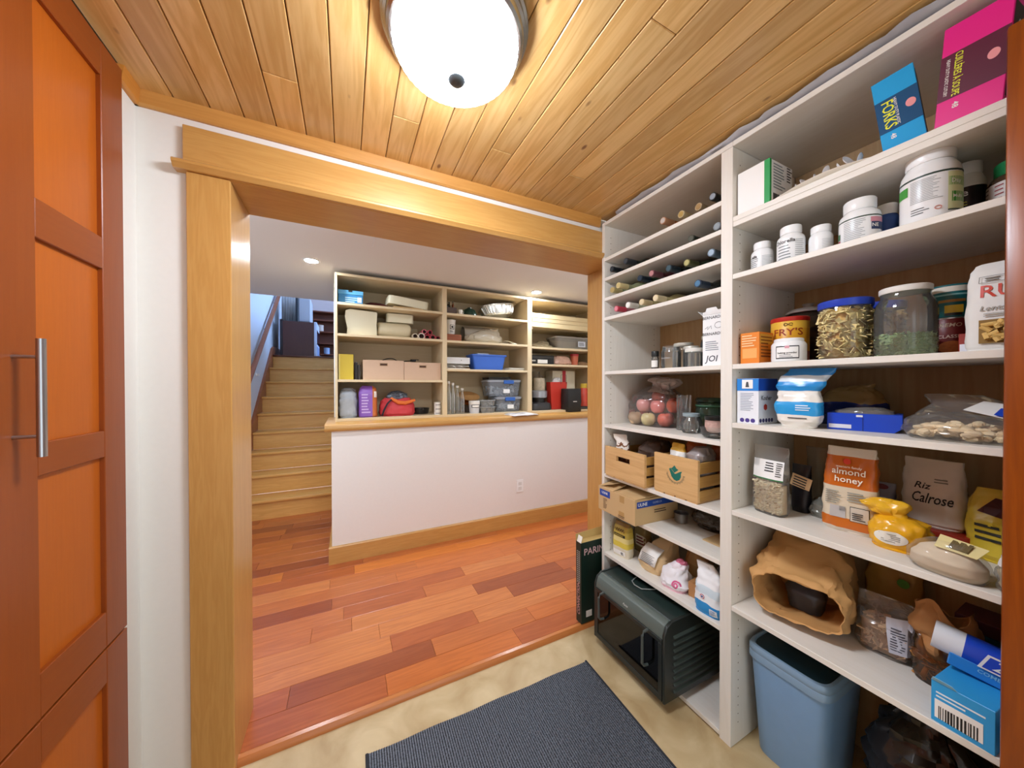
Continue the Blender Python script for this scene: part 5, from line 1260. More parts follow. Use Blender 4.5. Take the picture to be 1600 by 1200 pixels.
# ---- cereal bags shelf
z = RS['r5']
t = pt('oat_bag', 'clear stand-up bag of oat flakes with a white and green label', 'bag', 1.365, 0.668, z, rot=-6)
sack([(0, 0.09, 0.055), (0.012, 0.108, 0.07), (0.10, 0.112, 0.062), (0.16, 0.115, 0.035), (0.21, 0.118, 0.012), (0.24, 0.118, 0.004)], 32, 3.2, 0.003, 18, 51).build('film', FILM, t, smooth=30)
chips(700, in_box(-0.043, 0.043, -0.024, -0.008, 0.010, 0.115), 0.0125, 0.0016, 52).build('oat_flakes', plain('#f0dcb8', 0.7, var=0.25, scale=60), t, smooth=0, kind='stuff')
boxo('oat_core', plain('#d6bc92', 0.9), t, -0.04, 0.04, -0.02, 0.02, 0.006, 0.105)
patch(t, 'label', WHITE, -0.050, 0.050, -0.0335, 0.128, 0.192, th=0.001); patch(t, 'green_strip', plain('#2f7a44', 0.5), -0.050, 0.050, -0.0350, 0.124, 0.132)
lines_print(t, INK, -0.008, 0.022, -0.0352, 0.150, 0.186, 4, 5); lines_print(t, plain('#4a4a44', 0.6), 0.028, 0.048, -0.0352, 0.138, 0.188, 7, 6)
MB().tube([(-0.030 + 0.013 * math.cos(a), -0.0352, 0.173 + 0.004 * math.sin(a)) for a in [k_ * 0.5 for k_ in range(13)]], 0.0009, 5).build('boat_logo', plain('#3a4450', 0.6), t)
mb = MB()
for k_ in range(11): mb.box(-0.042 + 0.0024 * k_, -0.0408 + 0.0024 * k_ + 0.0004 * (k_ % 3), -0.0354, -0.0348, 0.138, 0.148)
mb.build('barcode', INK, t, smooth=0)
conform(t, 'film', 'oat_core')
t = soft('dried_fruit_bag', 'dark pouch with a tan paper tag behind the oat bag', 'bag', 1.485, 0.628, z, [(0, 0.05, 0.045), (0.02, 0.058, 0.05), (0.12, 0.058, 0.04), (0.17, 0.06, 0.006)], plain('#1a1820', 0.4), 0, 0.003, 53)
MB().add([(-0.012, -0.034, 0.142), (0.046, -0.036, 0.128), (0.038, -0.040, 0.088), (-0.020, -0.038, 0.100)], [(0, 1, 2, 3)]).build('tag', plain('#cfa678', 0.7), t, smooth=0, solid=0.001)
mb = MB()
for k_ in range(4):
    q = k_ / 4; mb.add([(-0.006 - 0.006 * q, -0.0375 - 0.004 * q, 0.134 - 0.036 * q), (0.032 - 0.006 * q, -0.0385 - 0.004 * q, 0.125 - 0.036 * q), (0.031 - 0.006 * q, -0.0385 - 0.004 * q, 0.121 - 0.036 * q), (-0.007 - 0.006 * q, -0.0375 - 0.004 * q, 0.130 - 0.036 * q)], [(0, 1, 2, 3)])
mb.build('tag_print', INK, t, smooth=0)
t = soft('foil_bag', 'crumpled silver and olive bag lying behind the tan tag', 'bag', 1.50, 0.568, z, [(0, 0.07, 0.08), (0.02, 0.085, 0.10), (0.045, 0.075, 0.08), (0.065, 0.03, 0.04)], plain('#8f8f86', 0.3, 0.4, var=0.4, bump=0.3, scale=22), 0, 0.009, 54)
t = soft('clear_pouch', 'tall clear empty pouch with faded print at the back of the cereal shelf', 'bag', 1.62, 0.60, z, [(0, 0.12, 0.05), (0.10, 0.14, 0.05), (0.22, 0.14, 0.01)], clear('dull_film', '#d9d2c4', 0.4, '#a89a80', 0.15), 0, 0.005, 55)
AH = bands('almond_print', [(0, '#ded3c4'), (0.06, '#c86a1e'), (0.18, '#d9cab0'), (0.54, '#c4641a'), (0.90, '#e0d6c8')], 'Z', 0.3, 0.02)
t = soft('cereal_bag', 'orange almond honey cereal bag standing in the middle of the shelf', 'bag', 1.425, 0.475, z, [(0, 0.115, 0.06), (0.015, 0.135, 0.078), (0.10, 0.132, 0.076), (0.18, 0.128, 0.06), (0.235, 0.120, 0.03), (0.262, 0.112, 0.010)], AH, 6, 0.0045, 56, 3.6)
lettering(t, 'almond\nhoney', 0.026, plain('#f4ead6', 0.5), (0.0, -0.0385, 0.176), tilt=8)
lettering(t, 'western family', 0.010, plain('#f4ead6', 0.5), (0.0, -0.0355, 0.203), tilt=8)
MB().lathe([(0.009, 0), (0.009, 0.0006)], 20, m=Matrix.Translation((-0.004, -0.0335, 0.220)) @ Matrix.Rotation(R(90), 4, 'X')).build('round_logo', plain('#d8402c', 0.5), t)
lines_print(t, plain('#8a8a80', 0.6), -0.052, -0.008, -0.0420, 0.085, 0.128, 7, 7); lines_print(t, plain('#8a8a80', 0.6), 0.0, 0.05, -0.0420, 0.10, 0.13, 4, 8)
patch(t, 'facts_panel', plain('#b9b4b0', 0.5), -0.04, -0.004, -0.0415, 0.045, 0.08); patch(t, 'facts_frame', INK, 0.006, 0.048, -0.0412, 0.040, 0.085); patch(t, 'facts_panel', plain('#cfc4b4', 0.5), 0.0075, 0.0465, -0.0418, 0.0415, 0.0835)
lines_print(t, INK, 0.012, 0.042, -0.0428, 0.046, 0.07, 4, 9)
conform(t, 'pouch')
t = soft('seed_pouch', 'slim grey pouch with a dark red emblem behind the orange bag', 'bag', 1.575, 0.448, z, [(0, 0.05, 0.04), (0.02, 0.062, 0.05), (0.10, 0.06, 0.04), (0.142, 0.064, 0.006)], plain('#8f8a98', 0.5, var=0.1), 0, 0.003, 57)
MB().lathe([(0.012, 0), (0.012, 0.0008)], 18, m=Matrix.Translation((0.0, -0.020, 0.128)) @ Matrix.Rotation(R(80), 4, 'X') @ Matrix.Diagonal((1.3, 0.7, 1, 1))).build('emblem', plain('#6e1f26', 0.5), t)
lines_print(t, plain('#d0ccd4', 0.5), -0.02, 0.02, -0.0262, 0.03, 0.10, 9, 10)
conform(t, 'pouch')
t = pt('red_tin', 'flat red tin under the white handwritten rice bag', 'tin', 1.555, 0.335, z)
MB().loft([superring(0.15, 0.12, zz, 32, 5) for zz in (0.0, 0.03)]).build('base', plain('#8e2418', 0.4), t, smooth=40)
MB().loft([superring(0.154, 0.124, zz, 32, 5) for zz in (0.03, 0.044)]).build('lid', plain('#a02c1c', 0.4), t, smooth=40)
t = soft('rice_bag', 'white rice bag with black handwriting standing on the red tin', 'bag', 1.555, 0.338, z + 0.0442, [(0, 0.11, 0.07), (0.012, 0.125, 0.085), (0.08, 0.125, 0.078), (0.14, 0.12, 0.05), (0.195, 0.115, 0.012)], plain('#e2d8cc', 0.6, var=0.03), -4, 0.004, 58)
lettering(t, 'Riz', 0.026, INK, (-0.012, -0.043, 0.118), shear=0.25, name='handwriting'); lettering(t, 'Calrose', 0.040, INK, (0.008, -0.0435, 0.084), shear=0.2, name='handwriting', sx=0.62)
lines_print(t, plain('#8a8278', 0.6), 0.01, 0.04, -0.038, 0.13, 0.145, 2, 11)
conform(t, 'pouch')
t = soft('rolled_oats_bag', 'yellow pouch with maroon leaf print at the end of the cereal shelf', 'bag', 1.52, 0.218, z, [(0, 0.10, 0.06), (0.02, 0.118, 0.08), (0.10, 0.115, 0.07), (0.16, 0.10, 0.03), (0.185, 0.085, 0.008)], plain('#d8bc3a', 0.35, var=0.12, scale=8), -12, 0.006, 59)
MB().prism([(-0.03, 0.125), (-0.005, 0.165), (0.03, 0.16), (0.01, 0.14), (0.025, 0.115), (0.0, 0.12)], -0.0355, -0.0345, 'XZ').build('leaf_print', plain('#5e1f22', 0.5), t, smooth=0)
lines_print(t, plain('#2c2a20', 0.6), -0.03, 0.02, -0.0422, 0.05, 0.10, 3, 12)
conform(t, 'pouch')
t = pt('produce_bag', 'bright yellow knotted bag with a white oval label at the shelf front', 'bag', 1.395, 0.364, z, rot=10)
sack([(0, 0.10, 0.085), (0.02, 0.125, 0.105), (0.05, 0.128, 0.105), (0.078, 0.105, 0.08), (0.09, 0.06, 0.045, -0.01), (0.096, 0.036, 0.03, -0.015)], 30, 2.6, 0.007, 20, 60).build('pouch', plain('#e8ac1e', 0.25, var=0.15, scale=14), t, smooth=50)
sack([(0.084, 0.05, 0.04, -0.012), (0.096, 0.085, 0.05, -0.022), (0.112, 0.105, 0.055, -0.028), (0.126, 0.085, 0.04, -0.02), (0.134, 0.05, 0.02, -0.012)], 44, 2.6, 0.010, 16, 61, floor=False).build('knotted_top', plain('#e9b42c', 0.25), t, smooth=30)
MB().lathe([(0.001, 0), (0.024, 0.001)], 24, m=Matrix.Translation((-0.012, -0.0562, 0.036)) @ Matrix.Rotation(R(90), 4, 'X') @ Matrix.Diagonal((1.35, 0.75, 1, 1))).build('oval_label', plain('#e9e4d8', 0.5), t)
lines_print(t, plain('#9a948a', 0.6), -0.034, 0.012, -0.0578, 0.024, 0.048, 5, 13)
conform(t, 'pouch', 'knotted_top')
t = pt('flour_pouch', 'clear pouch of pale flour with a cream printed label lying at the shelf front', 'bag', 1.312, 0.262, z, rot=-10)
sack([(0, 0.10, 0.055), (0.015, 0.122, 0.072), (0.035, 0.12, 0.07), (0.055, 0.09, 0.05), (0.066, 0.05, 0.03)], 30, 2.4, 0.0015, 18, 62).build('flour', plain('#d6c4a8', 0.8, var=0.04), t, smooth=50)
sack([(0, 0.112, 0.064), (0.015, 0.136, 0.084), (0.039, 0.134, 0.082), (0.062, 0.104, 0.06), (0.078, 0.06, 0.036)], 30, 2.4, 0.003, 22, 63).build('film', clear('flour_film', '#ffffff', 0.05, '#ffffff', 0.08, 0.4), t, smooth=50)
MB().add([(-0.012, -0.026, 0.066), (0.052, -0.022, 0.062), (0.058, 0.012, 0.080), (-0.016, 0.010, 0.088)], [(0, 1, 2, 3)]).build('label', plain('#e9d99a', 0.6), t, smooth=0, solid=0.001)
mb = MB()
for k_ in range(5):
    q = 0.15 + k_ * 0.14
    mb.add([(0.0 + 0.044 * q, -0.02, 0.0695 + 0.0 * q), (0.006 + 0.044 * q, -0.02, 0.069), (0.006 + 0.046 * q, 0.004 - 0.006 * (k_ % 2), 0.0835 - 0.003 * (k_ % 2)), (0.0 + 0.046 * q, 0.004, 0.084)], [(0, 1, 2, 3)])
mb.build('label_print', plain('#6a5a34', 0.6), t, smooth=0)
t = pt('grain_bag', 'clear bag of pale rice grains with a white band by the wooden door', 'bag', 1.318, 0.156, z)
sack([(0, 0.06, 0.06), (0.015, 0.074, 0.078), (0.045, 0.07, 0.072), (0.056, 0.05, 0.05)], 28, 2.6, 0.004, 20, 64).build('grains', plain('#dccba6', 0.8, var=0.18, scale=220, bump=0.4), t, smooth=50)
sack([(0, 0.064, 0.064), (0.015, 0.080, 0.084), (0.05, 0.076, 0.078), (0.09, 0.06, 0.05), (0.12, 0.05, 0.02)], 28, 2.6, 0.005, 22, 65).build('film', FILM, t, smooth=30)
sack([(0.058, 0.0765, 0.076), (0.075, 0.07, 0.064), (0.088, 0.06, 0.05)], 28, 2.6, 0.003, 22, 66).build('white_band', plain('#e4e2e0', 0.5), t, smooth=50)

# ---- lower shelf of paper bags
z = RS['r6']
t = pt('paper_grocery_bag', 'large crumpled kraft paper bag with its mouth open to the front', 'bag', 1.475, 0.608, z, rot=12)
def mouth(y, w_, h0, h1, n=64, seed=0, amp=0.006, sag=0.0):
    out = []
    for i in range(n):
        a = 2 * math.pi * i / n; c, s_ = math.cos(a), math.sin(a)
        xx = w_ / 2 * math.copysign(abs(c) ** 0.62, c); zz = (h0 + h1) / 2 + (h1 - h0) / 2 * math.copysign(abs(s_) ** 0.75, s_)
        v = Vector((xx, y, zz)); nv = noise.noise_vector(v * 9)
        f = (crease(v, 13, 3.0) - 0.45) * 1.6 + (crease(v, 30, 7.0) - 0.45) * 0.6 + nv.x
        rad = Vector((xx, 0, zz - (h0 + h1) / 2)).normalized()
        p = v + rad * amp * f + Vector((0, nv.y * amp, 0)); p.z = max(0.001, p.z)
        out.append(p)
    return out
KB = plain('#c8975c', 0.75, var=0.10, bump=0.15, scale=14)
keys = [(0.17, 0.17, 0.0, 0.20, 0.004), (0.165, 0.215, 0.0, 0.235, 0.008), (0.08, 0.245, 0.0, 0.268, 0.012), (0.0, 0.262, 0.0, 0.255, 0.015), (-0.07, 0.268, 0.004, 0.222, 0.016), (-0.125, 0.264, 0.008, 0.190, 0.016), (-0.158, 0.250, 0.022, 0.170, 0.014), (-0.156, 0.244, 0.026, 0.166, 0.014), (-0.05, 0.235, 0.014, 0.20, 0.012), (0.08, 0.20, 0.01, 0.20, 0.006)]
rg = []
for k_ in range(len(keys) - 1):
    for j_ in range(5):
        q = [keys[k_][i] * (1 - j_ / 5) + keys[k_ + 1][i] * j_ / 5 for i in range(5)]
        rg.append(mouth(q[0], q[1], q[2], q[3], amp=q[4]))
rg.append(mouth(*keys[-1][:4], amp=keys[-1][4]))
MB().loft(rg).build('paper', KB, t, smooth=28)
sack([(0.02, 0.10, 0.10), (0.08, 0.12, 0.10), (0.125, 0.08, 0.04)], 22, 3, 0.004, 20, 70).build('foil_pack', plain('#4a4e58', 0.35, 0.3), t, smooth=50)
t = pt('mushroom_bag', 'clear bag of dried brown mushroom slices with a white label', 'bag', 1.475, 0.412, z, rot=6)
sack([(0, 0.11, 0.08), (0.02, 0.128, 0.10), (0.09, 0.125, 0.09), (0.13, 0.12, 0.04), (0.165, 0.12, 0.008)], 30, 3, 0.004, 18, 71).build('film', FILM, t, smooth=30)
chips(300, in_box(-0.045, 0.045, -0.033, 0.03, 0.012, 0.092), 0.026, 0.002, 72).build('mushroom_slices', plain('#e0b88c', 0.7, var=0.3, scale=30), t, smooth=0, kind='stuff')
boxo('mushroom_core', plain('#a07850', 0.9), t, -0.045, 0.045, -0.03, 0.03, 0.006, 0.09)
MB().add([(0.006, -0.051, 0.118), (0.060, -0.046, 0.128), (0.058, -0.052, 0.03), (0.016, -0.056, 0.026)], [(0, 1, 2, 3)]).build('label', plain('#c9cbd6', 0.6), t, smooth=0, solid=0.001)
lines_print(t, plain('#4a4c58', 0.6), 0.018, 0.05, -0.0575, 0.035, 0.10, 9, 14)
conform(t, 'film', 'mushroom_core')
t = soft('yellow_bag', 'dull yellow bag with a green spot behind the mushroom bag', 'bag', 1.645, 0.44, z, [(0, 0.12, 0.06), (0.03, 0.14, 0.08), (0.15, 0.14, 0.06), (0.24, 0.12, 0.01)], plain('#a8803a', 0.5, var=0.2), 0, 0.007, 73)
MB().lathe([(0.001, 0), (0.014, 0.001)], 18, m=Matrix.Translation((0.03, -0.036, 0.17)) @ Matrix.Rotation(R(85), 4, 'X')).build('green_spot', plain('#4a8a2c', 0.5), t)
t = pt('chip_bag', 'open brown paper bag inside clear film with dried slices spilling', 'bag', 1.455, 0.296, z, rot=-6)
sack([(0, 0.095, 0.09), (0.02, 0.112, 0.105), (0.10, 0.108, 0.095), (0.14, 0.1, 0.07)], 30, 3, 0.005, 18, 74).build('film', clear('brown_film', '#e8d8c4', 0.1, '#8a6a48', 0.08), t, smooth=50)
keys = [(0.06, 0.085, 0.075), (0.10, 0.10, 0.085), (0.155, 0.112, 0.092), (0.20, 0.10, 0.075), (0.198, 0.094, 0.069), (0.15, 0.10, 0.08), (0.08, 0.08, 0.065)]
rg = []
for k_ in range(len(keys) - 1):
    for j_ in range(5):
        q = [keys[k_][i] * (1 - j_ / 5) + keys[k_ + 1][i] * j_ / 5 for i in range(3)]
        ring = superring(q[1], q[2], q[0], 56, 3)
        for v in ring:
            f = (crease(v, 20, 4.0) - 0.45) * 1.6 + noise.noise(v * 16)
            v += Vector((v.x, v.y, 0)).normalized() * 0.011 * f
            v.z += (v.z - 0.06) * 0.35 * noise.noise(Vector((v.x * 18, v.y * 18, 2.0)))
        rg.append(ring)
MB().loft(rg).build('paper_collar', plain('#b07c48', 0.75, var=0.12), t, smooth=28)
chips(150, in_box(-0.042, 0.042, -0.038, 0.038, 0.006, 0.075), 0.026, 0.0022, 75).build('dried_slices', plain('#d8964e', 0.6, var=0.35, scale=30), t, smooth=0, kind='stuff')
boxo('slice_core', plain('#5a3418', 0.9), t, -0.035, 0.035, -0.03, 0.03, 0.006, 0.065)
t = pt('cotton_carton', 'light blue carton with a barcode panel at the front edge of the lower shelf', 'carton', 1.325, 0.228, z, rot=-4)
boxo('body', plain('#2f9fe0', 0.4), t, -0.046, 0.046, -0.055, 0.055, 0, 0.098, bevel=0.001)
patch(t, 'barcode_panel', WHITE, -0.040, 0.030, -0.0552, 0.012, 0.056)
mb = MB(); rp_ = random.Random(2)
xx = -0.034
while xx < 0.024:
    w_ = rp_.choice((0.0012, 0.002, 0.003)); mb.box(xx, xx + w_, -0.0564, -0.0558, 0.012, 0.042); xx += w_ + rp_.choice((0.0015, 0.0025))
mb.build('barcode', INK, t, smooth=0)
lines_print(t, plain('#e6f2fa', 0.5), -0.038, 0.034, -0.0557, 0.060, 0.078, 2, 15)
MB().add([(-0.046, -0.055, 0.098), (-0.006, -0.055, 0.098), (-0.012, -0.062, 0.108), (-0.04, -0.066, 0.112)], [(0, 1, 2, 3)]).build('torn_flap', plain('#8ec8ea', 0.5), t, smooth=0, solid=0.001)
t = pt('freezer_bag_box', 'blue zip bag box with white end lying across the lower shelf items', 'box', 1.395, 0.190, z + 0.112, rot=8, ry=8)
MB().loft([[Vector((xx, 0.032 * math.cos(a), 0.035 + 0.034 * math.sin(a))) for a in [2 * math.pi * i / 24 for i in range(24)]] for xx in (-0.115, 0.10)]).build('body', bands('zip_blue', [(0, '#e4e8ee'), (0.22, '#1846c4')], 'X', 0.3), t, smooth=40)
boxo('lower_box', plain('#2a86d8', 0.4), t, -0.085, 0.10, -0.03, 0.035, -0.012, 0.02, bevel=0.002)
MB().add([(-0.034, -0.0328, 0.058), (0.05, -0.0328, 0.058), (0.05, -0.0345, 0.020), (-0.044, -0.0345, 0.020)], [(0, 1, 2, 3)]).build('logo_frame', WHITE, t, smooth=0)
MB().add([(-0.030, -0.0336, 0.054), (0.05, -0.0336, 0.054), (0.05, -0.0353, 0.024), (-0.038, -0.0353, 0.024)], [(0, 1, 2, 3)]).build('logo_field', plain('#1846c4', 0.4), t, smooth=0)
lettering(t, 'Ziploc', 0.034, WHITE, (0.022, -0.0362, 0.039), shear=0.25)
lettering(t, 'COMBO', 0.012, plain('#8fd0f0', 0.5), (-0.02, -0.0308, 0.008))
t = pt('blue_flap_pack', 'teal and maroon box tucked behind the zip bag box', 'box', 1.58, 0.232, z)
boxo('body', plain('#1a5a74', 0.5), t, -0.06, 0.06, -0.05, 0.05, 0, 0.14, bevel=0.002)
boxo('lid', plain('#5a2430', 0.5), t, -0.061, 0.061, -0.051, 0.051, 0.14, 0.175, bevel=0.002)
t = pt('white_jug', 'pale plastic jug at the far end of the lower shelf front', 'jug', 1.322, 0.112, z)
MB().loft([superring(w_, w_ * 0.8, zz, 30, 3) for zz, w_ in ((0, 0.10), (0.01, 0.112), (0.13, 0.11), (0.17, 0.07), (0.18, 0.04), (0.20, 0.038))]).build('body', clear('jug_film', '#e6eaec', 0.75, '#dfe4e8', 0.2), t, smooth=50)
lid(t, 0.021, 0.20, 0.222, plain('#d0d4d8', 0.4))

# ---- bin and bag on the floor
t = pt('waste_bin', 'grey blue plastic swing-top waste bin under the lowest board', 'bin', 1.478, 0.612, -0.018)
BINM = plain('#7ba0c8', 0.4, var=0.04)
def rr_ring(w_, d_, zz): return superring(w_, d_, zz, 44, 7)
MB().loft([rr_ring(0.19, 0.24, 0.0), rr_ring(0.196, 0.246, 0.008), rr_ring(0.232, 0.292, 0.345), rr_ring(0.226, 0.286, 0.345), rr_ring(0.19, 0.24, 0.01)], True, True).build('bucket', BINM, t, smooth=40)
MB().loft([rr_ring(0.236, 0.296, 0.342), rr_ring(0.246, 0.306, 0.346), rr_ring(0.246, 0.306, 0.368), rr_ring(0.243, 0.303, 0.371), rr_ring(0.246, 0.306, 0.374), rr_ring(0.246, 0.306, 0.386), rr_ring(0.238, 0.298, 0.394), rr_ring(0.222, 0.282, 0.396), rr_ring(0.214, 0.274, 0.390)], False, False).build('rim', plain('#7f9ab2', 0.3), t, smooth=40)
MB().loft([rr_ring(0.214, 0.274, 0.386), rr_ring(0.212, 0.272, 0.392), rr_ring(0.15, 0.2, 0.396)]).build('swing_lid', plain('#14303c', 0.35), t, smooth=40)
t = soft('black_bag', 'dark glossy plastic bag on the floor next to the waste bin', 'bag', 1.50, 0.335, -0.018, [(0, 0.20, 0.20), (0.05, 0.25, 0.26), (0.20, 0.25, 0.25), (0.32, 0.20, 0.18), (0.40, 0.10, 0.08)], plain('#241f1c', 0.18, var=0.4, scale=12), 0, 0.02, 81, freq=11, n=40)

# ================================================================ things on the hall shelf unit (front faces -Y)
def ht(name, label, cat, X, Y, z, rot=0.0, group=None, rx=0.0, ry=0.0):
    return thing(name, label, cat, (X, Y, z), rot, group, rx=rx, ry=ry)
def hbox(name, label, cat, X0, X1, z, h, mat, Y0=3.03, d=0.2, rot=0, bev=0.002):
    t_ = ht(name, label, cat, (X0 + X1) / 2, Y0 + d / 2, z, rot)
    boxo('body', mat, t_, -(X1 - X0) / 2, (X1 - X0) / 2, -d / 2, d / 2, 0, h, bevel=bev)
    return t_
def hsoft(name, label, cat, X, Y, z, prof, mat, rot=0, crumple=0.006, seed=0, e=2.8, freq=16, part='pouch', n=40):
    t_ = ht(name, label, cat, X, Y, z, rot)
    sack(prof, n, e, crumple, freq, seed).build(part, mat, t_, smooth=30)
    return t_
CREAM = plain('#e8e0c4', 0.5)
A1, A2, A3 = US[0]; B1, B2, B3_ = US[1]; C2, C3 = US[2]; Z0 = UBZ
# ---- first column
t = hbox('shoe_box', 'blue shoe box with lid on the top shelf by the stairs', 'box', -0.062, 0.118, A1, 0.078, plain('#2f7fb4', 0.5), 3.02, 0.28)
boxo('lid', plain('#5aa6d4', 0.5), t, -0.093, 0.093, -0.143, 0.143, 0.078, 0.112, bevel=0.002)
boxo('thumb_hole', BLACK, t, -0.016, 0.012, -0.1445, -0.142, 0.098, 0.112)
lettering(t, 'NIKE', 0.034, plain('#dcecf6', 0.5), (0.018, -0.1412, 0.030)) if False else lines_print(t, plain('#bfe0f2', 0.5), -0.04, 0.07, -0.1412, 0.012, 0.06, 3, 2)
patch(t, 'white_sticker', WHITE, 0.05, 0.08, -0.1402, 0.02, 0.06)
t = hsoft('folded_cloth', 'dark red folded cloth behind the blue shoe box', 'cloth', 0.235, 3.22, A1, [(0, 0.20, 0.16), (0.02, 0.22, 0.18), (0.05, 0.20, 0.16), (0.065, 0.12, 0.10)], plain('#5a2420', 0.9), 0, 0.006, 2)
t = ht('foam_cushion', 'cream foam seat cushion leaning on the top shelf', 'cushion', 0.485, 3.16, A1 + 0.036, 4, ry=5)
MB().loft([superring(0.35, 0.22, zz, 32, 8) for zz in (0, 0.006, 0.062, 0.07)]).build('foam', CREAM, t, smooth=40)
t = hbox('flat_carton', 'flat brown carton under the foam cushion', 'carton', 0.36, 0.62, A1, 0.032, CARD, 3.06, 0.2)
patch(t, 'tape', plain('#b58f58', 0.4), -0.02, 0.02, 0.0322, -0.09, 0.09, face='top')
t = ht('foam_roll', 'cream folded foam pad standing upright on the second shelf', 'cushion', 0.112, 3.13, A2, 0)
prf = [(-0.115, 0.004), (-0.10, 0.0), (0.11, 0.0), (0.115, 0.004), (0.112, 0.10), (0.118, 0.195), (0.11, 0.205), (-0.09, 0.215), (-0.122, 0.20), (-0.128, 0.15), (-0.11, 0.06)]
MB().prism(prf, -0.09, 0.09, 'XZ').build('foam', CREAM, t, smooth=30, bevel=0.006, bseg=2)
t = ht('plastic_roll', 'fat roll of translucent cream plastic bags on the second shelf', 'roll', 0.375, 3.15, A2, 0)
MB().loft([[Vector((xx + 0.006 * math.sin(a * 3), 0.072 * f * math.cos(a), 0.072 + 0.071 * f * math.sin(a))) for a in [2 * math.pi * i / 32 for i in range(32)]] for xx, f in ((-0.14, 0.5), (-0.135, 0.85), (-0.12, 0.98), (0.11, 1.0), (0.13, 0.9), (0.14, 0.6))]).build('roll', plain('#dccfae', 0.4, var=0.06, bump=0.3, scale=10), t, smooth=50)
t = ht('foam_roll', 'smaller cream foam block lying on top of the fat roll', 'cushion', 0.425, 3.16, A2 + 0.144, 2)
MB().loft([superring(0.23, 0.12, zz, 28, 5) for zz in (0, 0.008, 0.066, 0.075)]).build('foam', CREAM, t, smooth=40)
t = hsoft('paper_fan', 'loose sheet of cream paper curling beside the tubes', 'paper', 0.575, 3.31, A2, [(0, 0.10, 0.05), (0.06, 0.10, 0.04), (0.13, 0.07, 0.008)], CREAM, 0, 0.006, 5)
tubes = [(0.545, 0.026, '#d9c9b0', 'cream'), (0.600, 0.030, '#e0d2c4', 'pale'), (0.652, 0.024, '#c23a4a', 'red'), (0.702, 0.025, '#d04a5c', 'pink'), (0.748, 0.020, '#b8364a', 'dark red')]
tz = [0.026, 0.030, 0.024, 0.025, 0.020]
for i, (tx, tr_, c, nm) in enumerate(tubes):
    t = ht('wrapping_roll', '%s tube of wrapping paper in the bottom row, %s' % (nm, ('touching the fat roll', 'with the widest opening', 'under the rose tube', 'beside the dark red one', 'closest to the shelf upright')[i]), 'tube', tx, 3.06, A2, group='wrapping paper tubes on the second shelf')
    rot = Matrix.Translation((0, 0, tr_)) @ Matrix.Rotation(R(-90), 4, 'X')
    MB().lathe([(tr_ * 0.72, 0.0), (tr_, 0.0), (tr_, 0.18), (tr_ * 0.72, 0.18)], 22, m=rot, cap0=False, cap1=False).build('paper', plain(c, 0.5), t, smooth=40)
    MB().lathe([(tr_ * 0.72, 0.02), (tr_ * 0.72, 0.17)], 18, m=rot).build('hollow_core', plain('#3a2420', 0.9), t)
for i, (tx, tzz, c, nm) in enumerate(((0.628, 0.052, '#d9707c', 'rose'), (0.678, 0.048, '#c84054', 'crimson'))):
    t = ht('wrapping_roll', '%s tube of wrapping paper lying on top of the others' % nm, 'tube', tx, 3.07, A2 + tzz, group='wrapping paper tubes on the second shelf')
    rot = Matrix.Translation((0, 0, 0.022)) @ Matrix.Rotation(R(-90), 4, 'X')
    MB().lathe([(0.016, 0.0), (0.022, 0.0), (0.022, 0.17), (0.016, 0.17)], 20, m=rot, cap0=False, cap1=False).build('paper', plain(c, 0.5), t, smooth=40)
    MB().lathe([(0.016, 0.02), (0.016, 0.16)], 18, m=rot).build('hollow_core', plain('#3a2420', 0.9), t)
t = hbox('magazine_file', 'yellow binder box standing on the third shelf', 'binder', -0.062, 0.046, A3, 0.205, plain('#cdb12e', 0.5), 3.02, 0.24)
patch(t, 'spine_edge', plain('#e0cf7a', 0.5), -0.054, -0.044, -0.1202, 0.0, 0.205)
t = hbox('dark_book', 'dark upright book next to the yellow binder box', 'book', 0.056, 0.078, A3, 0.145, plain('#2a2624', 0.6), 3.06, 0.18)
boxo('pages', PAPER, t, -0.008, 0.008, -0.088, 0.0905, 0.004, 0.1455)
t = hbox('dark_book', 'black narrow book squeezed beside the file boxes', 'book', 0.080, 0.100, A3, 0.125, plain('#3a322c', 0.6), 3.06, 0.18)
boxo('pages', PAPER, t, -0.007, 0.007, -0.088, 0.0905, 0.004, 0.1255)
for i, (x0_, x1_, h_) in enumerate(((0.116, 0.440, 0.165), (0.442, 0.762, 0.155))):
    t = hbox('file_box', 'beige file box with a slot handle, %s' % ('beside the dark books' if i == 0 else 'against the shelf upright'), 'box', x0_, x1_, A3, h_, plain('#c9a88c', 0.6, var=0.03), 3.01, 0.33)
    t['group'] = 'beige file boxes on the third shelf'
    boxo('slot', plain('#4a3020', 0.8), t, -0.030, 0.026, -0.1665, -0.163, h_ - 0.045, h_ - 0.028, bevel=0.002)
    boxo('slot_rim', plain('#a5835f', 0.6), t, -0.034, 0.030, -0.1655, -0.1645, h_ - 0.049, h_ - 0.024)
t = ht('cable_coil', 'black cable loop lying on top of the file boxes', 'cable', 0.43, 3.12, A3 + 0.1655)
MB().tube([(-0.16 + 0.32 * k_ / 30, 0.05 * math.sin(k_ * 0.5), 0.004 + 0.02 * max(0, math.sin(k_ * 0.28))) for k_ in range(31)], 0.004, 8).build('cable', BLACK, t)
boxo('plug', BLACK, t, 0.08, 0.13, -0.02, 0.02, 0.001, 0.022, bevel=0.005)
t = hsoft('grey_bag', 'light grey zipped cloth bag on the bottom of the first column', 'bag', 0.008, 3.10, Z0, [(0, 0.12, 0.13), (0.02, 0.14, 0.15), (0.14, 0.145, 0.15), (0.20, 0.13, 0.12), (0.235, 0.09, 0.06), (0.24, 0.05, 0.03)], plain('#a9aeb4', 0.8, var=0.1), 0, 0.008, 21)
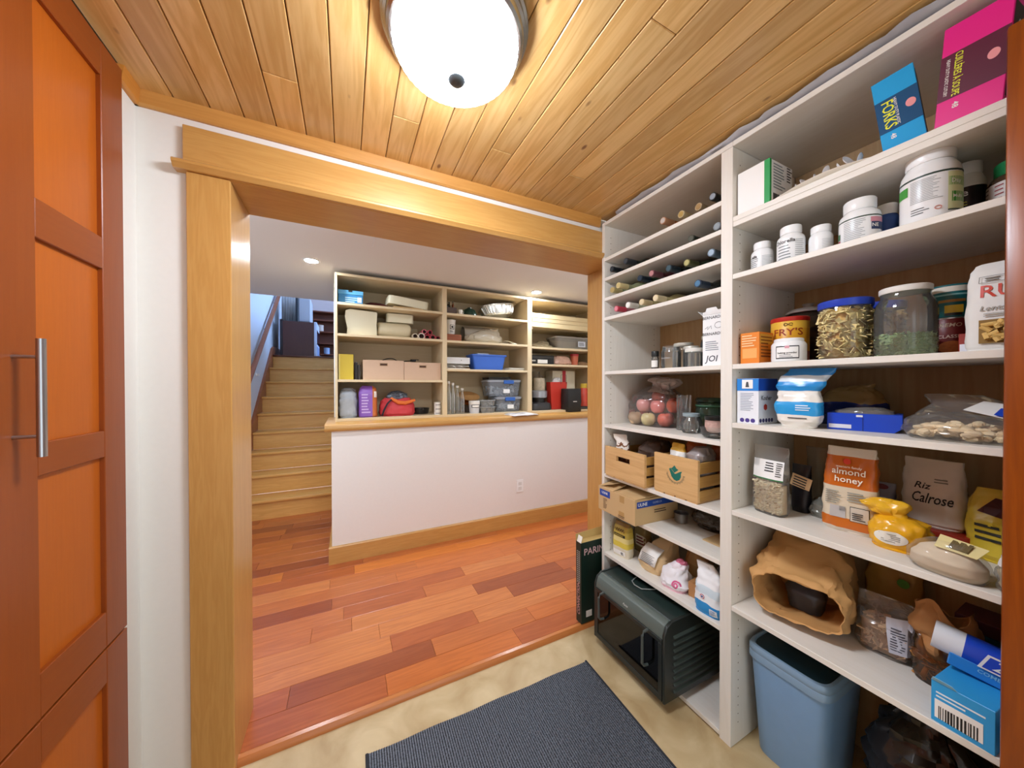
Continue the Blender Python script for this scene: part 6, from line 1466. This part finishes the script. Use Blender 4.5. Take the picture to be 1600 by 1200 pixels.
MB().tube([(-0.05, -0.04, 0.225), (-0.03, -0.066, 0.238), (0.02, -0.066, 0.24), (0.05, -0.04, 0.226)], 0.005, 6).build('strap', plain('#6d7278', 0.8), t)
t = hsoft('purple_pack', 'purple and orange plastic wrapped pack standing beside the grey bag', 'package', 0.155, 3.09, Z0, [(0, 0.13, 0.12), (0.01, 0.145, 0.14), (0.20, 0.145, 0.14), (0.24, 0.13, 0.11), (0.262, 0.09, 0.05)], bands('purple_orange', [(0, '#8a5ab8'), (0.72, '#c06a34')], 'X', 0.35), 0, 0.004, 22, 5)
lines_print(t, plain('#c9b0e0', 0.5), -0.05, 0.02, -0.0735, 0.03, 0.2, 7, 4)
patch(t, 'white_patch', plain('#e4dad0', 0.5), 0.045, 0.068, -0.0715, 0.165, 0.215)
conform(t, 'pouch')
t = hsoft('cooler_bag', 'red and orange insulated bag slumped on its side', 'bag', 0.395, 3.11, Z0, [(0, 0.27, 0.15), (0.02, 0.30, 0.18), (0.09, 0.295, 0.17), (0.13, 0.26, 0.14), (0.155, 0.22, 0.10)], plain('#c83a40', 0.6, var=0.1), 0, 0.008, 23)
MB().tube([(-0.06, -0.075, 0.155), (0.0, -0.088, 0.118), (0.06, -0.088, 0.112), (0.14, -0.07, 0.135)], [0.012, 0.017, 0.017, 0.012], 10).build('orange_piping', plain('#e0702c', 0.6), t)
sack([(0.145, 0.20, 0.11), (0.175, 0.19, 0.10), (0.205, 0.12, 0.06), (0.215, 0.05, 0.03)], 30, 2.6, 0.012, 20, 24, floor=False).build('crumpled_lining', plain('#5a6068', 0.35, 0.3, var=0.6, scale=12), t, smooth=30)
MB().tube([(-0.13, -0.08, 0.01), (-0.12, -0.097, 0.05), (-0.09, -0.094, 0.11), (-0.05, -0.08, 0.15)], 0.008, 6).build('strap', plain('#2a2430', 0.8), t)
t = ht('steel_pan', 'dark low pan behind the red bag', 'pan', 0.615, 3.22, Z0)
MB().lathe([(0.06, 0.0), (0.075, 0.002), (0.085, 0.05), (0.088, 0.052), (0.08, 0.05), (0.07, 0.006), (0.01, 0.005)], 28).build('body', plain('#3a3a38', 0.4, 0.5), t, smooth=40)
MB().tube([(0.0, -0.085, 0.045), (0.0, -0.11, 0.05), (0.0, -0.14, 0.052)], 0.007, 8).build('handle', BLACK, t)
t = hbox('grey_tray', 'flat grey tray under the small white jars', 'tray', 0.56, 0.762, Z0, 0.004, plain('#8c8a86', 0.5), 2.99, 0.16) if False else None
for k_ in range(3):
    t = ht('pill_tub', 'small white ribbed tub, %s of the stack by the upright' % ('lowest', 'middle', 'topmost')[k_], 'tub', 0.735, 3.03, Z0 + 0.0375 * k_, group='stacked small white tubs')
    MB().lathe([(0.028, 0.0), (0.030, 0.002), (0.030, 0.026), (0.028, 0.028)], 24).build('tub', plain('#ebe7e0', 0.4), t, smooth=40)
    MB().lathe([(0.031, 0.027), (0.0315, 0.030), (0.0315, 0.036), (0.029, 0.0372)], 24).build('lid', plain('#dedad2', 0.4), t, smooth=40)
    wrap(t, 'label', plain('#8f8a86', 0.6), 0.0304, 0.009, 0.019, -50, 50)
# ---- second column
t = hbox('dark_basket', 'small dark basket of bottles on the top shelf of the middle column', 'basket', 0.822, 0.925, B1, 0.07, plain('#5a4a44', 0.7, var=0.2), 3.05, 0.16)
for k_ in range(3):
    q = ht('mini_bottle', ('dark brown mini bottle at the rear of the basket', 'black mini bottle standing highest in the basket', 'amber mini bottle at the basket front')[k_], 'bottle', 0.842 + 0.03 * k_, 3.10 + 0.03 * (k_ % 2), B1 + 0.0705, group='mini bottles in the dark basket')
    MB().lathe([(0.012, 0), (0.013, 0.003), (0.013, 0.03), (0.006, 0.045), (0.006, 0.055)], 14).build('glass', plain(('#2a1c14', '#161414', '#6a3a1c')[k_], 0.15), q)
    MB().lathe([(0.0068, 0.053), (0.0068, 0.066)], 12).build('cap', BLACK, q)
t = ht('small_cup', 'tiny white figurine cup beside the dark basket', 'cup', 0.952, 3.03, B1)
MB().lathe([(0.012, 0), (0.016, 0.002), (0.02, 0.05), (0.017, 0.05), (0.012, 0.006)], 18).build('cup', plain('#e6dfd2', 0.4), t, smooth=40)
MB().tube([(0.018, 0, 0.04), (0.03, 0, 0.035), (0.03, 0, 0.02), (0.016, 0, 0.014)], 0.003, 8).build('handle', plain('#e6dfd2', 0.4), t)
t = ht('green_bowl', 'dark green upturned bowl on the top shelf of the middle column', 'bowl', 1.075, 3.13, B1)
MB().lathe([(0.078, 0.0), (0.080, 0.004), (0.074, 0.04), (0.055, 0.078), (0.03, 0.092), (0.02, 0.094), (0.02, 0.102), (0.012, 0.104)], 32).build('bowl', plain('#16352a', 0.2), t, smooth=50)
MB().lathe([(0.0805, 0.002), (0.0825, 0.006), (0.0795, 0.010)], 32, cap0=False, cap1=False).build('rim', plain('#0d211a', 0.3), t)
t = ht('roasting_tray', 'crimped aluminium roasting tray tipped on its side on the top shelf', 'tray', 1.405, 3.17, B1 + 0.052, 0, rx=-14, ry=-9)
ALU = plain('#c9c7c0', 0.25, 0.85)
rg = []
for (w_, d_, zz, cr_) in ((0.27, 0.14, 0.0, 0), (0.30, 0.165, 0.015, 1), (0.355, 0.205, 0.088, 1), (0.375, 0.225, 0.092, 0)):
    ring = superring(w_, d_, zz, 96, 4)
    for i, v in enumerate(ring):
        if cr_: v.xy *= 1 + (0.03 if i % 4 < 2 else -0.025)
    rg.append(ring)
MB().loft(rg, True, False).build('tray', ALU, t, smooth=25, solid=0.001)
MB().tube([(v.x, v.y, 0.092) for v in superring(0.375, 0.225, 0.05, 64, 4)] + [(0.1875, 0, 0.092)], 0.004, 6).build('rolled_rim', ALU, t)
t = ht('paper_cup', 'white paper cup with a round black logo on the brown box', 'cup', 0.876, 3.10, B2 + 0.0655)
MB().lathe([(0.036, 0.0), (0.038, 0.002), (0.048, 0.132), (0.050, 0.134), (0.050, 0.140), (0.046, 0.138), (0.036, 0.006)], 30).build('cup', plain('#eae6de', 0.5), t, smooth=40)
for r_, c in ((0.022, '#24201e'), (0.016, '#eae6de'), (0.010, '#24201e')):
    wrap(t, 'round_logo', plain(c, 0.6), 0.0448 + (0.022 - r_) * 0.03, 0.072 - r_, 0.072 + r_, 8 - r_ * 1250, 8 + r_ * 1250)
lines_print(t, INK, -0.016, 0.02, -0.0435, 0.022, 0.040, 2, 3)
t = hbox('wooden_box', 'reddish brown box under the white paper cup', 'box', 0.822, 0.962, B2, 0.065, plain('#8e4a24', 0.5), 3.03, 0.16)
boxo('lid_line', plain('#5e2c14', 0.5), t, -0.0705, 0.0705, -0.0805, 0.0805, 0.045, 0.047)
t = ht('paper_roll', 'pale rolled sheet lying behind the plastic bag', 'roll', 1.15, 3.27, B2 + 0.002, 0)
rot = Matrix.Translation((-0.10, 0, 0.105)) @ Matrix.Rotation(R(90), 4, 'Y')
MB().lathe([(0.075, 0), (0.078, 0.0), (0.078, 0.34), (0.075, 0.34)], 30, m=rot, cap0=False, cap1=False).build('sheet', plain('#b9ae9c', 0.5), t, smooth=40, solid=0.002)
MB().box(-0.08, 0.22, -0.02, 0.02, 0.0, 0.03).build('inner_support', CARD, t)
t = hsoft('plastic_bag', 'crumpled translucent bag on the second shelf of the middle column', 'bag', 1.20, 3.09, B2, [(0, 0.30, 0.10), (0.03, 0.40, 0.14), (0.08, 0.36, 0.13), (0.125, 0.22, 0.09, 0.06), (0.15, 0.10, 0.05, 0.12)], clear('bag_cream', '#f4ecdc', 0.55, '#ddd0b8', 0.15), 0, 0.014, 31, part='film')
t = ht('ribbon_strips', 'two thin paper strips hanging at the end of the plastic bag', 'strips', 1.46, 3.06, B2)
for s_ in (-0.012, 0.012):
    MB().tube([(s_, 0.05, 0.05), (s_ + 0.03, 0.0, 0.03), (s_ + 0.07, -0.04, 0.004)], 0.003, 5).build('strip', CREAM, t)
t = hbox('white_device', 'flat white box with a small dark dot on the third shelf', 'box', 0.815, 1.045, B3_ + 0.052, 0.060, plain('#dcdad8', 0.4), 3.03, 0.2)
MB().lathe([(0.004, 0), (0.004, 0.001)], 12, m=Matrix.Translation((0.03, -0.1, 0.034)) @ Matrix.Rotation(R(90), 4, 'X')).build('dot', BLACK, t)
t = hbox('brown_folder', 'thin brown folder at the bottom under the white cable', 'folder', 0.82, 1.045, B3_, 0.012, plain('#a5804e', 0.6), 3.02, 0.22)
boxo('pages', PAPER, t, -0.108, 0.108, -0.1105, 0.105, 0.003, 0.009)
t = ht('white_cable', 'looped white cable between the folder and the white box', 'cable', 0.93, 3.08, B3_ + 0.0125)
MB().tube([(-0.10 + 0.2 * k_ / 24, -0.03 + 0.03 * math.sin(k_ * 0.7), 0.006 + 0.012 * abs(math.sin(k_ * 0.35))) for k_ in range(25)], 0.0055, 8).build('cable', plain('#e2e0dc', 0.5), t)
boxo('support_block', plain('#cfcac2', 0.6), t, -0.09, 0.09, 0.02, 0.10, 0.0, 0.039)
t = ht('storage_tub', 'bright blue plastic tub with flared sides on the third shelf', 'tub', 1.255, 3.14, B3_)
BT = plain('#3f6fd0', 0.4)
MB().loft([superring(0.30, 0.16, 0, 36, 10), superring(0.35, 0.20, 0.135, 36, 10), superring(0.375, 0.22, 0.137, 36, 10), superring(0.375, 0.22, 0.150, 36, 10), superring(0.36, 0.205, 0.150, 36, 10), superring(0.30, 0.15, 0.006, 36, 10)]).build('tub', BT, t, smooth=30)
boxo('contents', plain('#b9c4d8', 0.5), t, -0.12, 0.0, -0.07, 0.04, 0.10, 0.165, bevel=0.004)
boxo('contents', BLACK, t, 0.02, 0.12, -0.07, 0.05, 0.1, 0.155, bevel=0.004)
t = ht('paper_stack', 'loose stack of papers beside the blue tub', 'papers', 1.525, 3.10, B3_)
for k_ in range(5):
    MB().box(-0.09, 0.09, -0.09, 0.09, 0.001 + 0.005 * k_, 0.004 + 0.005 * k_, Matrix.Rotation(R((-8, 5, -14, 11, 3)[k_]), 4, 'Z')).build('sheet', plain(('#e4ddd0', '#efeae0', '#d9d0c0', '#eee8dc', '#e6dfd2')[k_], 0.7), t)
for k_, (bx_, by_, bh) in enumerate(((0.836, 3.02, 0.30), (0.878, 3.03, 0.285), (0.925, 3.045, 0.26), (0.968, 3.03, 0.235), (0.90, 3.12, 0.27))):
    t = ht('glass_bottle', ('tall clear glass bottle against the upright', 'clear swing bottle second from the upright', 'clear bottle with white stopper in the bottle row', 'shortest clear bottle at the end of the row', 'clear bottle standing behind the row')[k_], 'bottle', bx_, by_, Z0, group='empty clear bottles in the middle column')
    MB().lathe([(0.018, 0.002), (0.021, 0.003), (0.022, 0.01), (0.022, bh * 0.6), (0.012, bh * 0.78), (0.010, bh * 0.94), (0.012, bh * 0.95)], 20, cap1=False).build('glass', GLASS, t, smooth=50)
    MB().lathe([(0.0125, bh * 0.93), (0.013, bh * 0.95), (0.013, bh), (0.008, bh + 0.003)], 16).build('stopper', plain('#d6d0c4', 0.5), t)
t = ht('wicker_plate', 'round tan plate with an orange bowl tipped behind the jars', 'plate', 1.085, 3.20, Z0 + 0.142, 0, rx=22)
MB().lathe([(0.02, 0.0), (0.08, 0.004), (0.11, 0.018), (0.112, 0.021), (0.08, 0.010), (0.01, 0.006)], 32).build('plate', plain('#b98a54', 0.6, var=0.2, scale=40), t, smooth=50)
MB().lathe([(0.03, 0.0), (0.06, -0.03), (0.055, -0.055), (0.02, -0.066)], 28).build('bowl', plain('#8a4a1c', 0.3), t, smooth=50)
t = ht('storage_crock', 'dark stoneware pot standing under the tan plate', 'pot', 1.085, 3.20, Z0)
MB().lathe([(0.05, 0), (0.06, 0.004), (0.062, 0.05), (0.05, 0.062), (0.045, 0.064)], 26).build('pot', plain('#4a3c30', 0.5), t, smooth=40)
MB().lathe([(0.052, 0.062), (0.054, 0.066), (0.02, 0.072)], 26).build('lid', plain('#5a4a3c', 0.5), t, smooth=40)
t = ht('label_jar', 'small white labelled tub in front of the tan plate', 'tub', 1.088, 3.03, Z0)
MB().lathe([(0.044, 0), (0.046, 0.002), (0.052, 0.085), (0.05, 0.087)], 28).build('tub', plain('#cfd0d4', 0.4), t, smooth=40)
lid(t, 0.053, 0.085, 0.118, plain('#e0ddd6', 0.4))
wrap(t, 'dark_label', plain('#3a3634', 0.5), 0.0525, 0.055, 0.082, -50, 45); wrap(t, 'label', PAPER, 0.0530, 0.060, 0.077, -42, 38)
for k_ in range(2):
    t = ht('food_container', ('shallow clear container of grey bits below its twin', 'shallow clear container stacked on its twin')[k_], 'container', 1.215, 3.035, Z0 + 0.063 * k_, group='stacked clear food containers')
    MB().loft([superring(0.13, 0.10, 0, 30, 6), superring(0.15, 0.115, 0.052, 30, 6)], True, False).build('box', clear('tub_clear', '#eef0f0', 0.25, '#d8dcdc', 0.1), t, smooth=40)
    MB().loft([superring(0.155, 0.12, 0.052, 30, 6), superring(0.155, 0.12, 0.061, 30, 6)]).build('lid', clear('lid_clear', '#eef0f0', 0.4, '#d8dcdc', 0.1), t, smooth=40)
    chips(40, in_box(-0.05, 0.05, -0.04, 0.04, 0.008, 0.035), 0.022, 0.004, 33 + k_).build('contents', plain('#bab6aa', 0.7, var=0.3), t, smooth=0, kind='stuff')
for k_, (x0_, x1_, zz, hh) in enumerate(((1.325, 1.612, 0.0, 0.125), (1.245, 1.612, 0.156, 0.140))):
    t = ht('latch_bin', ('clear storage bin with blue latch at the bottom of the pair', 'longer clear storage bin with blue latch stacked on top')[k_], 'bin', (x0_ + x1_) / 2, 3.16 + 0.01 * k_, Z0 + zz, group='clear bins with blue latches')
    w_ = x1_ - x0_
    MB().loft([superring(w_ * 0.9, 0.19, 0, 36, 8), superring(w_, 0.22, hh, 36, 8)], True, False).build('box', clear('bin_clear', '#eef2f6', 0.22, '#d0d8e4', 0.1), t, smooth=40)
    ld = MB().loft([superring(w_ + 0.012, 0.232, hh, 36, 8), superring(w_ + 0.012, 0.232, hh + 0.022, 36, 8), superring(w_ - 0.02, 0.20, hh + 0.028, 36, 8)]).build('lid', clear('bin_lid', '#eef2f6', 0.45, '#d4dae4', 0.1), t, smooth=40)
    boxo('latch', plain('#2f62b4', 0.4), t, -0.05 + 0.03 * k_, 0.06 + 0.03 * k_, -0.128, -0.112, hh - 0.016, hh + 0.020, bevel=0.003)
    chips(60, in_box(-w_ * 0.38, w_ * 0.38, -0.07, 0.07, 0.01, hh * 0.6), 0.045, 0.012, 41 + k_).build('contents', plain('#e0e0dc', 0.6, var=0.3), t, smooth=0, kind='stuff')
    patch(t, 'white_sticker', WHITE, -0.02, 0.05, -0.108, 0.03, 0.07)
t = hbox('black_tray', 'flat black tray laid on the upper clear bin', 'tray', 1.26, 1.50, Z0 + 0.156 + 0.169, 0.018, plain('#1c1a1a', 0.5), 3.08, 0.18)
boxo('rim', BLACK, t, -0.123, 0.123, -0.093, 0.093, 0.018, 0.022)
# ---- third column
t = ht('stacked_boards', 'stack of pale boards across the top of the third column', 'boards', 2.12, 3.16, 1.925)
for k_, (z0_, z1_, dx_) in enumerate(((0.0, 0.052, 0.0), (0.053, 0.092, 0.004), (0.093, 0.140, -0.002))):
    boxo('board', wood('pale_board', '#e2cda0', '#d2b883', 'X', 0.5, 0.8, rings=0.15), t, -0.43 + dx_, 0.43 + dx_, -0.185 - 0.002 * k_, 0.2, z0_, z1_, bevel=0.002)
for k_, xx in enumerate((-0.42, 0.42)):
    boxo('cleat', BIRCH, t, xx - 0.012, xx + 0.012, -0.17, 0.2, -0.02, -0.001)
t = ht('storage_tote', 'long clear plastic tote with sloping film at the end of the third column', 'tote', 2.27, 3.14, C2)
MB().loft([superring(0.46, 0.20, 0, 36, 7), superring(0.50, 0.24, 0.12, 36, 7)], True, False).build('box', clear('tote_clear', '#f0ece4', 0.3, '#d8cfc0', 0.12), t, smooth=40)
MB().loft([superring(0.51, 0.25, 0.12, 36, 7), superring(0.51, 0.25, 0.135, 36, 7)]).build('lid', clear('tote_lid', '#f0ece4', 0.5, '#ddd2c0', 0.12), t, smooth=40)
patch(t, 'label', plain('#d5d8e0', 0.5), 0.03, 0.13, -0.124, 0.03, 0.09); lines_print(t, INK, 0.04, 0.12, -0.1258, 0.04, 0.08, 3, 5)
t = hsoft('crumpled_wrap', 'long crumpled sheet of clear wrap beside the tote', 'wrap', 1.86, 3.11, C2, [(0, 0.26, 0.12), (0.02, 0.30, 0.16), (0.05, 0.24, 0.12), (0.075, 0.12, 0.05, 0.06)], clear('wrap_clear', '#f2e8d4', 0.45, '#d6c4a0', 0.15), 0, 0.012, 45, part='film')
t = hbox('black_box', 'flat black box with a white label on the third column', 'box', 1.70, 1.985, C3, 0.095, plain('#1a1918', 0.4), 3.02, 0.22)
patch(t, 'label', PAPER, -0.06, 0.06, -0.1102, 0.012, 0.05); patch(t, 'label', plain('#b4b0a8', 0.5), -0.14, -0.085, -0.1102, 0.03, 0.045)
boxo('lid_edge', plain('#3a3836', 0.4), t, -0.1435, 0.1435, -0.1115, 0.1115, 0.068, 0.080)
t = hsoft('nut_pack', 'crumpled clear pack of pinkish snacks beside the black box', 'bag', 2.13, 3.11, C3, [(0, 0.20, 0.12), (0.02, 0.24, 0.15), (0.07, 0.22, 0.13), (0.10, 0.14, 0.08)], plain('#c9a08a', 0.4, var=0.35, scale=20), 0, 0.010, 46)
t = ht('red_cup', 'red lidded cup on the third column', 'cup', 2.31, 3.10, C3)
MB().lathe([(0.036, 0), (0.038, 0.002), (0.046, 0.11), (0.044, 0.112)], 26).build('cup', plain('#c86a4a', 0.4), t, smooth=40)
lid(t, 0.048, 0.108, 0.132, plain('#b82c34', 0.4))
t = hsoft('brown_bundle', 'tan bundle at the far end of the third column shelf', 'bundle', 2.44, 3.14, C3, [(0, 0.14, 0.12), (0.03, 0.16, 0.14), (0.05, 0.10, 0.08)], plain('#a5805a', 0.8), 0, 0.006, 47)
t = ht('coffee_grinder', 'grey silver appliance with patterned hopper and black base', 'appliance', 1.86, 3.12, Z0)
MB().loft([superring(0.24, 0.16, 0, 32, 4), superring(0.25, 0.17, 0.02, 32, 4), superring(0.23, 0.15, 0.07, 32, 4), superring(0.16, 0.12, 0.085, 32, 4)]).build('base', plain('#3a3a3c', 0.35), t, smooth=40)
MB().lathe([(0.07, 0.085), (0.07, 0.13), (0.06, 0.135)], 28).build('collar', BLACK, t, smooth=40)
MB().lathe([(0.075, 0.13), (0.085, 0.135), (0.088, 0.20), (0.07, 0.21)], 28).build('ring', plain('#a9b0ba', 0.3, 0.5), t, smooth=40)
MB().lathe([(0.06, 0.21), (0.064, 0.22), (0.062, 0.34), (0.05, 0.345)], 28).build('hopper', plain('#b5a890', 0.5, var=0.5, scale=28), t, smooth=40)
t = ht('tall_bottle', 'clear tall bottle with yellow band behind the appliance', 'bottle', 1.74, 3.25, Z0)
MB().lathe([(0.03, 0.002), (0.034, 0.004), (0.034, 0.30), (0.016, 0.37), (0.015, 0.41)], 22).build('glass', plain('#4a4238', 0.15), t, smooth=40)
wrap(t, 'yellow_band', plain('#d8c22c', 0.5), 0.0346, 0.24, 0.28, -90, 90)
MB().lathe([(0.017, 0.40), (0.017, 0.43)], 16).build('cap', BLACK, t)
t = ht('glass_jug', 'pale glass jug behind the red bag', 'jug', 1.91, 3.29, Z0)
MB().lathe([(0.06, 0.002), (0.075, 0.01), (0.078, 0.30), (0.05, 0.38), (0.05, 0.42)], 26, cap1=False).build('glass', clear('jug_glass', '#e2dccf', 0.3, '#b0a590', 0.1), t, smooth=40)
MB().tube([(0.05, 0, 0.38), (0.10, 0, 0.36), (0.11, 0, 0.25), (0.077, 0, 0.20)], 0.007, 8).build('handle', clear('jug_glass', '#e2dccf', 0.3, '#b0a590', 0.1), t)
t = ht('gift_bag', 'bright red gift bag with black string handle', 'bag', 2.104, 3.14, Z0)
RD = plain('#d23a2c', 0.5)
MB().prism([(-0.10, 0.0), (0.085, 0.0), (0.105, 0.30), (-0.115, 0.30)], -0.045, 0.045, 'XZ').build('body', RD, t, bevel=0.002)
MB().tube([(0.02, -0.048, 0.28), (0.02, -0.05, 0.38), (0.09, -0.05, 0.38), (0.09, -0.048, 0.28)], 0.0025, 6).build('string_handle', BLACK, t)
sack([(0.295, 0.13, 0.06), (0.33, 0.11, 0.05), (0.35, 0.05, 0.02)], 22, 2.5, 0.012, 24, 51, floor=False).build('tissue_paper', plain('#dcd8d4', 0.7), t, smooth=30)
t = hbox('gift_box', 'tall cream box with a red ribbon behind the red bag', 'box', 2.09, 2.40, Z0, 0.43, plain('#e6dfc4', 0.5), 3.21, 0.16)
boxo('ribbon', plain('#c22634', 0.5), t, -0.02, 0.025, -0.0815, 0.0815, 0.0, 0.432)
t = ht('speaker_box', 'black speaker with a small white mark at the front of the counter', 'speaker', 2.185, 2.99, 1.0405)
boxo('body', plain('#1b1a18', 0.6, bump=0.2, scale=300), t, -0.085, 0.085, -0.07, 0.07, 0, 0.25, bevel=0.008, bseg=2)
boxo('name_mark', plain('#d9d6d0', 0.4), t, -0.022, 0.026, -0.0715, -0.0695, 0.108, 0.116)
MB().tube([(0.086, 0.0, 0.20), (0.12, 0.0, 0.19), (0.135, 0.0, 0.10), (0.115, 0.0, 0.03)], 0.006, 6).build('strap', BLACK, t)
t = ht('thermos_bottle', 'coral red bottle with yellow cap at the far end of the counter', 'bottle', 2.46, 3.12, Z0)
MB().lathe([(0.04, 0), (0.043, 0.003), (0.043, 0.22), (0.036, 0.235)], 26).build('body', plain('#d8503c', 0.4), t, smooth=40)
lid(t, 0.038, 0.233, 0.285, plain('#d8b43a', 0.4))
t = hbox('small_black_case', 'low black case lying at the end of the counter', 'case', 2.32, 2.42, Z0, 0.03, BLACK, 2.99, 0.08, bev=0.005)
boxo('zip', plain('#8a8a8a', 0.4), t, -0.0505, 0.0505, -0.0405, 0.0405, 0.014, 0.017)
t = thing('open_booklet', 'white open booklet lying over the edge of the wooden cap', 'booklet', (1.50, 2.868, 1.0405), 8)
mb = MB().loft([[(-0.14 + 0.28 * i / 10, -0.11, 0.003 + 0.004 * abs(math.sin(i * 0.6))) for i in range(11)], [(-0.14 + 0.28 * i / 10, 0.08, 0.004 + 0.006 * abs(math.sin(i * 0.6))) for i in range(11)]], False, False, closed=False)
mb.build('page', plain('#f1ece8', 0.7), t, smooth=60, solid=0.003)
MB().loft([[(-0.13 + 0.26 * i / 10, -0.10, 0.008 + 0.004 * abs(math.sin(i * 0.6))) for i in range(11)], [(-0.12 + 0.26 * i / 10, 0.085, 0.011 + 0.006 * abs(math.sin(i * 0.6))) for i in range(11)]], False, False, closed=False).build('page', plain('#e6e0dc', 0.7), t, smooth=60, solid=0.002)
lines_print(t, plain('#b0aaa8', 0.7), -0.10, 0.10, 0.0165, -0.06, 0.05, 5, 6, 'top')
